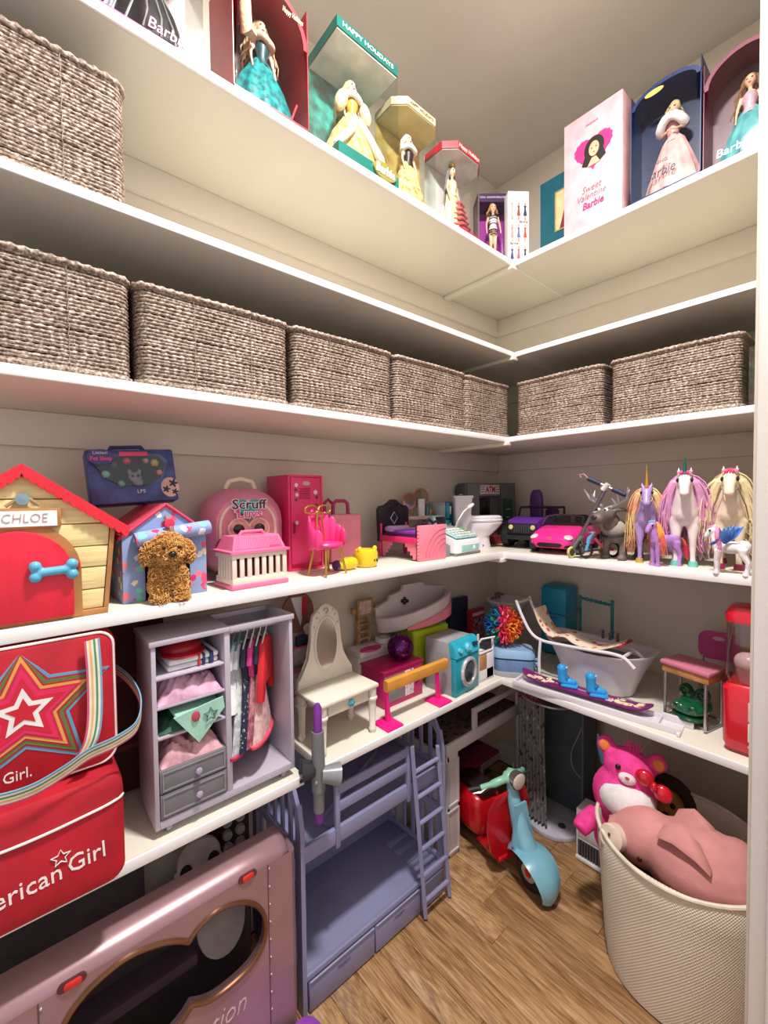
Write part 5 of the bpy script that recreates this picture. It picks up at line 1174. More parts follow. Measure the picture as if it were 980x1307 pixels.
def wing(t, s):
    for sg in (-1, 1):
        for k in range(5):
            a = 0.95 + 0.2 * k
            b = B(); L_ = (.42 - .03 * k) * s
            b.loft([[Vector((sg * (.1 + .02 * k) * s, .14 * s, .62 * s)) + Vector((sg * .12 * u * s, math.cos(a) * L_ * u, math.sin(a) * L_ * u)) + d_ * (.05 * s * math.sin(pi * min(.95, u * .9 + .08))) for d_ in (Vector((0, -math.sin(a), math.cos(a))), Vector((sg * .15, 0, 0)), Vector((0, math.sin(a), -math.cos(a))), Vector((-sg * .15, 0, 0)))] for u in (0, .25, .5, .75, 1)])
            b.out('wing_feather', mat('#3a6fd0', r=0.25, hex2='#6fa0e6', ns=30), t)
    b = B(); b.tube([(.1 * s * math.cos(a), -.0 * s + .1 * s * math.sin(a), .66 * s + .07 * s * math.sin(a)) for a in [2 * pi * i / 20 for i in range(20)]], .028 * s, n=8, closed=True); b.out('collar', mat('#2f5fc0', r=0.35), t)
horse('toy_winged_pony', 'small white winged pony with blue wings and collar', (1.562, 0.312, Z4), math.radians(182), 0.142, '#e9e4e8', '#e9e4e8', '#e79ac2', '#d981b0', longmane=0.3, chib=True, extra=wing, forelock='#e79ac2')
# ---------------------------------------------------------------- low shelf, left run
Z5 = S5
def ribbon(b_parent, name, pts, wdir, width, cols, th=0.0012):
    """striped webbing: one strip per colour, side by side"""
    pts = [Vector(p) for p in pts]; n = len(cols); wd = [Vector(w_).normalized() for w_ in (wdir if isinstance(wdir[0], (tuple, list)) else [wdir] * len(pts))]
    first = None
    for k, c in enumerate(cols):
        a0 = (k / n - 0.5) * width; a1 = ((k + 1) / n - 0.5) * width
        rings = []
        for i, p in enumerate(pts):
            tg = (pts[min(i + 1, len(pts) - 1)] - pts[max(i - 1, 0)]).normalized(); nn = tg.cross(wd[i]).normalized() * th
            rings.append([p + wd[i] * a0 - nn, p + wd[i] * a1 - nn, p + wd[i] * a1 + nn, p + wd[i] * a0 + nn])
        b = B(); b.loft(rings); o = b.out(name if first is None else 'stripe', mat(c, r=0.7), b_parent if first is None else first)
        if first is None: first = o
    return first

# red star backpack
t = T('star_backpack', 'red fabric backpack with rainbow star and striped straps', 'backpack', (-0.02, 1.0, Z5))
rd = mat('#b90f27', r=0.66, noise=0.08, ns=9, bump=0.25, bs=40); wp = mat('#efe6e4', r=0.6)
X0, X1 = -0.2, 0.178
b = B(); b.loft([[(x, y, z) for x, z in rrect(X0 + i_, X1 - i_, 0.225 + i_, 0.503 - i_, 0.032, 6)] for y, i_ in ((0.0, 0.012), (0.006, 0.003), (0.02, 0.0), (0.14, 0.0), (0.16, 0.01))]); b.out('upper_pocket', rd, t)
b = B(); b.loft([[(x, y, z) for x, z in rrect(X0 + i_, X1 - i_, 0.003 + i_, 0.222 - i_, 0.03, 5)] for y, i_ in ((-0.012, 0.012), (-0.004, 0.002), (0.02, 0.0), (0.22, 0.0), (0.24, 0.012))]); b.out('lower_pocket', rd, t)
b = B(); b.box(X0 + 0.01, X1 - 0.004, 0.15, 0.25, 0.16, 0.47, 0.02); b.out('back_compartment', mat('#a81226', r=0.7, noise=0.08), t)
b = B(); b.tube([(x, 0.004, z) for x, z in rrect(X0 + 0.006, X1 - 0.006, 0.232, 0.499, 0.028, 6)], 0.0026, n=6, closed=True); b.out('upper_piping', wp, t)
b = B(); b.tube(smooth_pts([(X0 + 0.004, -0.004, 0.165), (0.0, -0.014, 0.158), (0.12, -0.0135, 0.164), (X1 - 0.014, -0.0118, 0.17), (X1 - 0.002, -0.003, 0.172)]), 0.0026, n=6); b.out('lower_piping', wp, t)
b = B(); b.tube(smooth_pts([(X1 - 0.002, 0.03, 0.172), (X1 + 0.0015, 0.06, 0.172), (X1 + 0.0015, 0.2, 0.17)]), 0.002, n=6); b.out('side_zip', mat('#7d0f20', r=0.5), t)
SX, SZ = 0.028, 0.378
for k, (R_, c) in enumerate(((0.15, '#5f9fc4'), (0.137, '#b01a34'), (0.128, '#5f7a3c'), (0.114, '#b01f3c'), (0.105, '#e3a24a'), (0.093, '#c91f4c'), (0.083, '#e2265f'), (0.066, '#d3183c'), (0.046, '#f2eeee'), (0.027, '#cf1730'))):
    P = []
    for x, z in star(SX, SZ, R_, R_ * 0.47, 5, pi / 2 + 0.02):
        P.append((max(X0 + 0.02, min(X1 - 0.014, x)), max(0.236, min(0.486, z))))
    b = B(); b.prism(P, -0.0012 - 0.0007 * k, 0.002); b.out('star_print', mat(c, r=0.6, noise=0.03), t)
rain = ['#c9567c', '#e8dcd0', '#e0b56a', '#e8dcd0', '#4f8f5a', '#e8dcd0', '#6fa5c4']
ribbon(t, 'hanging_strap', smooth_pts([(0.134, -0.012, 0.49), (0.136, -0.016, 0.42), (0.134, -0.02, 0.34), (0.126, -0.026, 0.298), (0.112, -0.028, 0.275)]), (1, 0, 0.1), 0.026, rain)
ribbon(t, 'loop_strap', smooth_pts([(-0.09, -0.02, 0.282), (-0.03, -0.028, 0.262), (0.03, -0.03, 0.256), (0.08, -0.03, 0.27), (0.118, -0.03, 0.287), (0.165, -0.024, 0.292), (0.205, 0.0, 0.3), (0.222, 0.05, 0.33), (0.21, 0.12, 0.36), (0.178, 0.2, 0.38)]), [(0, -0.25, 1)] * 54 + [(0, 0, 1)], 0.026, rain)
wm = mat('#f1eaea', r=0.6, noise=0)
text('American', 0.046, wm, t, (-0.005, -0.0125, 0.072), rot=(pi / 2, -0.05, 0), width=0.155)
text('Girl', 0.046, wm, t, (0.112, -0.0125, 0.08), rot=(pi / 2, -0.05, 0), width=0.058)
text('Girl.', 0.028, wm, t, (0.016, -0.0015, 0.263), width=0.04); text('American', 0.028, wm, t, (-0.065, -0.0015, 0.26), width=0.1)
b = B(); b.tube([(x, -0.0135, z) for x, z in star(0.072, 0.103, 0.015, 0.0068)], 0.0012, n=5, closed=True); b.out('star_logo', wm, t)

for ch in t.children:
    if ch.name.split('.')[0] in ('upper_pocket', 'upper_piping', 'star_print', 'hanging_strap') or (ch.name.startswith('lettering') and ch.location.z > 0.2): ch.location.y += 0.028

# wardrobe
t = T('doll_wardrobe', 'lavender grey doll wardrobe on casters filled with tiny clothes', 'wardrobe', (0.4, 1.052, Z5))
lav = mat('#b9b0bf', r=0.45, noise=0.02); grd = mat('#77757c', r=0.5, noise=0.03); 
WX, WD, Z0, Z1w = 0.175, 0.152, 0.02, 0.45
def bar(nm, m, *a, bv=0.0015): b = B(); b.box(*a, bv); return b.out(nm, m, t)
bar('side_panel', lav, -WX, -WX + 0.01, 0, WD, Z0, Z1w - 0.0122); bar('side_panel', lav, WX - 0.01, WX, 0, WD, Z0, Z1w - 0.0142)
bar('bottom_panel', lav, -WX + 0.01, WX - 0.01, 0, WD, Z0, Z0 + 0.018); bar('divider', lav, -0.012, 0.002, 0.0, WD, Z0 + 0.018, Z1w - 0.012)
bar('back_panel', mat('#8e8595', r=0.5), -WX + 0.01, WX - 0.01, WD - 0.006, WD, Z0 + 0.018, Z1w - 0.012)
bar('top_panel', lav, -WX - 0.004, 0.002, -0.004, WD, Z1w - 0.012, Z1w)
bar('top_rail', lav, 0.002, WX + 0.004, -0.004, 0.012, Z1w - 0.014, Z1w); bar('top_rail', lav, 0.002, WX + 0.004, WD - 0.012, WD, Z1w - 0.014, Z1w)
bar('top_rail', lav, WX - 0.01, WX + 0.004, 0.012, WD - 0.012, Z1w - 0.014, Z1w)
SH = (0.364, 0.297, 0.228)
for z in SH: bar('inner_shelf', lav, -WX + 0.01, -0.012, 0.002, WD - 0.006, z - 0.006, z)
for z0, z1 in ((0.043, 0.098), (0.101, 0.153)):
    d_ = bar('drawer', grd, -WX + 0.011, -0.013, -0.002, 0.14, z0, z1, bv=0.002)
    b = B(); b.frame(-WX + 0.016, -0.018, z0 + 0.005, z1 - 0.005, 0.003, -0.004, -0.002); b.out('drawer_frame', mat('#8d8b93', r=0.5), d_)
    b = B(); b.lathe([(0, 0.0), (0.004, 0.001), (0.008, 0.008), (0.006, 0.013), (0, 0.014)], n=8, c=(-0.082, -0.003, (z0 + z1) / 2), mt=rot('X', pi / 2)); b.out('crystal_knob', mat('#d9c8ea', r=0.08, trans=0.5), d_, flat=True)
b = B(); b.cyl((0.002, 0.062, 0.415), (WX - 0.01, 0.062, 0.415), 0.0035, n=10); b.out('hanging_rail', mat('#c9c6cc', r=0.3, m=0.5), t)
for x in (-WX + 0.03, WX - 0.03):
    for y in (0.02, WD - 0.02):
        b = B(); b.lathe([(0, -0.006), (0.0145, -0.006), (0.016, 0), (0.0145, 0.006), (0, 0.006)], n=18, c=(x, y, 0.0162), mt=rot('Y', pi / 2)); b.out('caster', mat('#a8a5a8', r=0.25, trans=0.3), t)
def heap(name, label, cat, loc, dims, m, seed, rz=0, lumps=7):
    rr = random.Random(seed); b = B(); dx, dy, dz = dims
    n, k = 30, 22; vs = []; fs = []
    ph = [(rr.uniform(0, 6), rr.uniform(0, 6), rr.uniform(0.7, 2.2), rr.uniform(0.7, 2.2)) for _ in range(lumps)]
    for i in range(n + 1):
        for j in range(k + 1):
            u, v = i / n, j / k; x, y = (u - .5) * dx, (v - .5) * dy
            e = (1 - abs(2 * u - 1) ** 5) * (1 - abs(2 * v - 1) ** 5)
            f = sum(math.sin(p[0] + 9 * u * p[2] + 5 * v * p[3] + 1.5 * math.sin(p[1] + 7 * v)) for p in ph) / lumps
            vs.append((x, y, max(0.002, dz * e * (0.55 + 0.75 * f + 0.35 * abs(math.sin(13 * u + 4 * math.sin(6 * v + ph[0][0]) + ph[1][0]))))))
    m0 = len(vs)
    for i in range(n):
        for j in range(k): a = i * (k + 1) + j; fs.append((a, a + 1, a + k + 2, a + k + 1))
    rim_ = [i * (k + 1) for i in range(n + 1)] + [n * (k + 1) + j for j in range(1, k + 1)] + [i * (k + 1) + k for i in range(n - 1, -1, -1)] + [j for j in range(k - 1, 0, -1)]
    for q in rim_: vs.append((vs[q][0], vs[q][1], 0))
    L_ = len(rim_)
    for i in range(L_): fs.append((rim_[i], rim_[(i + 1) % L_], m0 + (i + 1) % L_, m0 + i))
    fs.append(tuple(m0 + i for i in range(L_)))
    b.mesh(vs, fs); o = b.out(name, m, None, ang=1.2); o.location = loc; o.rotation_euler.z = rz
    return tag(o, label, cat)
wx, wy = 0.4, 1.052
cxl = wx - 0.09
t2 = T('folded_striped_top', 'white folded top with navy stripes on upper wardrobe shelf', 'clothing', (cxl + 0.008, wy + 0.02, Z5 + 0.3645))
b = B(); b.box(-0.055, 0.062, 0, 0.12, 0, 0.014, 0.006); b.out('lower_fold', mat('#dcd9df', r=0.8), t2)
b = B(); b.box(-0.053, 0.062, -0.004, 0.118, 0.0145, 0.028, 0.006); b.out('upper_fold', mat('#e9e6ea', r=0.8), t2)
for x0, x1, c in ((0.012, 0.018, '#c2383c'), (0.022, 0.03, '#2b3a66'), (0.038, 0.05, '#2b3a66')): b = B(); b.box(x0, x1, -0.0055, 0.118, 0.0005, 0.0292, 0.004); b.out('stripe', mat(c, r=0.8), t2)
t2 = T('red_doll_cap', 'shiny red doll visor cap lying on the striped top', 'cap', (cxl - 0.002, wy + 0.07, Z5 + 0.3942))
b = B(); b.sph((0, 0.01, 0.006), (0.05, 0.045, 0.026)); bmesh.ops.bisect_plane(b.bm, geom=b.bm.verts[:] + b.bm.edges[:] + b.bm.faces[:], plane_co=(0, 0, 0.0), plane_no=(0, 0, -1), clear_outer=True); b.out('crown', mat('#a81828', r=0.3), t2)
b = B(); b.prism([(x, y) for x, y in arc(0, -0.01, 0.05, pi, 2 * pi, 16, 0.052)], 0.0005, 0.004, ax='z'); b.out('visor', mat('#c41c2c', r=0.25), t2)
heap('pink_tulle_skirt', 'pale pink tulle doll skirt crumpled on the wardrobe shelf', 'clothing', (cxl, wy + 0.073, Z5 + 0.2975), (0.145, 0.138, 0.056), mat('#dba9c4', r=0.7, noise=0.12, ns=40), 8, lumps=9)
heap('green_cloth', 'dark green cloth under the mint bandana in the wardrobe', 'clothing', (cxl - 0.01, wy + 0.074, Z5 + 0.2285), (0.12, 0.13, 0.026), mat('#35604f', r=0.7, noise=0.1), 9)
heap('plum_cloth', 'plum striped cloth at the right of the mint bandana', 'clothing', (cxl + 0.055, wy + 0.09, Z5 + 0.2285), (0.03, 0.08, 0.05), mat('#5e2340', r=0.7, hex2='#c9b8c4', ns=60), 12)
t2 = T('mint_bandana', 'mint green doll bandana with star draped over wardrobe shelf', 'bandana', (cxl + 0.012, wy - 0.004, Z5 + 0.258))
b = B(); P = [(-0.055, 0.01), (0.058, 0.026), (0.06, 0.0), (0.0, -0.068)]
b.loft([[(x, 0.0015, z) for x, z in P], [(x, -0.0015 - 0.004 * math.cos(z * 60), z) for x, z in P]]); b.box(-0.05, 0.056, 0.002, 0.1, 0.004, 0.012, 0.003); b.out('cloth', mat('#a5d6c4', r=0.7, noise=0.04), t2)
b = B(); b.tube([(x, -0.007, z) for x, z in star(0.026, -0.006, 0.017, 0.0075)], 0.0012, n=5, closed=True); b.out('star_print', mat('#3b4644', r=0.6), t2)
b = B(); b.sph((-0.008, -0.006, 0.0), (0.01, 0.003, 0.013), n=10, m=7); b.out('printed_patch', mat('#b3475f', r=0.6), t2)
heap('blush_cloth', 'blush pink cloth spilling over the open wardrobe drawer', 'clothing', (cxl, wy + 0.07, Z5 + 0.1535), (0.14, 0.134, 0.052), mat('#d8a3ad', r=0.7, noise=0.12, ns=40), 15, lumps=9)
def garment(label, x, ang, cols, kind, L_=0.2):
    t2 = T('hanging_doll_outfit', label, 'doll outfit', (wx + x, wy + 0.062, Z5 + 0.415), ang, 'doll outfits on the wardrobe rail'); t2.scale = (1.12, 1.1, 1.25)
    hg = mat('#cfd8d6', r=0.35) if kind != 'teal' else mat('#3f8a86', r=0.35)
    b = B(); b.tube(smooth_pts([(0, 0.004, 0.004), (0, 0.0, 0.0055), (0, -0.004, 0.002), (0.0, -0.003, -0.006), (0, 0, -0.016)]), 0.0013, n=6); b.tube([(-0.03, 0, -0.034), (0, 0, -0.014), (0.03, 0, -0.034)], 0.0022, n=6); b.out('hanger', hg, t2)
    P = [(-0.013, -0.024), (-0.03, -0.034), (-0.042, -0.07), (-0.03, -0.075), (-0.024, -0.06), (-0.022, -0.1), (-0.04, -L_), (0.04, -L_), (0.022, -0.1), (0.024, -0.06), (0.03, -0.075), (0.042, -0.07), (0.03, -0.034), (0.013, -0.024), (0, -0.03)]
    if kind == 'jacket': P = [(-0.013, -0.024), (-0.034, -0.034), (-0.062, -0.15), (-0.042, -0.155), (-0.03, -0.09), (-0.032, -0.12), (0.03, -0.12), (0.03, -0.09), (0.042, -0.155), (0.062, -0.15), (0.034, -0.034), (0.013, -0.024)]
    top = [p for p in P if p[1] > -0.101]; 
    if kind == 'jacket': b = B(); b.prism(P, -0.008, 0.008, b=0.003); b.out('jacket', mat(cols[0], r=0.6, noise=0.06), t2); return
    b = B(); b.prism(top, -0.006, 0.006, b=0.002); b.out('bodice', mat(cols[0], r=0.6, noise=0.08), t2)
    b = B(); n = 20
    b.loft([[((0.022 + (0.02 + 0.02 * (L_ - 0.1) / 0.1) * u) * math.cos(2 * pi * k / n) * (1 + .08 * u * math.cos(k * 2.5)), (0.007 + 0.012 * u) * math.sin(2 * pi * k / n) * (1 + .2 * u * math.cos(k * 2.5)), -0.098 - (L_ - 0.1) * u) for k in range(n)] for u in (0, .33, .66, 1)])
    b.out('skirt', mat_print(cols[1], [cols[2], cols[2]], 120, 0.26) if 'star' in label else mat(cols[1], r=0.55, hex2=cols[2], ns=70), t2)
    if len(cols) > 3:
        b = B(); b.tube([((0.043 + (0.02) * (L_ - 0.1) / 0.1) * math.cos(2 * pi * k / n), 0.02 * math.sin(2 * pi * k / n), -L_ + 0.005) for k in range(n)], 0.005, n=6, closed=True); b.out('hem', mat(cols[3], r=0.6), t2)
garment('white doll blouse hanging at the far left of the rail', 0.034, math.radians(54), ('#dcdde2', '#d0d2d8', '#eef0f4'), 'teal', 0.16)
garment('silver doll dress with crimson fringe on the wardrobe rail', 0.05, math.radians(52), ('#b9bcc4', '#a9acb6', '#e4e6ea', '#b3204c'), 'teal', 0.245)
garment('navy star print doll dress on the wardrobe rail', 0.07, math.radians(52), ('#1b2440', '#1f2a4a', '#d9d3a8'), 'plain', 0.24)
garment('magenta trimmed rose doll dress on the wardrobe rail', 0.088, math.radians(52), ('#d43a8a', '#8c3f58', '#c28a94'), 'plain', 0.235)
garment('navy doll top with pale floral skirt on the wardrobe rail', 0.107, math.radians(50), ('#1d2a48', '#e3c6c4', '#c98f96', '#d9485f'), 'plain', 0.24)
garment('bright red doll jacket at the right end of the rail', 0.124, math.radians(50), ('#d8202c', '#d8202c', '#d8202c'), 'jacket')

# pocket organizer with round top hanging beside the wardrobe
t = T('hanging_pocket_organizer', 'mesh pocket organizer with pink trim between wardrobe and vanity', 'organizer', (0.735, 1.3, Z5))
b = B(); b.prism(arc(0, 0.375, 0.06, 0, 2 * pi, 28, 0.07), 0.0, 0.01); b.out('round_panel', mat('#8a5a4e', r=0.4, noise=0.08), t)
b = B(); b.prism([(-0.03, 0.43), (0.03, 0.43), (0.005, 0.33)], -0.004, 0.0); b.out('white_card', mat('#e2dede', r=0.5), t)
b = B(); b.prism([(0.012, 0.43), (0.03, 0.43), (0.024, 0.37), (0.01, 0.36)], -0.007, -0.004); b.out('red_card', mat('#d8203c', r=0.4), t)
b = B(); b.box(-0.035, 0.04, 0.0, 0.012, 0.03, 0.31, 0.004); b.out('fabric_panel', mat('#9a8d8c', r=0.8), t)
for z0, z1 in ((0.2, 0.265), (0.12, 0.185), (0.04, 0.105)):
    b = B(); b.loft([[(x * k_, -0.03 * s_ if y < 0 else 0, z) for x, y in ((-0.036, -1), (0.04, -1), (0.04, 0), (-0.036, 0))] for z, k_, s_ in ((z0, 0.8, 0.35), (z1, 1, 1))]); pk_ = b.out('mesh_pocket', mat('#b5a8a8', r=0.6, noise=0.1, ns=80), t)
    b = B(); b.tube([(-0.037, 0, z1), (-0.037, -0.031, z1), (0.041, -0.031, z1), (0.041, 0, z1)], 0.0028, n=6); b.out('pink_trim', mat('#d3386f', r=0.5), pk_)
b = B(); b.sph((0.028, -0.012, 0.32), (0.018, 0.01, 0.016)); b.sph((0.028, -0.012, 0.3), (0.012, 0.008, 0.02)); b.out('cream_tag', mat('#d9d0c4', r=0.4), t)
b = B(); b.box(-0.02, 0.03, -0.022, -0.006, 0.26, 0.3, 0.006); b.out('navy_strap', mat('#252a48', r=0.6), t)

# cream vanity
t = T('doll_vanity', 'cream doll vanity with oval mirror and drawer', 'vanity', (0.772, 1.058, Z5), math.radians(2))
crm2 = mat('#e6ddd0', r=0.42, noise=0.015)
b = B(); b.box(-0.108, 0.12, 0.0, 0.15, 0.148, 0.162, 0.005); b.out('table_top', crm2, t)
b = B(); b.box(-0.075, 0.082, 0.01, 0.13, 0.112, 0.148, 0.003); dr = b.out('drawer', crm2, t)
b = B()
for k in range(6): b.sph((0.01 + 0.0085 * math.cos(k * pi / 3), 0.006, 0.13 + 0.0085 * math.sin(k * pi / 3)), (0.0048, 0.004, 0.0048), n=8, m=6)
b.sph((0.01, 0.004, 0.13), 0.005, n=8, m=6); skin_out(b, 'flower_knob', mat('#3f9fb0', r=0.3), dr, 0.0014, 1)
for x, y in ((-0.092, 0.018), (0.104, 0.018), (-0.092, 0.132), (0.104, 0.132)):
    b = B(); b.lathe([(0, 0.002), (0.009, 0.002), (0.0095, 0.006), (0.0125, 0.012), (0.0125, 0.017), (0.0095, 0.021), (0.013, 0.1), (0.014, 0.11), (0.0175, 0.113), (0.0175, 0.118), (0.014, 0.122), (0.015, 0.15), (0, 0.15)], n=18, c=(x, y, -0.0018)); b.out('leg', crm2, t)
P = [(-0.105, 0.162), (0.117, 0.162), (0.112, 0.19), (0.09, 0.215), (0.072, 0.25), (0.066, 0.3), (0.064, 0.35), (0.055, 0.385), (0.036, 0.402), (0.024, 0.414), (0.006, 0.42), (-0.012, 0.414), (-0.024, 0.402), (-0.043, 0.385), (-0.052, 0.35), (-0.054, 0.3), (-0.06, 0.25), (-0.078, 0.215), (-0.1, 0.19)]
b = B(); b.prism(P, 0.132, 0.148, b=0.003); bk_ = b.out('mirror_back', crm2, t)
b = B(); b.prism(arc(0.006, 0.288, 0.042, 0, 2 * pi, 32, 0.085), 0.128, 0.132); b.out('oval_mirror', mat('#c9c0ba', r=0.12, m=0.75, noise=0), bk_)
b = B(); b.tube([(0.006 + 0.044 * math.cos(a), 0.13, 0.288 + 0.087 * math.sin(a)) for a in [2 * pi * i / 36 for i in range(36)]], 0.004, n=8, closed=True); b.out('mirror_rim', crm2, bk_)
b = B(); b.tube(smooth_pts([(-0.004, 0.129, 0.398), (0.0, 0.128, 0.405), (0.01, 0.128, 0.404), (0.012, 0.128, 0.393), (0.004, 0.128, 0.388)]), 0.0018, n=6); b.out('scroll_ornament', mat('#b5aca0', r=0.4), bk_)
for x, z in ((-0.03, 0.378), (0.042, 0.378), (-0.04, 0.35), (0.052, 0.35), (-0.022, 0.395), (0.034, 0.395)): b = B(); b.sph((x, 0.131, z), 0.004, n=8, m=6); b.out('rosette', mat('#cfc6ba', r=0.5), bk_)

# grey and purple hanging toy in the shelf gap
t = T('grey_purple_toy_wand', 'grey and purple toy tube with cup ends at the shelf gap', 'toy tube', (0.623, 1.008, 0.585))
gt = mat('#74757a', r=0.35, noise=0.03); pt = mat('#7a2f96', r=0.4)
b = B(); b.tube([(0, 0, 0.02), (0, 0, 0.05)], [0.011, 0.013], n=14); b.out('lower_tip', pt, t)
b = B(); b.tube([(0, 0, 0.05), (0, 0, 0.11)], [0.015, 0.016], n=14); b.out('lower_tube', gt, t)
b = B(); b.tube([(0, 0, 0.11), (0, 0, 0.2), (0, 0, 0.275)], [0.019, 0.0185, 0.017], n=16); b.out('main_tube', gt, t)
b = B(); b.tube([(0, 0, 0.275), (0, 0, 0.34), (0, 0, 0.352)], [0.012, 0.012, 0.006], n=14); b.out('upper_tip', pt, t)
b = B(); b.tube([(0.005, -0.008, 0.155), (0.03, -0.02, 0.15), (0.05, -0.028, 0.146)], [0.02, 0.026, 0.031], n=20, cap=False); c_ = b.out('cup', mat('#85868b', r=0.3, noise=0.03), t)
b = B(); b.prism(arc(0, 0, 0.022, 0, 2 * pi, 18), -0.001, 0.001, mt=tr(0.03, -0.02, 0.15) @ rot('Z', math.radians(65))); b.out('cup_floor', mat('#26262a', r=0.5), c_)
b = B(); b.tube([(-0.01, 0.005, 0.17), (-0.03, 0.012, 0.172), (-0.045, 0.018, 0.174)], [0.02, 0.026, 0.03], n=20, cap=False); b.out('cup', mat('#33343a', r=0.3), t)
b = B(); b.sph((-0.016, -0.014, 0.142), 0.006, n=8, m=6); b.out('rivet', gt, t)
# the toy hangs from a hook strap over the shelf edge
b = B(); b.tube([(0, 0.012, 0.19), (0.0, 0.02, 0.19), (0.036, 0.03, 0.19)], 0.004, n=6); b.out('hook', gt, t)

# wooden signpost
t = T('wooden_toy_signpost', 'small wooden shelf tower with framed picture behind the vanity', 'toy signpost', (1.075, 1.38, Z5))
wd = mat('#b08a63', r=0.55, noise=0.1, ns=30)
for x in (-0.026, 0.026): b = B(); b.box(x - 0.005, x + 0.005, -0.01, 0.01, 0, 0.29, 0.001); b.out('upright', wd, t)
for k in range(7): b = B(); b.box(-0.03, 0.03, -0.016, 0.012, 0.08 + 0.028 * k, 0.087 + 0.028 * k, 0.001); b.out('shelf_slat', wd, t)
b = B(); b.frame(-0.038, 0.042, 0.285, 0.355, 0.008, -0.018, -0.006, 0.001); pf = b.out('picture_frame', mat('#a57f58', r=0.5), t)
b = B(); b.box(-0.03, 0.034, -0.014, -0.01, 0.293, 0.347); b.out('picture', mat('#d3bfb6', r=0.5, hex2='#b88f8a', ns=60), pf)
b = B(); b.box(-0.058, -0.03, -0.008, 0.006, 0.3, 0.322, 0.002); b.box(0.034, 0.06, -0.008, 0.006, 0.308, 0.33, 0.002); b.box(-0.05, 0.05, -0.006, 0.004, 0.305, 0.318); b.out('cross_arm', wd, t)
b = B(); b.box(-0.04, 0.04, -0.02, 0.02, 0, 0.01, 0.002); b.out('base', wd, t)

# white toy counter with round basin
t = T('toy_washstand', 'white toy washstand with round basin behind the pink box', 'washstand', (1.11, 1.32, Z5))
wmat = mat('#dcd2d0', r=0.4, noise=0.02)
b = B(); b.box(-0.12, 0.08, -0.03, 0.06, 0.15, 0.172, 0.003); b.out('counter', wmat, t)
b = B(); b.box(-0.12, 0.07, -0.02, 0.06, 0.0, 0.15, 0.002); b.out('cabinet', wmat, t)
b = B(); b.lathe([(0.03, 0.172), (0.036, 0.176), (0.036, 0.192), (0.03, 0.195), (0.018, 0.194), (0.014, 0.178), (0, 0.177)], n=24, c=(0.035, 0.01, 0), cap=False); b.out('round_basin', wmat, t)
b = B(); b.prism(arc(-0.06, -0.02, 0.05, 0, 2 * pi, 20, 0.022), 0.172, 0.178, ax='z'); b.out('pink_mat', mat('#c23a78', r=0.6), t)

# hot pink toy storage box
t = T('pink_toy_box', 'magenta toy stage box with grey and printed front panel', 'toy box', (1.095, 1.16, Z5))
mg = mat('#c81e6c', r=0.45, noise=0.02)
b = B(); b.box(-0.1, 0.1, 0, 0.13, 0.0, 0.128, 0.003); b.out('box_body', mg, t)
b = B(); b.box(-0.104, 0.104, -0.004, 0.134, 0.128, 0.136, 0.002); b.out('lid', mat('#b3185e', r=0.4, noise=0.02), t)
b = B(); b.box(-0.095, 0.0, -0.003, 0, 0.02, 0.115, 0.001); b.out('grey_panel', mat('#85828a', r=0.4, noise=0.06), t)
b = B(); b.box(0.004, 0.05, -0.003, 0, 0.02, 0.115, 0.001); b.out('printed_panel', mat_print('#e2d6da', ['#d84a8c', '#8c4a7c', '#f0e6ea'], 60, 0.3), t)
b = B(); b.prism([(0.055, 0.112), (0.09, 0.1), (0.085, 0.06), (0.06, 0.05)], -0.002, 0); b.out('purple_print', mat('#6a2470', r=0.5), t)

# glitter ball
t = T('glitter_ball', 'purple mirrored disco ball on the magenta box', 'disco ball', (1.125, 1.21, Z5 + 0.136))
b = B(); b.sph((0, 0, 0.051), 0.049, n=24, m=16); b.out('ball_core', mat('#4a1550', r=0.3), t)
b = B(); R_ = 0.0495
for i in range(1, 15):
    la = -pi / 2 + pi * i / 15; m_ = max(4, int(26 * math.cos(la)))
    for k in range(m_):
        a = 2 * pi * k / m_; c = Vector((math.cos(la) * math.cos(a), math.cos(la) * math.sin(a), math.sin(la)))
        u = Vector((-math.sin(a), math.cos(a), 0)); v = c.cross(u); h_ = 0.0043
        C_ = c * 0.0502 + Vector((0, 0, 0.051))
        b.mesh([C_ - u * h_ - v * h_, C_ + u * h_ - v * h_, C_ + u * h_ + v * h_, C_ - u * h_ + v * h_, C_ - u * h_ - v * h_ - c * .002, C_ + u * h_ - v * h_ - c * .002, C_ + u * h_ + v * h_ - c * .002, C_ - u * h_ + v * h_ - c * .002], [(0, 1, 2, 3), (0, 4, 5, 1), (1, 5, 6, 2), (2, 6, 7, 3), (3, 7, 4, 0)])
o = b.out('mirror_facets', mat('#8c2a86', r=0.12, m=0.9, hex2='#5a1a70', ns=60), t, flat=True); o['kind'] = 'stuff'

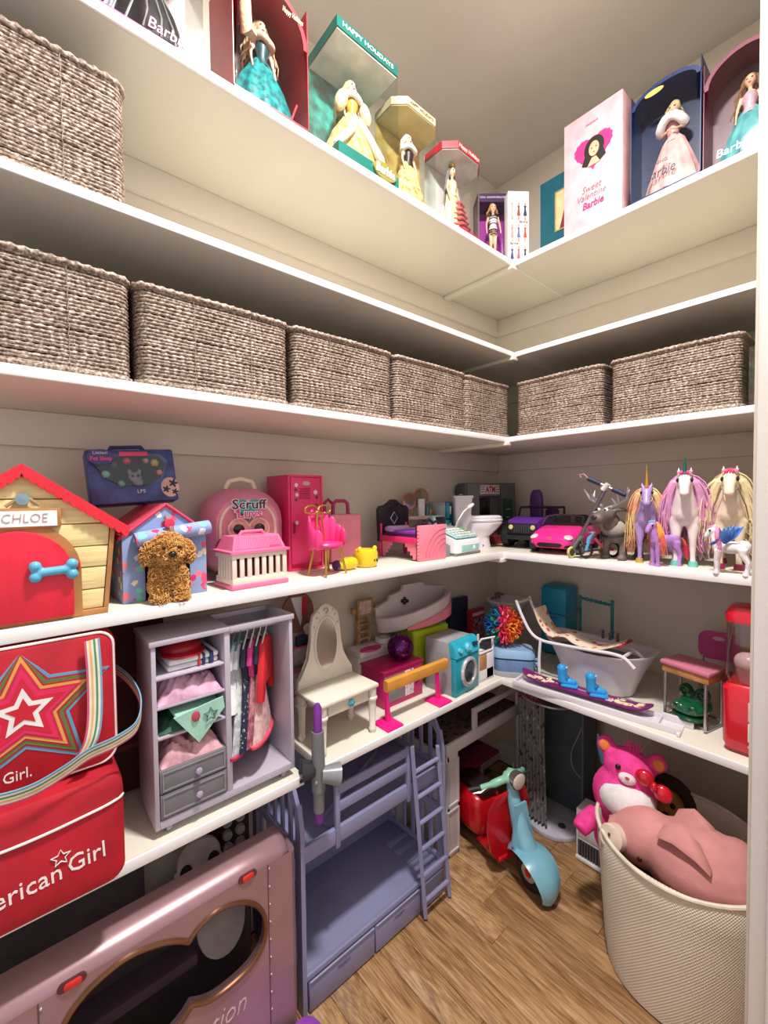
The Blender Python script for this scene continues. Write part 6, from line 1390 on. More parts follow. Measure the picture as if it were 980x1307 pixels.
# lime bin
t = T('lime_toy_bin', 'lime green toy bin with teal inside behind the washing machine', 'toy bin', (1.31, 1.228, Z5), math.radians(-4))
lm = mat('#a5bd22', r=0.4, noise=0.03)
def rcs(x, y0, y1, z, r=0.012): return [(a, c, z) for a, c in rrect(-x, x, y0, y1, r, 4)]
b = B(); b.loft([rcs(0.085, 0.0, 0.13, 0.0), rcs(0.092, -0.006, 0.136, 0.2)]); b.out('bin_body', lm, t)
b = B(); b.loft([rcs(0.1, -0.014, 0.142, 0.2), rcs(0.1, -0.014, 0.142, 0.22), rcs(0.094, -0.006, 0.136, 0.226)]); b.out('rim', lm, t)
b = B(); b.box(-0.03, 0.092, 0.0, 0.09, 0.226, 0.232, 0.002); b.out('teal_lid_panel', mat('#2f8f7d', r=0.35), t)
b = B(); b.tube([(0.02, -0.016, 0.19), (0.03, -0.024, 0.182), (0.06, -0.024, 0.182), (0.07, -0.016, 0.19)], 0.003, n=6); b.out('pull_handle', mat('#6d7f1f', r=0.4), t)

# curved white and pink toy sink bench on top of the bin
t = T('curved_toy_bench', 'curved white and pink toy counter lying on the lime bin', 'toy counter', (1.29, 1.215, Z5 + 0.2325), math.radians(-8), ry=math.radians(-5))
wv = mat('#cfc3c6', r=0.4, noise=0.03)
n = 22; out_, inn = [], []
for k in range(n + 1):
    a = pi + pi * k / n; out_.append((0.185 * math.cos(a), 0.1 + 0.105 * math.sin(a))); inn.append((0.17 * math.cos(a), 0.1 + 0.09 * math.sin(a)))
b = B(); b.loft([[(x, y, 0.0 + 0.02 * (1 - (x / .185) ** 2)) for x, y in out_ + inn[::-1]], [(x * 1.04, y * 1.0 - 0.008, 0.085 + 0.025 * (x / .185)) for x, y in out_ + inn[::-1]]]); b.out('curved_front', wv, t)
b = B(); b.loft([[(x, y, 0.02) for x, y in inn], [(x, y, 0.03) for x, y in inn]]); b.out('basin_floor', mat('#a79aa0', r=0.4), t)
b = B()
low = [(x * 1.015, y - 0.006) for x, y in out_[7:]]
b.loft([[(x, y, 0.006) for x, y in low] + [(x * 0.99, y + 0.004, 0.006) for x, y in reversed(low)], [(x * 1.025, y - 0.004, 0.02 + 0.06 * (i / 15)) for i, (x, y) in enumerate(low)] + [(x * 1.015, y, 0.02 + 0.06 * ((len(low) - 1 - i) / 15)) for i, (x, y) in enumerate(reversed(low))]]); b.out('pink_panel', mat('#e87f92', r=0.4, noise=0.02), t)
P = [(-0.185, 0.03), (-0.185, 0.1), (-0.12, 0.115), (-0.11, 0.135), (-0.05, 0.142), (-0.04, 0.165), (0.06, 0.16), (0.07, 0.14), (0.185, 0.12), (0.185, 0.05)]
b = B(); b.prism(P, 0.1, 0.115, b=0.002); bb = b.out('stepped_back', wv, t)
for x, z in ((-0.055, 0.1), (-0.042, 0.108), (-0.045, 0.09), (-0.03, 0.095)): b = B(); b.sph((x, 0.096, z), 0.008, n=8, m=6); b.out('black_tap', mat('#1c1a1c', r=0.4), bb)

# balance beam
t = T('toy_balance_beam', 'orange toy balance beam on hot pink feet', 'balance beam', (1.08, 1.075, Z5), math.radians(0))
b = B(); b.prism(rrect(-0.011, 0.011, 0.115, 0.152, 0.004, 3), -0.15, 0.155, ax='x'); b.out('beam', mat('#dd9a3f', r=0.5, noise=0.05, ns=12), t)
hpk2 = mat('#ee1f86', r=0.35, noise=0.02)
for x in (-0.14, 0.11):
    b = B(); b.loft([[(x - 0.035, -0.04, 0), (x + 0.035, -0.04, 0), (x + 0.035, 0.04, 0), (x - 0.035, 0.04, 0)], [(x - 0.033, -0.038, 0.008), (x + 0.033, -0.038, 0.008), (x + 0.033, 0.038, 0.008), (x - 0.033, 0.038, 0.008)], [(x - 0.01, -0.01, 0.014), (x + 0.01, -0.01, 0.014), (x + 0.01, 0.01, 0.014), (x - 0.01, 0.01, 0.014)]]); f_ = b.out('foot', hpk2, t)
    b = B(); b.loft([[(x - 0.009, -0.006, 0.012), (x + 0.009, -0.006, 0.012), (x + 0.009, 0.006, 0.012), (x - 0.009, 0.006, 0.012)], [(x - 0.012, -0.005, 0.116), (x - 0.002, -0.005, 0.116), (x - 0.002, 0.005, 0.116), (x - 0.012, 0.005, 0.116)]]); b.out('leg', hpk2, t)

# washing machine
t = T('toy_washing_machine', 'teal and grey toy washing machine with round door', 'washing machine', (1.335, 1.05, Z5), math.radians(4))
te = mat('#1f9cb0', r=0.32, noise=0.02); ga = mat('#9f9da3', r=0.4, noise=0.02)
b = B(); b.box(-0.078, 0.078, 0.02, 0.15, 0, 0.205, 0.004); b.out('cabinet', ga, t)
b = B(); b.box(-0.08, 0.08, 0.0, 0.022, 0.002, 0.148, 0.004); b.out('front_panel', te, t)
b = B(); b.loft([[(-0.08, -0.004, 0.15), (0.08, -0.004, 0.15), (0.08, 0.024, 0.15), (-0.08, 0.024, 0.15)], [(-0.08, 0.012, 0.2), (0.08, 0.012, 0.2), (0.08, 0.03, 0.2), (-0.08, 0.03, 0.2)], [(-0.077, 0.02, 0.207), (0.077, 0.02, 0.207), (0.077, 0.034, 0.207), (-0.077, 0.034, 0.207)]]); cp = b.out('control_panel', mat('#2fb0cc', r=0.3), t)
M_ = tr(0, 0.002, 0.175) @ rot('X', pi / 2 - 0.3)
b = B(); b.lathe([(0, 0.012), (0.012, 0.012), (0.014, 0.009), (0.018, 0.006), (0.019, 0.0)], n=20, c=(0.004, 0, 0), mt=M_); b.out('dial', mat('#5fc0d8', r=0.3), cp)
b = B(); b.lathe([(0, 0.008), (0.009, 0.008), (0.01, 0.0)], n=16, c=(-0.05, 0, 0), mt=M_); b.out('button', mat('#6fc8dc', r=0.3), cp)
b = B(); b.box(0.04, 0.068, -0.009, 0.008, 0.172, 0.186, 0.001, mt=tr(0, 0.006, 0) @ tr(0, 0, 0)); b.out('display', mat('#1c3b58', r=0.2), cp)
b = B(); b.tube([(0.004 + 0.044 * math.cos(a), -0.004, 0.082 + 0.05 * math.sin(a)) for a in [2 * pi * i / 30 for i in range(30)]], 0.0085, n=10, closed=True); dr = b.out('door_ring', mat('#c9c9ce', r=0.25, m=0.4), t)
b = B(); b.sph((0.004, 0.002, 0.082), (0.04, 0.016, 0.045), n=20, m=12); b.out('door_glass', mat('#3d4a50', r=0.08, noise=0.1), dr)
b = B(); b.box(-0.052, -0.042, -0.014, -0.004, 0.065, 0.1, 0.003); b.out('door_latch', mat('#c9c9ce', r=0.3), dr)

# narrow white shelf unit with wood panel
t = T('toy_shelf_trolley', 'narrow white toy shelf trolley with wooden panel beside the washer', 'toy trolley', (1.478, 1.065, Z5), math.radians(0))
for x in (-0.05, 0.05):
    for y in (0.004, 0.08): b = B(); b.box(x - 0.004, x + 0.004, y - 0.004, y + 0.004, 0, 0.165, 0.001); b.out('post', wt, t)
for z in (0.0, 0.06, 0.115): b = B(); b.box(-0.05, 0.05, 0.0, 0.084, z + 0.001, z + 0.008, 0.001); b.out('tray', wt, t)
b = B(); b.box(-0.046, 0.0, -0.002, 0.002, 0.052, 0.112, 0.001); b.out('wood_panel', mat('#c58f5a', r=0.5, noise=0.08), t)
b = B(); b.box(0.0, 0.046, -0.002, 0.002, 0.01, 0.112, 0.001); b.out('white_panel', wt, t)
b = B(); b.box(-0.046, 0.046, -0.002, 0.002, 0.01, 0.05, 0.001); b.out('white_panel', wt, t)
b = B(); b.tube([(-0.05, 0.004, 0.163), (-0.045, -0.008, 0.185), (0.045, -0.008, 0.175), (0.05, 0.004, 0.163)], 0.004, n=8); b.out('push_handle', wt, t)
b = B(); b.box(0.005, 0.045, 0.01, 0.05, 0.123, 0.15, 0.002); b.out('dark_box', mat('#2a2a2e', r=0.5), t)

# books / card kits leaning against the wall
t = T('navy_toy_box', 'navy toy card box leaning against the wall', 'card box', (1.68, 1.372, Z5))
b = B(); b.box(-0.07, 0.07, 0, 0.03, 0, 0.26, 0.002); b.out('box_body', mat('#1d2a4c', r=0.4, noise=0.06), t)
b = B(); b.box(-0.06, 0.0, -0.001, 0, 0.03, 0.1); b.out('teal_label', mat('#1f5f7a', r=0.4), t)
t = T('red_toy_booth', 'small red toy telephone booth panel with windows', 'toy booth', (1.765, 1.32, Z5))
b = B(); b.box(-0.055, 0.055, 0, 0.03, 0, 0.2, 0.002); b.out('panel', mat('#a81f35', r=0.4), t)
b = B(); b.box(-0.045, 0.045, -0.002, 0, 0.17, 0.185); b.out('sign_strip', mat('#e0b8bc', r=0.4), t)
for r_ in range(3):
    for c_ in range(2): b = B(); b.box(-0.04 + 0.042 * c_, -0.002 + 0.042 * c_, -0.0015, 0, 0.02 + 0.048 * r_, 0.06 + 0.048 * r_); b.out('window_pane', mat('#4a2a30', r=0.2, hex2='#b58a90', ns=60), t)

# white pedestal sink in the corner
t = T('toy_pedestal_sink', 'white doll pedestal sink in the lower shelf corner', 'sink', (1.93, 1.26, Z5))
b = B(); b.lathe([(0.05, 0.0), (0.045, 0.01), (0.025, 0.03), (0.022, 0.15), (0.04, 0.17), (0.09, 0.2), (0.105, 0.23), (0.1, 0.235), (0.085, 0.225), (0.05, 0.2), (0, 0.195)], n=28); b.out('basin', wl, t)
b = B(); b.tube([(0.0, 0.07, 0.225), (0, 0.07, 0.25), (0, 0.05, 0.258), (0, 0.025, 0.252)], 0.007, n=8); b.out('tap', mat('#8a8488', r=0.25, m=0.6), t)
for sg in (-1, 1): b = B(); b.cyl((sg * 0.03, 0.07, 0.225), (sg * 0.03, 0.07, 0.24), 0.008, n=8); b.out('tap_knob', mat('#8a8488', r=0.25, m=0.6), t)

# light blue case on a grey plate, rainbow loop ball on top
t = T('grey_turntable', 'flat grey oval board under the light blue case', 'board', (1.665, 1.07, Z5))
b = B(); b.prism(arc(0, 0, 0.115, 0, 2 * pi, 36, 0.1), 0, 0.007, ax='z', b=0.002); b.out('board', mat('#9a989c', r=0.5, noise=0.03), t)
b = B(); b.prism(arc(0, 0, 0.1, 0, 2 * pi, 36, 0.086), 0.007, 0.0085, ax='z'); b.out('board_inlay', mat('#a8a6aa', r=0.5, noise=0.03), t)
t = T('light_blue_case', 'light blue domed toy case with dark band below the rainbow ball', 'toy case', (1.66, 1.055, Z5 + 0.009), RIGHT + math.radians(35))
lb = mat('#8fb4da', r=0.35, noise=0.02)
b = B(); b.loft([rcs(0.085, -0.055, 0.055, 0.0, 0.03), rcs(0.088, -0.058, 0.058, 0.02, 0.03), rcs(0.088, -0.058, 0.058, 0.05, 0.03)]); b.out('lower_shell', mat('#6f8fbc', r=0.35), t)
b = B(); b.loft([rcs(0.086, -0.056, 0.056, 0.05, 0.03), rcs(0.086, -0.056, 0.056, 0.058, 0.03)]); b.out('dark_band', mat('#1d2436', r=0.4), t)
b = B(); b.loft([rcs(0.09, -0.06, 0.06, 0.058, 0.03), rcs(0.09, -0.06, 0.06, 0.075, 0.03), rcs(0.08, -0.05, 0.05, 0.092, 0.03)]); b.out('lid', lb, t)
b = B(); b.tube([(0.092, -0.03, 0.03), (0.105, -0.02, 0.035), (0.105, 0.02, 0.035), (0.092, 0.03, 0.03)], 0.008, n=8); b.out('side_handle', lb, t)
t = T('rainbow_loop_ball', 'rainbow rubber loop ball resting on the light blue case', 'toy ball', (1.655, 1.1, Z5 + 0.1015)); t.scale = (1.3,) * 3
b = B(); b.sph((0, 0, 0.068), 0.03, n=12, m=8); b.out('core', mat('#b03a5a', r=0.6), t)
cols = ['#e8325f', '#f0702c', '#e8305a', '#1f8fd0', '#2aa86a', '#1fb0c8', '#f03c8c', '#e8862c']
rr = random.Random(11)
for k in range(120):
    z = 1 - 2 * (k + .5) / 120; a = k * 2.39996; r_ = math.sqrt(1 - z * z); d = Vector((r_ * math.cos(a), r_ * math.sin(a), z))
    # colours change around the ball as seen: greens and blues to the left, warm to the right
    left = d.dot(Vector((-0.45, 0.89, 0)))
    c = rr.choice(['#1f6fb8', '#1fa0b8', '#2a9a5a', '#2450a0']) if left > 0.25 else (rr.choice(['#e8325f', '#f03c7c']) if left > -0.3 else rr.choice(['#f0702c', '#e8502c', '#f0a03c']))
    u = d.orthogonal().normalized(); u.rotate(Matrix.Rotation(rr.uniform(0, 6.28), 3, d)); C_ = Vector((0, 0, 0.068)); L_ = rr.uniform(0.034, 0.042)
    P = [C_ + d * 0.028 + u * 0.003, C_ + d * (0.028 + L_ * 0.55) + u * 0.009, C_ + d * (0.026 + L_) + u * 0.005, C_ + d * (0.028 + L_) - u * 0.003, C_ + d * (0.028 + L_ * 0.5) - u * 0.007, C_ + d * 0.028 - u * 0.003]
    P = [Vector((p.x, p.y, max(p.z, 0.003))) for p in P]
    b = B(); b.tube(P, 0.0027, n=5); b.out('rubber_loop', mat(c, r=0.4, noise=0), t)
# ---------------------------------------------------------------- low shelf, right run
# tall blue toy locker at the wall
t = T('blue_toy_fridge', 'tall sky blue toy refrigerator against the right wall', 'toy fridge', (1.955, 1.018, Z5), RIGHT)
bl2 = mat('#1f8fb5', r=0.35, noise=0.03)
b = B(); b.box(-0.064, 0.064, 0, 0.11, 0, 0.335, 0.014, 3); b.out('cabinet', bl2, t)
b = B(); b.box(-0.062, 0.062, -0.012, 0.002, 0.012, 0.2, 0.008); d_ = b.out('lower_door', bl2, t)
b = B(); b.box(-0.062, 0.062, -0.012, 0.002, 0.205, 0.325, 0.008); b.out('upper_door', bl2, t)
b = B(); b.box(-0.052, 0.02, -0.018, -0.012, 0.182, 0.19, 0.002); b.out('handle', mat('#14607c', r=0.3), d_)
# teal shower frame
t = T('toy_shower_frame', 'teal toy shower rail frame behind the bathtub', 'toy shower', (1.97, 0.83, Z5), RIGHT)
tf = mat('#1f7f86', r=0.35, noise=0.03)
for x in (-0.07, 0.07): b = B(); b.cyl((x, 0, 0), (x, 0, 0.3), 0.0065, n=10); b.sph((x, 0, 0.3), 0.009, n=8, m=6); b.out('upright', tf, t)
b = B(); b.cyl((-0.07, 0, 0.295), (0.07, 0, 0.285), 0.006, n=10); b.out('cross_rail', tf, t)
for k in range(5): b = B(); b.sph((-0.04 + 0.02 * k, 0, 0.293 - 0.0014 * k), 0.009, n=8, m=6); b.out('rail_bead', tf, t)
b = B(); b.tube(smooth_pts([(-0.07, 0, 0.25), (-0.075, -0.04, 0.24), (-0.1, -0.06, 0.205), (-0.11, -0.055, 0.2)]), 0.005, n=8); b.out('shower_arm', mat('#5a6a6e', r=0.3, m=0.4), t)
for k in range(3): b = B(); b.sph((0.075, -0.006, 0.11 + 0.03 * k), 0.007, n=8, m=6); b.out('tap_knob', tf, t)

# bathtub
t = T('doll_bathtub', 'white freestanding doll bathtub on the right shelf', 'bathtub', (1.775, 0.735, Z5), RIGHT); t.scale = (1, 1, 0.93)
tb = mat('#d6cfd8', r=0.3, noise=0.015)
def tubring(a, bb, z, dz=0.0, n=40): return [(a * math.copysign(abs(math.cos(2 * pi * k / n)) ** 0.8, math.cos(2 * pi * k / n)), bb * math.copysign(abs(math.sin(2 * pi * k / n)) ** 0.8, math.sin(2 * pi * k / n)), z + dz * math.cos(2 * pi * k / n) ** 2) for k in range(n)]
b = B(); b.loft([tubring(0.125, 0.075, 0.0), tubring(0.132, 0.082, 0.008), tubring(0.135, 0.085, 0.03), tubring(0.165, 0.1, 0.1, 0.006), tubring(0.2, 0.115, 0.158, 0.02), tubring(0.212, 0.125, 0.166, 0.024), tubring(0.212, 0.125, 0.172, 0.024), tubring(0.195, 0.11, 0.17, 0.02), tubring(0.16, 0.09, 0.1, 0.004), tubring(0.12, 0.065, 0.03)]); b.out('tub_shell', tb, t, ang=0.9)
b = B(); b.loft([tubring(0.175, 0.1, 0.135), tubring(0.172, 0.098, 0.136)]); b.out('dark_water_insert', mat('#5f6668', r=0.15), t)
for x, h_ in ((-0.03, 0.06), (0.0, 0.045), (0.03, 0.06)): b = B(); b.tube([(x, 0.11, 0.17), (x, 0.112, 0.17 + h_ * 0.6), (x, 0.095, 0.17 + h_ * 0.7)], 0.006, n=8); b.out('tap', mat('#7f7a80', r=0.25, m=0.6), t)
# hammock chair lying across the tub
t = T('polka_dot_lounge_chair', 'white framed doll lounge chair with dotted fabric over the bathtub', 'lounge chair', (1.69, 0.76, Z5 + 0.14), RIGHT)
lf = mat('#e3dee6', r=0.35, noise=0.01)
for y in (-0.045, 0.06):
    b = B(); b.tube(smooth_pts([(-0.27, y, 0.175), (-0.24, y, 0.11), (-0.2, y, 0.05), (-0.15, y, 0.028), (-0.06, y, 0.03), (0.04, y, 0.038), (0.13, y, 0.045), (0.17, y, 0.038), (0.2, y, 0.012)]), 0.0065, n=8); b.out('side_frame', lf, t)
b = B(); b.cyl((-0.265, -0.045, 0.165), (-0.265, 0.06, 0.165), 0.006, n=8); b.out('head_bar', lf, t)
b = B(); b.cyl((0.16, -0.045, 0.04), (0.16, 0.06, 0.04), 0.006, n=8); b.out('foot_bar', lf, t)
b = B(); b.tube(smooth_pts([(-0.155, -0.048, 0.028), (-0.158, -0.052, -0.05), (-0.155, -0.054, -0.135)]), 0.006, n=8); b.out('front_leg', lf, t)
dots = mat_print('#ecdcc8', ['#d8485c', '#ee9a52', '#c8324a', '#f0c070', '#e8703c'], 36, 0.36)
P = smooth_pts([(-0.19, 0, 0.15), (-0.165, 0, 0.09), (-0.12, 0, 0.05), (-0.06, 0, 0.062), (-0.02, 0, 0.045), (0.05, 0, 0.038), (0.11, 0, 0.06), (0.155, 0, 0.085)], 5)
b = B(); b.loft([[(p.x, -0.04, p.z), (p.x, 0.055, p.z), (p.x + 0.002, 0.055, p.z + 0.003), (p.x + 0.002, -0.04, p.z + 0.003)] for p in P]); b.out('dotted_fabric', dots, t)
b = B(); b.box(0.135, 0.16, -0.04, 0.055, 0.07, 0.082, 0.003, mt=tr(0.148, 0, 0.076) @ rot('Y', -0.7) @ tr(-0.148, 0, -0.076)); b.out('red_band', mat('#a82f48', r=0.5), t)

# snowboard with boots on white rail
t = T('doll_snowboard', 'purple doll snowboard with cream flourish lying on white tray', 'snowboard', (1.612, 0.73, Z5 + 0.0225), RIGHT + math.radians(5))
n = 20; P = []
for k in range(n + 1): a = pi / 2 - pi * k / n; P.append((0.185 + 0.05 * math.cos(a), 0.032 * math.sin(a)))
for k in range(n + 1): a = pi * 1.5 - pi * k / n; P.append((-0.185 + 0.05 * math.cos(a), 0.032 * math.sin(a)))
def lift(x): return 0.00 + 0.022 * max(0, (abs(x) - 0.17) / 0.065) ** 2
sec = [(-0.235, 0.006), (-0.225, 0.02), (-0.2, 0.031), (-0.16, 0.032), (0.0, 0.03), (0.16, 0.032), (0.2, 0.031), (0.225, 0.02), (0.235, 0.006)]
b = B(); b.loft([[(x, -w_, lift(x)), (x, w_, lift(x)), (x, w_, lift(x) + 0.006), (x, -w_, lift(x) + 0.006)] for x, w_ in sec]); b.out('board', mat('#7d1f6b', r=0.3, noise=0.05), t)
for sx in (-1, 1):
    rr = random.Random(4 if sx > 0 else 9)
    for k in range(9):
        x = sx * rr.uniform(0.115, 0.21); y = rr.uniform(-0.018, 0.018)
        b = B(); pts = [(x + 0.016 * math.cos(a * 1.3) * (1 - i / 9), y + 0.011 * math.sin(a * 1.3) * (1 - i / 9), lift(x) + 0.0068) for i, a in enumerate([0.8 * j + k for j in range(8)])]
        b.tube(pts, 0.0026, n=5); b.out('cream_flourish', mat('#ead9b0', r=0.4), t)
b = B(); b.box(-0.1, 0.11, -0.003, 0.003, 0.0055, 0.0068); b.out('pale_stripe', mat('#d9a9b8', r=0.4), t)
b = B(); b.prism(rrect(-0.012, 0.012, -0.008, 0.008, 0.004), 0.006, 0.007, ax='z', c=(0.1, -0.016, 0)); b.out('small_logo', mat('#e3d0e0', r=0.4), t)
bb = mat('#2f9be0', r=0.3, noise=0.02)
for sx, nm in ((-0.055, 'left'), (0.055, 'right')):
    t3 = T('blue_doll_boot', 'blue doll boot on the snowboard, ' + ('nearer the light blue case' if sx < 0 else 'nearer the school desk'), 'boot', (1.612, 0.73 - sx, Z5 + 0.0295), RIGHT + math.radians(20), 'blue doll snow boots')
    b = B(); b.box(-0.022, 0.038, -0.026, 0.026, 0.0, 0.01, 0.004); b.out('binding_plate', bb, t3)
    b = B(); b.tube([(-0.016, 0, 0.012), (-0.019, 0, 0.04), (-0.02, 0, 0.066), (-0.019, 0, 0.078)], [0.019, 0.017, 0.019, 0.012], n=14); b.tube([(-0.016, 0, 0.018), (0.012, 0, 0.016), (0.03, 0, 0.014)], [0.018, 0.015, 0.011], n=14); skin_out(b, 'boot_shell', bb, t3, 0.0028, 2)
    b = B(); b.tube([(-0.003, -0.018, 0.03), (0.004, 0, 0.034), (-0.003, 0.018, 0.03)], 0.004, n=8); b.out('ankle_strap', mat('#2280c4', r=0.3), t3)
    b = B(); b.sph((-0.003, -0.004, 0.07), (0.004, 0.004, 0.005), n=8, m=6); b.out('white_print', mat('#bfe0f4', r=0.3), t3)
t = T('white_toy_rail', 'long white plastic toy rail tray at the right shelf edge', 'toy rail', (1.585, 0.69, Z5), RIGHT + math.radians(6))
b = B(); b.box(-0.285, 0.285, -0.036, 0.045, 0, 0.006, 0.002); b.out('tray_floor', lf, t)
for y in (-0.036, 0.041): b = B(); b.box(-0.285, 0.285, y - 0.002, y + 0.004, 0.0, 0.021, 0.002); b.out('side_rail', lf, t)
for x in (-0.28, 0.22): b = B(); b.box(x - 0.004, x + 0.004, -0.034, 0.041, 0.004, 0.02, 0.002); b.out('cross_bar', lf, t)
b = B(); b.box(0.22, 0.31, 0.034, 0.042, 0.0, 0.03, 0.003); b.out('end_bracket', lf, t)
b = B(); b.box(0.275, 0.285, -0.05, -0.03, 0.0, 0.012, 0.003); b.out('end_hook', lf, t)

# school desk with steel legs
t = T('doll_school_desk', 'pink topped wooden doll school desk with steel legs', 'desk', (1.715, 0.405, Z5), RIGHT + math.radians(-14))
st = mat('#b5b2b6', r=0.25, m=0.8)
b = B(); b.box(-0.072, 0.072, -0.05, 0.055, 0.158, 0.184, 0.003); b.out('drawer_box', mat('#c98a56', r=0.5, noise=0.12, ns=25), t)
b = B(); b.box(-0.076, 0.076, -0.056, 0.06, 0.184, 0.198, 0.004); b.out('desk_top', mat('#cf7a94', r=0.4, noise=0.03), t)
for x in (-0.062, 0.062):
    b = B(); b.tube([(x, -0.045, 0.158), (x, -0.047, 0.02), (x, -0.047, 0.008), (x, -0.038, 0.005), (x, 0.04, 0.005), (x, 0.048, 0.012), (x, 0.046, 0.158)], 0.0048, n=10); b.out('leg_frame', st, t)
b = B(); b.cyl((-0.062, 0.047, 0.02), (0.062, 0.047, 0.02), 0.0048, n=10); b.out('stretcher', st, t)
b = B(); b.cyl((-0.062, -0.03, 0.006), (0.062, -0.03, 0.006), 0.0044, n=10); b.out('front_stretcher', st, t)
# pink chair
t = T('doll_school_chair', 'magenta plastic doll chair behind the school desk', 'chair', (1.87, 0.37, Z5), RIGHT + math.radians(8))
mgc = mat('#b8307c', r=0.4, noise=0.03)
P = rrect(-0.06, 0.06, 0.16, 0.262, 0.03, 5)
b = B(); hole = arc(0.0, 0.238, 0.018, 0, 2 * pi, len(P) - 1, 0.007)
b.loft([[(x, 0.062 + 0.4 * x * x * -1, z) for x, z in P], [(x, 0.07 - 0.4 * x * x, z) for x, z in P]]); bk2 = b.out('backrest', mgc, t)
b = B(); b.prism(arc(0.0, 0.238, 0.018, 0, 2 * pi, 20, 0.007), 0.0605, 0.0712); b.out('grip_hole', mat('#cfa8b4', r=0.5), bk2)
b = B(); b.box(-0.058, 0.058, -0.055, 0.06, 0.12, 0.13, 0.005); b.out('seat', mgc, t)
for x in (-0.045, 0.045):
    b = B(); b.tube([(x, 0.066, 0.2), (x, 0.062, 0.13), (x * 1.15, 0.07, 0.004)], 0.004, n=8); b.out('rear_leg', st, t)
    b = B(); b.tube([(x, -0.04, 0.125), (x * 1.15, -0.048, 0.004)], 0.004, n=8); b.out('front_leg', st, t)
# green frog toy under desk
t = T('green_toy_crocodile', 'glossy dark green toy crocodile head under the desk', 'toy crocodile', (1.705, 0.405, Z5 + 0.0107), RIGHT + math.radians(-10)); t.scale = (0.95,) * 3
gn = mat('#0f5a38', r=0.15, noise=0.05, coat=0.4)
b = B(); b.sph((0, 0.03, 0.045), (0.05, 0.05, 0.042)); b.sph((0, -0.025, 0.048), (0.052, 0.04, 0.024))
for sg in (-1, 1): b.sph((sg * 0.026, 0.02, 0.09), (0.024, 0.024, 0.026)); b.sph((sg * 0.024, -0.052, 0.06), (0.014, 0.012, 0.012))
skin_out(b, 'upper_head', gn, t, 0.0045, 3)
b = B(); b.sph((0, -0.012, 0.018), (0.054, 0.055, 0.0178)); b.out('lower_jaw', mat('#0c4a2e', r=0.2), t)
for sg in (-1, 1):
    b = B(); b.sph((sg * 0.026, -0.002, 0.093), (0.011, 0.006, 0.012), n=10, m=7); b.out('eye', mat('#0a2c1e', r=0.1), t)
    b = B(); b.tube([(sg * 0.024 + 0.006 * math.cos(a), -0.064, 0.062 + 0.005 * math.sin(a)) for a in [2 * pi * i / 12 for i in range(12)]], 0.0015, n=5, closed=True); b.out('nostril', mat('#0a3522', r=0.3), t)

# gumball machine
t = T('toy_gumball_machine', 'red toy gumball machine with clear tank near the door', 'gumball machine', (1.64, 0.245, Z5), RIGHT)
rg2 = mat('#d3102a', r=0.22, noise=0.02, coat=0.4)
b = B(); b.loft([rcs(0.05, -0.05, 0.05, 0.012, 0.016), rcs(0.056, -0.056, 0.056, 0.03, 0.018), rcs(0.058, -0.058, 0.058, 0.19, 0.018), rcs(0.046, -0.046, 0.046, 0.205, 0.016)]); b.out('red_base', rg2, t)
b = B(); b.loft([rcs(0.046, -0.046, 0.046, 0.0, 0.014), rcs(0.05, -0.05, 0.05, 0.012, 0.014)]); b.out('foot', mat('#8c0d1e', r=0.4), t)
b = B(); b.loft([rcs(0.046, -0.046, 0.046, 0.205, 0.02), rcs(0.052, -0.052, 0.052, 0.225, 0.022), rcs(0.052, -0.052, 0.052, 0.39, 0.022)], cap=False); b.out('clear_tank', mat_clear('#f2e2e2', 0.08), t)
b = B(); b.loft([rcs(0.054, -0.054, 0.054, 0.388, 0.024), rcs(0.056, -0.056, 0.056, 0.41, 0.024), rcs(0.045, -0.045, 0.045, 0.432, 0.02), rcs(0.02, -0.02, 0.02, 0.437, 0.01)]); b.out('red_lid', rg2, t)
b = B(); b.box(0.005, 0.046, -0.061, -0.057, 0.11, 0.165, 0.002); pl = b.out('white_plate', mat('#e8dfe0', r=0.35), t)
b = B(); b.sph((0.022, -0.063, 0.135), (0.008, 0.004, 0.008), n=10, m=7); b.out('red_crank', mat('#b80f24', r=0.3), pl)
b = B(); b.box(0.005, 0.046, -0.061, -0.057, 0.03, 0.104, 0.002); b.out('print_panel', mat_print('#e6dadc', ['#c23a4c', '#d98a94', '#8c2a3c'], 70, 0.3), t)
t = T('white_gum_capsule', 'white oval capsule inside the clear gumball tank', 'capsule', (1.64, 0.247, Z5 + 0.206), RIGHT)
b = B(); b.sph((0, -0.008, 0.06), (0.036, 0.034, 0.03), n=20, m=12); b.out('capsule_top', mat('#e9e2e4', r=0.3), t)
b = B(); b.lathe([(0, 0.0), (0.026, 0.0), (0.031, 0.03), (0.033, 0.046)], n=20, c=(0, -0.004, 0)); b.out('capsule_cup', mat('#c98a98', r=0.4), t)
t = T('white_toy_figurine', 'white porcelain dog figurine on top of the gumball machine', 'figurine', (1.645, 0.226, Z5 + 0.438), RIGHT)
b = B(); b.sph((0, 0, 0.018), (0.016, 0.016, 0.018)); b.sph((0, -0.004, 0.045), (0.017, 0.016, 0.016)); b.tube([(-0.012, 0, 0.056), (-0.016, 0, 0.064)], [0.006, 0.003], n=8); b.tube([(0.012, 0, 0.056), (0.016, 0, 0.064)], [0.006, 0.003], n=8); skin_out(b, 'figure_body', mat('#ded9de', r=0.3), t, 0.002, 2)
for sg in (-1, 1): b = B(); b.sph((sg * 0.006, -0.019, 0.047), 0.0022, n=8, m=6); b.out('eye', eye_m, t)
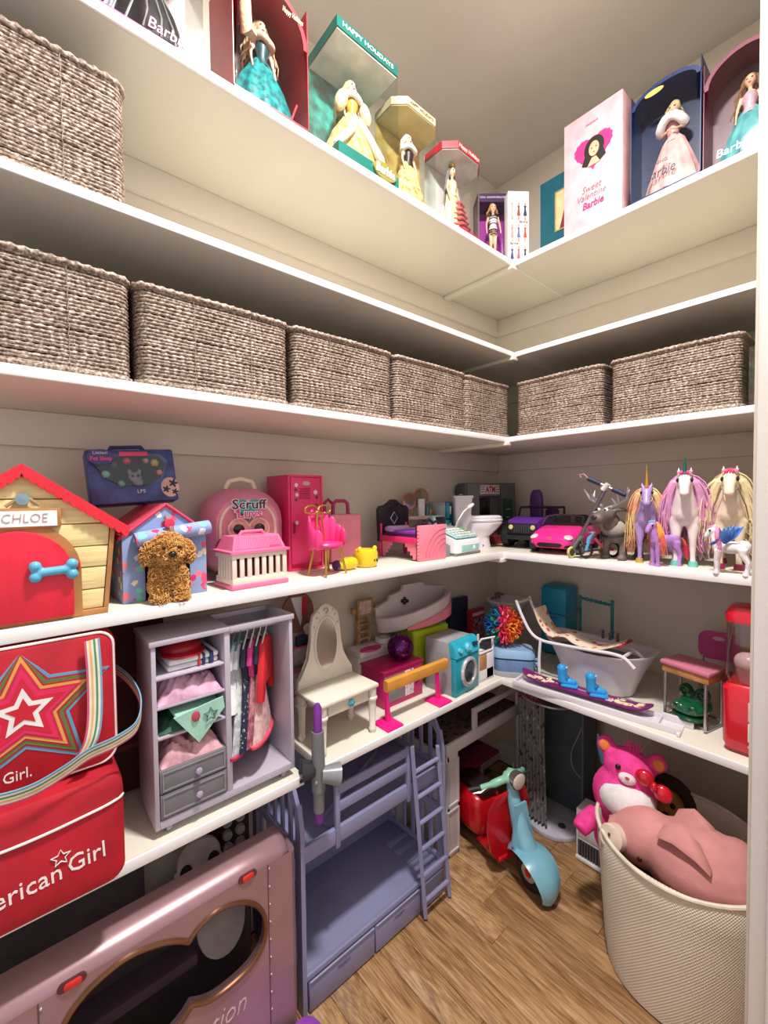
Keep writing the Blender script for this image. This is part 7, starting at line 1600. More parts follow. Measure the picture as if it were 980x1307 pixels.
# ---------------------------------------------------------------- on the floor under the shelves
# rose camper van body panel
t = T('toy_camper', 'rose metallic toy camper with rivets and hourglass window', 'toy camper', (0.0, 1.02, 0.0))
rose = mat('#a8848c', r=0.32, m=0.35, noise=0.03, ns=8); 
WIN = [(0.065, 0.51), (0.102, 0.533), (0.159, 0.545), (0.22, 0.53), (0.259, 0.509), (0.279, 0.492), (0.301, 0.511), (0.345, 0.523), (0.399, 0.508), (0.44, 0.475), (0.463, 0.426), (0.46, 0.369), (0.429, 0.332), (0.379, 0.318), (0.325, 0.319), (0.282, 0.341), (0.254, 0.318), (0.2, 0.3), (0.13, 0.302), (0.075, 0.33), (0.045, 0.38), (0.036, 0.43), (0.044, 0.478)]
_w = [Vector((x, z, 0)) for x, z in WIN]
_a = smooth_pts(_w[5:16], 4); _b = smooth_pts(_w[15:] + _w[:6], 4)
WIN = [(p.x, p.y) for p in _a[:-1] + _b[:-1]]
XL, XR, ZT = -0.42, 0.545, 0.56
O = [(XL, ZT), (0.0, ZT), (0.279, ZT), (XR - 0.002, ZT), (XR - 0.002, 0.44), (XR - 0.002, 0.3), (XR - 0.002, 0.02), (0.28, 0.02), (0.0, 0.02), (XL, 0.02), (XL, 0.4)]
# front skin with the hole: triangulated ring between outline and window
b = B()
import mathutils
def fill_holed(b, outer, hole, y):
    from mathutils.geometry import tessellate_polygon
    tri = tessellate_polygon([[Vector((x, z, 0)) for x, z in outer], [Vector((x, z, 0)) for x, z in hole]])
    allp = list(outer) + list(hole)
    return b.mesh([(x, y, z) for x, z in allp], tri)
fill_holed(b, O, WIN, 0.0)
n = len(WIN)
b.mesh([(x, 0, z) for x, z in WIN] + [(x, 0.02, z) for x, z in WIN], [(i, (i + 1) % n, n + (i + 1) % n, n + i) for i in range(n)])
b.out('side_panel', rose, t, ang=0.4)
b = B()
prof = [(0.0, ZT)] + [(0.06 - 0.06 * math.cos(a), ZT + 0.033 * math.sin(a)) for a in [pi / 2 * i / 8 for i in range(1, 9)]] + [(0.075, ZT + 0.033), (0.075, ZT + 0.025), (0.06, ZT + 0.024), (0.012, ZT)]
b.loft([[(x, y, z) for y, z in prof] for x in (XL, -0.2, 0.0, 0.2, 0.4, XR - 0.03)] + [[(XR - 0.012, y + 0.008, z - 0.006) for y, z in prof], [(XR, y + 0.02, z - 0.02) for y, z in prof]]); b.out('rounded_roof_edge', rose, t)
b = B(); b.loft([[(XR - 0.004, 0.0, z), (XR + 0.012, 0.012, z), (XR + 0.016, 0.03, z), (XR + 0.016, 0.11, z), (XR + 0.004, 0.11, z), (XR - 0.004, 0.02, z)] for z in (0.02, 0.3, ZT - 0.01)] ); b.out('end_panel', mat('#8f6f7a', r=0.35, m=0.3, noise=0.03), t)
b = B(); b.tube([(x, -0.001, z) for x, z in WIN], 0.006, n=8, closed=True); b.out('window_trim', mat('#7a5036', r=0.3, m=0.5), t)
b = B(); b.mesh([(x, 0.008, z) for x, z in WIN], [tuple(range(n))]); b.out('window_glass', mat_clear('#c9c6c6', -0.02, ior=1.2), t, flat=True)
for xs in (0.474, 0.012):
    b = B(); b.box(xs - 0.0012, xs + 0.0012, -0.001, 0.002, 0.02, ZT); b.out('panel_seam', mat('#5f454d', r=0.5), t)
    for k in range(12): b = B(); b.sph((xs + 0.004, -0.0005, 0.03 + 0.047 * k), 0.0032, n=8, m=6); b.out('rivet', mat('#c9b8bc', r=0.25, m=0.6), t)
for x in (0.064, 0.42):
    b = B(); b.prism(rrect(x - 0.024, x + 0.024, ZT - 0.008, ZT + 0.01, 0.009, 4), -0.002, 0.02); l_ = b.out('light_housing', mat('#5a3038', r=0.4), t)
    b = B(); b.prism(rrect(x - 0.014, x + 0.016, ZT - 0.006, ZT + 0.008, 0.006, 4), -0.006, 0.01, b=0.002); b.out('red_lens', mat('#d8322c', r=0.2), l_)
text('Our Generation', 0.07, mat('#e3c9cf', r=0.3, m=0.3, noise=0), t, (0.23, -0.001, 0.25), width=0.36, shear=0.35, bold=-0.001)
b = B(); b.box(XL, XR - 0.012, 0.26, 0.27, 0.02, 0.35); b.out('inner_wall', mat('#8f8688', r=0.7, noise=0.05), t)
b = B(); b.box(XL, XR - 0.012, 0.012, 0.27, 0.02, 0.03); b.out('inner_floor', mat('#2f2a30', r=0.8), t)
b = B(); b.box(0.05, 0.31, 0.035, 0.1, 0.385, 0.415, 0.008); b.out('dark_bench', mat('#5f4f62', r=0.5), t)
b = B(); b.prism(arc(0, 0, 0.06, 0, 2 * pi, 26, 0.075), -0.006, 0.006, mt=tr(0.375, 0.062, 0.43) @ rot('X', -0.3), b=0.003); b.out('grey_round_plate', mat('#c9c4c4', r=0.5, noise=0.05), t)
for k in range(6):
    b = B(); b.lathe([(0, 0), (0.018, 0), (0.016, 0.006), (0, 0.006)], n=16, c=(0.5 + 0.034 * (k % 2), 0.19, 0.52 + 0.036 * (k // 2)) if False else (0.47 + 0.034 * (k % 2), 0.255, 0.37 + 0.036 * (k // 2)), mt=rot('X', pi / 2)); b.out('wall_disc', mat('#7f7a7c', r=0.4), t)

# things stored behind the camper, under the shelf
t = T('grey_rounded_board', 'pale grey rounded board with dark cut-outs behind the camper', 'toy board', (0.40, 1.325, 0.0))
b = B(); b.prism([(-0.07, 0), (0.07, 0), (0.07, 0.4)] + arc(0, 0.42, 0.062, -0.2, pi + 0.2, 24, 0.06) + [(-0.07, 0.4)], 0, 0.014); b.out('board', mat('#cfc8ca', r=0.5, noise=0.04), t)
for x in (-0.04, 0.04): b = B(); b.prism(arc(x, 0.4, 0.018, 0, 2 * pi, 14, 0.026), -0.003, 0.001); b.out('cut_out', mat('#2a2428', r=0.6), t)
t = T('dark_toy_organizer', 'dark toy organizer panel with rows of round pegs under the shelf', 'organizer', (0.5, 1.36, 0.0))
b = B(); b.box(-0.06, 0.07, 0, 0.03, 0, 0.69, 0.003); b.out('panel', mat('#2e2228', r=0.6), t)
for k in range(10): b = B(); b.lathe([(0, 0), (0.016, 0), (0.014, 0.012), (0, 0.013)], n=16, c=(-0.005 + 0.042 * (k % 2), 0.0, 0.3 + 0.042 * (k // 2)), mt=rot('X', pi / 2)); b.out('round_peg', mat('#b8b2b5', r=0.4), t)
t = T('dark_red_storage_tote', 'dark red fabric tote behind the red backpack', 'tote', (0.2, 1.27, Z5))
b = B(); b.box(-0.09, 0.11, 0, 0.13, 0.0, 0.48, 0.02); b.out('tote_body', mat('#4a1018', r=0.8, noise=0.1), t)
for z in (0.12, 0.3): b = B(); b.box(-0.085, 0.105, -0.003, 0, z, z + 0.014); b.out('band', mat('#6a1a24', r=0.7), t)
t = T('grey_storage_crate', 'dark grey storage crate under the left shelf behind the camper', 'crate', (0.12, 1.31, 0.0))
b = B(); b.box(-0.2, 0.13, 0, 0.1, 0, 0.5, 0.006); b.out('crate_body', mat('#4a4248', r=0.6, noise=0.06), t)
b = B(); b.box(-0.205, 0.135, -0.005, 0.105, 0.5, 0.52, 0.004); b.out('crate_lid', mat('#6a6266', r=0.5), t)
t = T('pink_storage_bin', 'dusty pink storage bin under the left shelf edge', 'storage bin', (-0.26, 1.31, 0.0))
b = B(); b.box(-0.16, 0.16, 0, 0.1, 0, 0.56, 0.01); b.out('bin_body', mat('#8c5a66', r=0.5, noise=0.06), t)
b = B(); b.box(-0.165, 0.165, -0.006, 0.104, 0.56, 0.59, 0.006); b.out('bin_lid', mat('#9a6672', r=0.5), t)

# doll bunk bed
t = T('doll_bunk_bed', 'lavender wooden doll bunk bed with ladder and drawers', 'bunk bed', (0.9, 1.065, 0.0))
lv = mat('#8d8eb4', r=0.42, noise=0.03, ns=6)
L0, L1, DY = -0.305, 0.315, 0.325
def pc(nm, *a, bv=0.002, m=lv, par=None): b = B(); b.box(*a, bv); return b.out(nm, m, par or t)
# end panels, each a slatted frame with sloping shoulders
for x0, x1 in ((L0, L0 + 0.014), (L1 - 0.014, L1)):
    for y0 in (0.0, DY - 0.03):
        b = B(); P = [(y0, 0.0), (y0 + 0.03, 0.0), (y0 + 0.03, 0.6 if y0 < .1 else 0.67), (y0 + 0.015 if y0 < .1 else y0, 0.67 if y0 > .1 else 0.62), (y0, 0.55 if y0 < .1 else 0.67)]
        b.prism(P, x0, x1, ax='x'); b.out('end_post', lv, t)
    b = B(); b.prism([(0.012, 0.6), (0.05, 0.665), (DY - 0.03, 0.675), (DY - 0.03, 0.64), (0.06, 0.632), (0.03, 0.6)], x0 + 0.001, x1 - 0.001, ax='x'); b.out('end_top_rail', lv, t)
    for z in (0.46, 0.1, 0.3): pc('end_rail', x0 + 0.001, x1 - 0.001, 0.03, DY - 0.03, z, z + 0.03)
    for k in range(5):
        y = 0.06 + 0.05 * k
        pc('end_slat', x0 + 0.003, x1 - 0.003, y, y + 0.018, 0.33, 0.46); pc('end_slat', x0 + 0.003, x1 - 0.003, y, y + 0.018, 0.13, 0.3); pc('end_slat', x0 + 0.003, x1 - 0.003, y, y + 0.018, 0.49, 0.64)
pc('upper_deck', L0 + 0.014, L1 - 0.014, 0.012, DY - 0.012, 0.462, 0.472)
pc('upper_front_rail', L0 + 0.014, L1 - 0.014, 0.0, 0.014, 0.452, 0.5); pc('upper_back_rail', L0 + 0.014, L1 - 0.014, DY - 0.014, DY, 0.452, 0.66)
for x in (-0.185, 0.115): pc('guard_post', x, x + 0.016, -0.004, 0.01, 0.44, 0.632)
pc('guard_rail', -0.169, 0.115, -0.002, 0.008, 0.602, 0.63); pc('guard_rail', -0.169, 0.115, -0.002, 0.008, 0.548, 0.578)
pc('lower_deck', L0 + 0.014, L1 - 0.014, 0.012, DY - 0.012, 0.098, 0.108)
pc('lower_back_rail', L0 + 0.014, L1 - 0.014, DY - 0.014, DY, 0.098, 0.19)
pc('lower_front_rail', L0 + 0.014, L1 - 0.014, 0.0, 0.012, 0.1, 0.118)
for k in range(4): pc('deck_slat', 0.2, L1 - 0.016, 0.04 + 0.05 * k, 0.064 + 0.05 * k, 0.108, 0.116)
pc('base_box', L0 + 0.014, L1 - 0.014, 0.012, DY - 0.02, 0.004, 0.098)
for x0, x1 in ((-0.285, -0.04), (-0.034, 0.175), (0.18, 0.296)):
    d_ = pc('drawer', x0, x1, -0.002, 0.012, 0.006, 0.094)
    if x0 < 0.1: b = B(); xm = (x0 + x1) / 2; b.prism(arc(xm, 0.074, 0.024, pi, 2 * pi, 10, 0.008), -0.004, 0.0); b.out('finger_notch', mat('#6a6b90', r=0.5), d_)
    b = B(); b.box(x0 + 0.002, x1 - 0.002, -0.006, -0.001, 0.094, 0.099, 0.001); b.out('drawer_highlight', mat('#a5a6c8', r=0.4), d_)  # paler strip paints a highlight along the drawer's top front edge
ld_ = lambda z: -0.018 + 0.0 * z
for xa, xb in ((0.128, 0.172), (0.258, 0.302)):
    b = B(); b.tube([(xb, -0.03, 0.01), (xa, -0.014, 0.64 if xa < .2 else 0.59)], 0.0095, n=4); b.out('ladder_rail', lv, t)
for k in range(6):
    z = 0.07 + 0.095 * k; u = z / 0.62
    b = B(); b.cyl((0.172 - 0.044 * u, -0.03 + 0.016 * u, z), (0.302 - 0.044 * u, -0.03 + 0.016 * u, z), 0.0075, n=8); b.out('ladder_rung', lv, t)
t = T('loose_bed_slat', 'loose lavender bed rail lying across the upper bunk', 'bed rail', (0.9, 1.2, 0.4722), math.radians(24))
b = B(); b.box(-0.2, 0.2, -0.02, 0.02, 0, 0.012, 0.002); b.out('rail', lv, t)
b = B(); b.box(-0.2, 0.2, 0.016, 0.022, 0.012, 0.03, 0.002); b.out('lip', lv, t)

# white loft bed frame behind the scooter
t = T('doll_loft_bed', 'white doll loft bed with leopard mattress behind the scooter', 'loft bed', (1.6, 1.15, 0.0))
lw2 = mat('#d3ccd2', r=0.42, noise=0.02)
def pw(nm, *a, bv=0.002, m=lw2): b = B(); b.box(*a, bv); return b.out(nm, m, t)
pw('end_panel', -0.275, -0.26, 0, 0.24, 0, 0.43); 
for z0, z1 in ((0.02, 0.2), (0.22, 0.41)): b = B(); b.frame(-0.277, -0.205, z0, z1, 0.006, -0.006, 0.0); b.out('panel_moulding', lw2, t)
pw('front_leg', -0.277, -0.205, 0.0, 0.014, 0, 0.43); pw('right_leg', 0.255, 0.275, 0.0, 0.014, 0, 0.43); pw('rear_leg', 0.255, 0.275, 0.22, 0.24, 0, 0.43)
pw('front_rail', -0.277, 0.275, 0.0, 0.012, 0.43, 0.48); pw('back_rail', -0.277, 0.275, 0.228, 0.24, 0.43, 0.6)
b = B(); b.prism([(-0.1, 0.48), (0.275, 0.48), (0.275, 0.575), (0.25, 0.575), (0.25, 0.556), (-0.05, 0.556), (-0.05, 0.575), (-0.1, 0.575)], 0.0, 0.012) if False else b.box(-0.1, 0.275, 0.0, 0.012, 0.55, 0.575, 0.002); b.out('guard_top', lw2, t)
pw('guard_post', -0.1, -0.07, 0.0, 0.012, 0.48, 0.55); pw('guard_post', 0.245, 0.275, 0.0, 0.012, 0.48, 0.55)
pw('mattress', -0.26, 0.255, 0.014, 0.226, 0.43, 0.49, bv=0.01, m=mat_print('#4a3a38', ['#140d0e', '#1b1214', '#20161a'], 34, 0.34))
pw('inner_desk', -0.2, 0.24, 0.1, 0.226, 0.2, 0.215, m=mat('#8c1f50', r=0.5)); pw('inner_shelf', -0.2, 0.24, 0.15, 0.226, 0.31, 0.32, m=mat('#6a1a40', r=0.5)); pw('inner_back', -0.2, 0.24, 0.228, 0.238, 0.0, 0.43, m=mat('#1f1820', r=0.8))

# toy motor scooter
t = T('doll_motor_scooter', 'red and pale blue doll motor scooter on the floor', 'motor scooter', (1.49, 0.985, 0.0), math.radians(-12))
sb = mat('#7fb9cf', r=0.25, noise=0.02, coat=0.4); sr = mat('#c4121f', r=0.25, noise=0.03, coat=0.4); mn = mat('#8fcbb0', r=0.3, noise=0.02); cm_ = mat('#b9b4b6', r=0.18, m=0.85, noise=0); tyr = mat('#18171a', r=0.6)
for y, r_ in ((-0.13, 0.062), (0.21, 0.062)):
    b = B(); b.tube([(0, y + (r_ - 0.016) * math.cos(a), r_ + (r_ - 0.016) * math.sin(a)) for a in [2 * pi * i / 28 for i in range(28)]], 0.0165, n=10, closed=True); wh = b.out('tyre', tyr, t)
    b = B(); b.lathe([(0, -0.012), (0.032, -0.012), (0.036, 0), (0.032, 0.012), (0, 0.012)], n=20, c=(0, y, r_), mt=rot('Y', pi / 2)); b.out('wheel_disc', mat('#c9c4c4', r=0.25, m=0.6), wh)
    b = B(); b.lathe([(0, -0.015), (0.015, -0.014), (0.017, 0), (0.015, 0.014), (0, 0.015)], n=14, c=(0, y, r_), mt=rot('Y', pi / 2)); b.out('red_hub', sr, wh)
rings = []
for k in range(11):
    a = math.radians(-28 + 178 * k / 10); R_ = 0.086; w_ = 0.05 * math.sin(pi * (0.12 + 0.76 * k / 10)) + 0.014
    c = Vector((0, -0.13 - R_ * math.cos(a) * 1.15, 0.062 + R_ * math.sin(a))); nn = Vector((0, -math.cos(a), math.sin(a)))
    rings.append([c + Vector((w_ * s_, 0, 0)) + nn * (0.016 * (1 - s_ * s_)) for s_ in (-1, -.6, -.2, .2, .6, 1)] + [c + Vector((w_ * s_ * .9, 0, 0)) + nn * (0.016 * (1 - s_ * s_) - 0.006) for s_ in (1, .6, .2, -.2, -.6, -1)])
b = B(); b.loft(rings); b.out('front_mudguard', sb, t, ang=1.2)
b = B(); b.tube([(0, -0.12, 0.14), (0, -0.085, 0.2), (0, -0.05, 0.29), (0, -0.035, 0.36)], [0.04, 0.034, 0.026, 0.02], n=14); b.out('steering_column', sb, t)
b = B(); P = [(0.045, 0.13), (0.055, 0.17), (0.04, 0.23), (0.03, 0.3), (-0.03, 0.3), (-0.04, 0.23), (-0.055, 0.17), (-0.045, 0.13), (0.0, 0.115)]
b.loft([[(x, -0.075 - 0.32 * (0.3 - z) * 0.5 - 0.014 * (1 - (x / 0.055) ** 2), z) for x, z in P], [(x, -0.067 - 0.32 * (0.3 - z) * 0.5 - 0.014 * (1 - (x / 0.055) ** 2), z) for x, z in P]]); b.out('front_fairing', sb, t)
P = []
for k in range(17):
    u = k / 16; P.append(u)
shield = []
for y_off, sc_ in ((0.0, 1.0), (0.01, 0.98)):
    shield.append([(sc_ * x, -0.045 + y_off + 1.6 * x * x * 1.2, z) for x, z in [(-0.03, 0.33), (-0.08, 0.315), (-0.108, 0.26), (-0.112, 0.18), (-0.1, 0.1), (-0.07, 0.06), (0.07, 0.06), (0.1, 0.1), (0.112, 0.18), (0.108, 0.26), (0.08, 0.315), (0.03, 0.33)]])
b = B(); b.loft(shield); b.out('leg_shield', sr, t)
b = B(); b.box(-0.07, 0.07, -0.04, 0.1, 0.055, 0.075, 0.01); b.out('footboard', sr, t)
def rsec2(y, w_, z0, z1, r=0.03): return [(x, y, z) for x, z in rrect(-w_, w_, z0, z1, min(r, w_ * .8, (z1 - z0) * .45), 5)]
b = B(); b.loft([rsec2(0.085, 0.05, 0.06, 0.2), rsec2(0.11, 0.075, 0.06, 0.225, 0.04), rsec2(0.17, 0.088, 0.06, 0.23, 0.05), rsec2(0.24, 0.08, 0.075, 0.22, 0.05), rsec2(0.3, 0.045, 0.11, 0.19, 0.03)]); b.out('rear_body', sr, t, ang=1.0)
b = B(); b.loft([rsec2(0.09, 0.04, 0.228, 0.25, 0.01), rsec2(0.13, 0.05, 0.228, 0.26, 0.012), rsec2(0.24, 0.045, 0.224, 0.256, 0.012), rsec2(0.28, 0.03, 0.215, 0.24, 0.01)]); b.out('seat', mat('#2a1518', r=0.5), t)
b = B(); b.tube(smooth_pts([(-0.115, 0.015, 0.345), (-0.07, -0.01, 0.362), (-0.02, -0.03, 0.38), (0.0, -0.035, 0.385), (0.02, -0.03, 0.38), (0.07, -0.01, 0.362), (0.115, 0.015, 0.345)], 4), [0.011] * 4 + [0.015] * 4 + [0.025] * 4 + [0.03] * 1 + [0.025] * 4 + [0.015] * 4 + [0.011] * 4, n=14); b.out('handlebar_shell', mn, t)
b = B(); b.tube([(0, -0.045, 0.388), (0, -0.075, 0.385)], [0.028, 0.036], n=22); hl = b.out('headlight_bezel', cm_, t)
b = B(); b.sph((0, -0.076, 0.385), (0.032, 0.01, 0.032), n=18, m=10); b.out('headlight_lens', mat('#d0c3bc', r=0.1), hl)
for sg in (-1, 1):
    b = B(); b.cyl((sg * 0.112, 0.014, 0.346), (sg * 0.155, 0.04, 0.334), 0.0095, n=12); b.out('grip', mat('#26262a', r=0.5), t)
    b = B(); b.tube([(sg * 0.1, -0.004, 0.35), (sg * 0.13, -0.002, 0.342), (sg * 0.155, 0.014, 0.336)], 0.003, n=6); b.out('brake_lever', cm_, t)
b = B(); b.tube([(0.02, -0.03, 0.405), (0.024, -0.02, 0.425)], [0.006, 0.008], n=8); b.out('switch', mat('#2a2a2e', r=0.4), t)
b = B(); b.sph((0.04, -0.125, 0.135), 0.011, n=10, m=7); b.out('chrome_horn', cm_, t)
b = B(); b.tube([(0.055, 0.1, 0.06), (0.07, 0.12, 0.004)], 0.004, n=6); b.out('kick_stand', cm_, t)

# shower cabinet with curtain
t = T('doll_shower_cabinet', 'grey doll shower stall with white tray in the corner', 'shower', (1.86, 0.965, 0.0), RIGHT)
P = [(-0.13, 0.1), (0.13, 0.1)] + [(0.13 * math.cos(a), -0.0 - 0.13 * math.sin(a)) for a in [pi * i / 16 for i in range(17)]]
b = B(); b.prism(P, 0.0, 0.02, ax='z', b=0.003); b.out('shower_tray', mat('#c8c6d4', r=0.35), t)
b = B(); b.lathe([(0, 0.02), (0.018, 0.02), (0.016, 0.022), (0, 0.022)], n=14, c=(0.05, -0.03, 0)); b.out('drain', mat('#55555f', r=0.4), t)
b = B(); b.box(-0.14, 0.14, 0.1, 0.112, 0, 0.62, 0.002); b.out('back_panel', mat('#4f5a60', r=0.5, noise=0.04), t)
b = B(); b.box(0.13, 0.14, -0.02, 0.1, 0, 0.62, 0.002); b.out('side_panel', mat('#555f66', r=0.5, noise=0.04), t)
b = B(); b.tube(smooth_pts([(-0.13, 0.08, 0.585), (-0.12, -0.08, 0.585), (-0.03, -0.125, 0.583), (0.08, -0.08, 0.58), (0.13, 0.08, 0.58)]), 0.005, n=8); b.out('curtain_rail', mat('#b5b3b8', r=0.3, m=0.5), t)
b = B(); vs = []; n = 40
for (z, k_) in ((0.575, 1), (0.4, 1.0), (0.2, 1.05), (0.04, 1.1)):
    vs.append([(-0.125 + 0.13 * k_ * i / n, -0.1 + 0.012 * math.sin(i * 1.25) - 0.0015 * (i % 2), z) for i in range(n + 1)] + [(-0.125 + 0.13 * k_ * i / n, -0.0985 + 0.012 * math.sin(i * 1.25) + 0.0005, z) for i in range(n, -1, -1)])
b.loft(vs); b.out('shower_curtain', mat_print('#8f8a8c', ['#4a4448', '#c3bec0', '#6d4a50', '#5a5658'], 38, 0.34), t)
for k in range(8): b = B(); b.tube([(-0.12 + 0.017 * k, -0.1 + 0.01 * math.cos(a), 0.58 + 0.01 * math.sin(a)) for a in [2 * pi * i / 10 for i in range(10)]], 0.003, n=5, closed=True); b.out('curtain_ring', mat('#b03a68', r=0.4), t)
b = B(); b.tube(smooth_pts([(0.1, 0.09, 0.5), (0.085, 0.06, 0.42), (0.055, 0.05, 0.33), (0.06, 0.05, 0.26), (0.1, 0.06, 0.22), (0.125, 0.08, 0.25), (0.1, 0.085, 0.38), (0.1, 0.08, 0.5)]), 0.003, n=6); b.out('shower_hose', mat('#a9a6ac', r=0.3, m=0.3), t)
b = B(); b.sph((0.085, 0.075, 0.56), (0.035, 0.02, 0.03)); b.out('pink_shower_head', mat('#9c2c58', r=0.4), t)
# white toy heater
t = T('white_toy_stove', 'small white toy cabinet with black grille beside the laundry basket', 'toy cabinet', (1.735, 0.745, 0.0), RIGHT)
b = B(); b.box(-0.062, 0.062, 0.0, 0.09, 0, 0.21, 0.003); b.out('cabinet', wt, t)
b = B(); b.box(-0.054, 0.054, -0.004, 0.0, 0.1, 0.175, 0.002); d_ = b.out('door', mat('#d9d3da', r=0.4), t)
b = B(); b.box(0.03, 0.036, -0.01, -0.004, 0.11, 0.15, 0.001); b.out('handle', mat('#b03a58', r=0.4), d_)
b = B(); b.box(-0.054, 0.054, -0.002, 0.0, 0.02, 0.085, 0.001); g_ = b.out('grille_back', mat('#26242a', r=0.5), t)
for k in range(9): b = B(); b.box(-0.048 + 0.011 * k, -0.044 + 0.011 * k, -0.006, -0.002, 0.022, 0.083); b.out('grille_bar', mat('#5f5c64', r=0.4), g_)
b = B(); b.box(-0.06, 0.06, -0.012, 0.0, 0.004, 0.018, 0.003); b.out('bottom_ledge', wt, t)

# laundry basket
t = T('laundry_basket', 'large round cream woven fabric basket full of plush toys', 'basket', (1.56, 0.39, 0.0))
def weave():
    M = bpy.data.materials.new('cream_weave'); M.use_nodes = True
    nt = M.node_tree; N = nt.nodes; L = nt.links; p = N['Principled BSDF']; p.inputs['Roughness'].default_value = 0.85
    tc = N.new('ShaderNodeTexCoord'); nz = N.new('ShaderNodeTexNoise'); nz.inputs['Scale'].default_value = 9
    rp = N.new('ShaderNodeValToRGB'); rp.color_ramp.elements[0].color = lin('#ded1bc'); rp.color_ramp.elements[1].color = lin('#f0e7d8')
    L.new(tc.outputs['Object'], nz.inputs['Vector']); L.new(nz.outputs['Fac'], rp.inputs[0]); L.new(rp.outputs[0], p.inputs['Base Color'])
    sp = N.new('ShaderNodeSeparateXYZ'); L.new(tc.outputs['Object'], sp.inputs[0])
    def mth(op, a, bv=None):
        q = N.new('ShaderNodeMath'); q.operation = op
        L.new(a, q.inputs[0])
        if bv is not None:
            if isinstance(bv, (int, float)): q.inputs[1].default_value = bv
            else: L.new(bv, q.inputs[1])
        return q.outputs[0]
    br = N.new('ShaderNodeMath'); br.operation = 'MULTIPLY'
    L.new(mth('SINE', mth('MULTIPLY', mth('ARCTAN2', sp.outputs[1], sp.outputs[0]), 170)), br.inputs[0]); L.new(mth('SINE', mth('MULTIPLY', sp.outputs[2], 640)), br.inputs[1])
    bp_ = N.new('ShaderNodeBump'); bp_.inputs['Strength'].default_value = 0.6; bp_.inputs['Distance'].default_value = 0.002; L.new(br.outputs[0], bp_.inputs['Height']); L.new(bp_.outputs[0], p.inputs['Normal'])
    return M
wv2 = weave()
prof = [(0.2, 0.0), (0.212, 0.006), (0.218, 0.05), (0.228, 0.2), (0.238, 0.35), (0.243, 0.425), (0.239, 0.432), (0.233, 0.425), (0.228, 0.35), (0.218, 0.2), (0.2, 0.02)]
b = B(); b.lathe(prof, n=56, wob=0.008, wn=5); b.out('basket_wall', wv2, t)
b = B(); b.tube([(0.241 * math.cos(a), 0.241 * math.sin(a), 0.43 + 0.006 * math.cos(3 * a)) for a in [2 * pi * i / 56 for i in range(56)]], 0.006, n=8, closed=True); b.out('rolled_rim', mat('#e8decb', r=0.8, bump=0.3), t)
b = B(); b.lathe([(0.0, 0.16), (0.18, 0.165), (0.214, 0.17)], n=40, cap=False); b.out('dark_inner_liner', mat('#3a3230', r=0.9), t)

# plush toys in the basket
t = T('pink_plush_bear', 'hot pink plush bear with red bow in the laundry basket', 'plush toy', (1.535, 0.595, 0.195), RIGHT + math.radians(16), rx=math.radians(-8), ry=math.radians(8)); t.scale = (1.1,) * 3
pf = mat('#ef3f97', r=0.9, noise=0.06, ns=40, bump=0.9, bs=160)
b = B(); b.sph((0, 0, 0.12), (0.068, 0.05, 0.08)); b.sph((0, -0.005, 0.25), (0.092, 0.078, 0.088)); b.sph((0, -0.004, 0.335), (0.074, 0.066, 0.06))
for sg in (-1, 1): b.sph((sg * 0.072, 0, 0.378), (0.028, 0.016, 0.03)); b.tube([(sg * 0.06, -0.01, 0.16), (sg * 0.09, -0.04, 0.13), (sg * 0.1, -0.06, 0.11)], [0.032, 0.03, 0.026], n=10)
body = skin_out(b, 'body', pf, t, 0.008, 3)
for sg in (-1, 1):
    b = B(); b.sph((sg * 0.074, -0.014, 0.378), (0.016, 0.006, 0.018), n=12, m=8); b.out('inner_ear', mat('#f08a4a', r=0.9), t)
    b = B(); b.sph((sg * 0.028, -0.066, 0.348), (0.008, 0.005, 0.009), n=10, m=7); b.out('eye', mat('#1a1418', r=0.2), t)
b = B(); b.sph((0, -0.066, 0.325), (0.024, 0.012, 0.017), n=14, m=9); mz = b.out('muzzle', mat('#f2dfe2', r=0.9, bump=0.5, bs=160), t)
b = B(); b.sph((0, -0.078, 0.331), (0.006, 0.004, 0.004), n=8, m=6); b.out('nose', mat('#d8325a', r=0.4), mz)
b = B(); b.sph((0.008, -0.034, 0.252), (0.08, 0.06, 0.06), n=24, m=14); b.out('white_tummy_patch', mat('#ece6e8', r=0.9, bump=0.5, bs=160), t)
rbw = mat('#c80f24', r=0.15, noise=0.05, coat=0.5)
for sg in (-1, 1): b = B(); b.sph((0.068 + sg * 0.025, -0.062, 0.335 - sg * 0.012), (0.026, 0.015, 0.023), mt=rot('Y', 0.4 + sg * 0.25)); b.out('bow_loop', rbw, t)
b = B(); b.sph((0.068, -0.07, 0.335), (0.011, 0.013, 0.014), n=10, m=7); b.out('bow_knot', rbw, t)
b = B(); rr = random.Random(2); strands(b, [(rr.uniform(-.02, .02), -.01, .39) for k in range(26)], [(rr.uniform(-.6, .6), rr.uniform(-.4, .4), 1) for k in range(26)], 0.035, r=0.0014, wav=0.002, k=5, seed=8); o = b.out('hair_tuft', mat('#f0489c', r=0.8), t); o['kind'] = 'stuff'

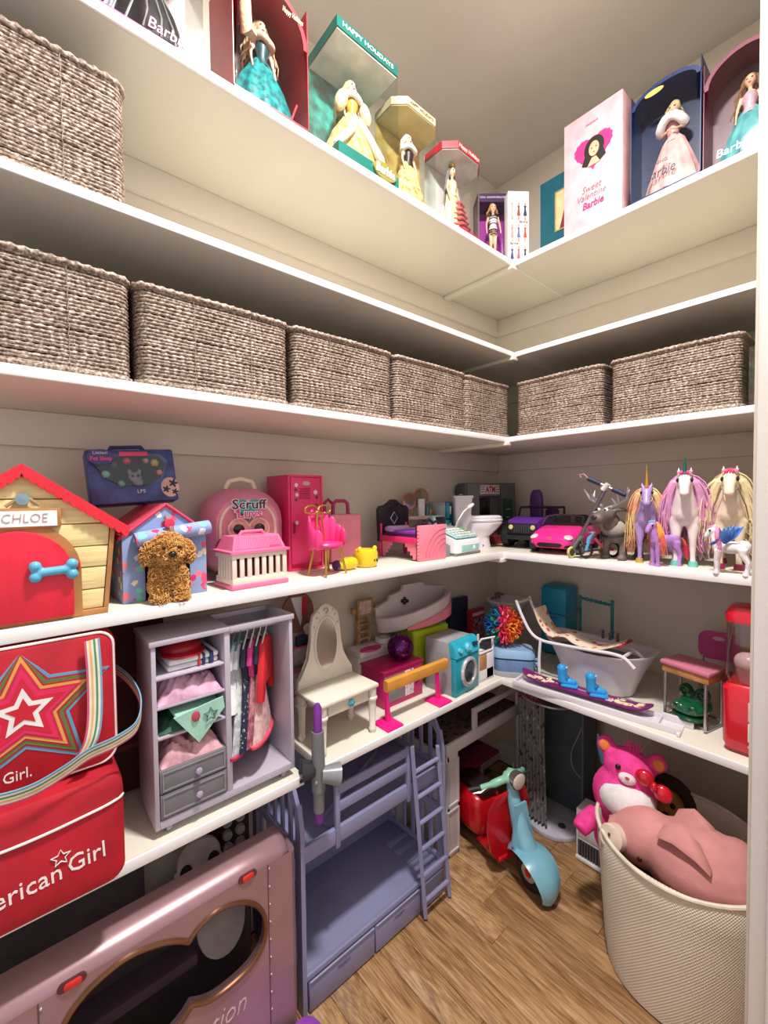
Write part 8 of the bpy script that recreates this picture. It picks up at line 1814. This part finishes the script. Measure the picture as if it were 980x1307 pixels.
t = T('brown_plush_lion', 'tan plush lion with dark mane behind the pink bear', 'plush toy', (1.73, 0.49, 0.17), RIGHT + math.radians(10), rx=math.radians(-10))
b = B(); b.sph((0, 0, 0.1), (0.07, 0.06, 0.1)); b.sph((0, -0.01, 0.215), (0.062, 0.055, 0.058)); b.sph((0.01, -0.055, 0.2), (0.034, 0.026, 0.028)); skin_out(b, 'body', mat('#b58a4c', r=0.9, noise=0.08, bump=0.8, bs=150), t, 0.008, 3)
b = B(); b.tube([(0.072 * math.cos(a), 0.012, 0.22 + 0.07 * math.sin(a)) for a in [2 * pi * i / 22 for i in range(22)]], 0.024, n=10, closed=True); b.out('mane', mat('#3a2a20', r=0.95, bump=1, bs=120), t)
for sg in (-1, 1): b = B(); b.sph((sg * 0.028, -0.058, 0.235), 0.009, n=10, m=7); e_ = b.out('eye', mat('#16110e', r=0.15), t)
b = B(); b.sph((0.01, -0.08, 0.21), (0.011, 0.006, 0.008), n=10, m=7); b.out('nose', mat('#2a1c18', r=0.3), t)
for sg in (-1, 1): b = B(); b.sph((0.01 + sg * 0.018, -0.072, 0.19), (0.018, 0.014, 0.014), n=10, m=7); b.out('white_cheek', mat('#e3d9cc', r=0.9, bump=0.6), t)

t = T('pink_plush_pig', 'large dusty pink plush pig lying over the basket rim', 'plush toy', (1.475, 0.378, 0.322), RIGHT)
pg = mat('#d28f8c', r=0.9, noise=0.05, ns=10, bump=0.35, bs=220)
b = B()
b.sph((0.045, 0.025, 0.085), (0.155, 0.125, 0.11)); b.sph((0.12, 0.05, 0.085), (0.07, 0.115, 0.1))
b.sph((-0.09, 0.01, 0.1), (0.105, 0.09, 0.085), mt=rot('Y', -0.35)); b.tube([(-0.1, 0.0, 0.095), (-0.165, -0.012, 0.088), (-0.19, -0.018, 0.085)], [0.07, 0.045, 0.04], n=14)
skin_out(b, 'body', pg, t, 0.009, 4)
b = B(); b.tube([(-0.142, -0.035, 0.093), (-0.16, -0.085, 0.108), (-0.161, -0.09, 0.1095)], [0.037, 0.038, 0.033], n=22); sn = b.out('snout', mat('#e2cdbd', r=0.8, noise=0.04), t)
for dz in (0.012, -0.008): b = B(); b.sph((-0.162, -0.0915, 0.108 + dz), (0.004, 0.003, 0.005), n=8, m=6); b.out('nostril', mat('#4a3630', r=0.5), sn)
b = B(); b.sph((-0.078, -0.083, 0.088), (0.007, 0.005, 0.007), n=10, m=7); b.out('eye', mat('#1c1412', r=0.15), t)
for s_, (x, y) in enumerate(((-0.04, -0.035), (-0.03, 0.07))):
    b = B(); b.loft([[(x, y - 0.03, 0.17), (x, y + 0.03, 0.175), (x + 0.004, y + 0.03, 0.183), (x + 0.004, y - 0.03, 0.178)], [(x + 0.045, y - 0.045, 0.185), (x + 0.045, y + 0.03, 0.195), (x + 0.045, y + 0.03, 0.205), (x + 0.045, y - 0.04, 0.197)], [(x + 0.1, y - 0.05, 0.172), (x + 0.1, y + 0.0, 0.185), (x + 0.1, y + 0.0, 0.193), (x + 0.1, y - 0.048, 0.182)], [(x + 0.135, y - 0.05, 0.152), (x + 0.135, y - 0.035, 0.155), (x + 0.135, y - 0.035, 0.16), (x + 0.135, y - 0.048, 0.158)]]); b.out('ear', pg, t, ang=1.4)
t = T('unicorn_horn_plush', 'pale floral plush with light blue horn behind the bear', 'plush toy', (1.68, 0.63, 0.17), RIGHT)
b = B(); b.sph((0, 0, 0.14), (0.05, 0.045, 0.15)); b.sph((0.02, 0, 0.3), (0.055, 0.045, 0.06)); skin_out(b, 'body', mat_print('#a8948c', ['#8a5a5a', '#c9b0a0', '#6d5a58'], 36, 0.36), t, 0.008, 3)
b = B(); b.tube([(-0.03, -0.01, 0.33), (-0.052, -0.015, 0.385), (-0.062, -0.015, 0.425)], [0.022, 0.014, 0.003], n=12); b.out('horn', mat('#6fb0d8', r=0.4), t)

# purple lid poking in at the bottom edge
t = T('purple_play_bin', 'bright purple plastic bin at the bottom edge of the photo', 'bin', (0.5, 0.93, 0.0), math.radians(6))
b = B(); b.loft([rcs(0.07, -0.05, 0.05, 0.0, 0.03), rcs(0.08, -0.06, 0.06, 0.085, 0.035)]); b.out('bin_body', mat('#8a3aa8', r=0.4), t)
b = B(); b.loft([rcs(0.086, -0.066, 0.066, 0.085, 0.038), rcs(0.088, -0.068, 0.068, 0.1, 0.038), rcs(0.07, -0.05, 0.05, 0.11, 0.03)]); b.out('bin_lid', mat('#a04fc0', r=0.35), t)
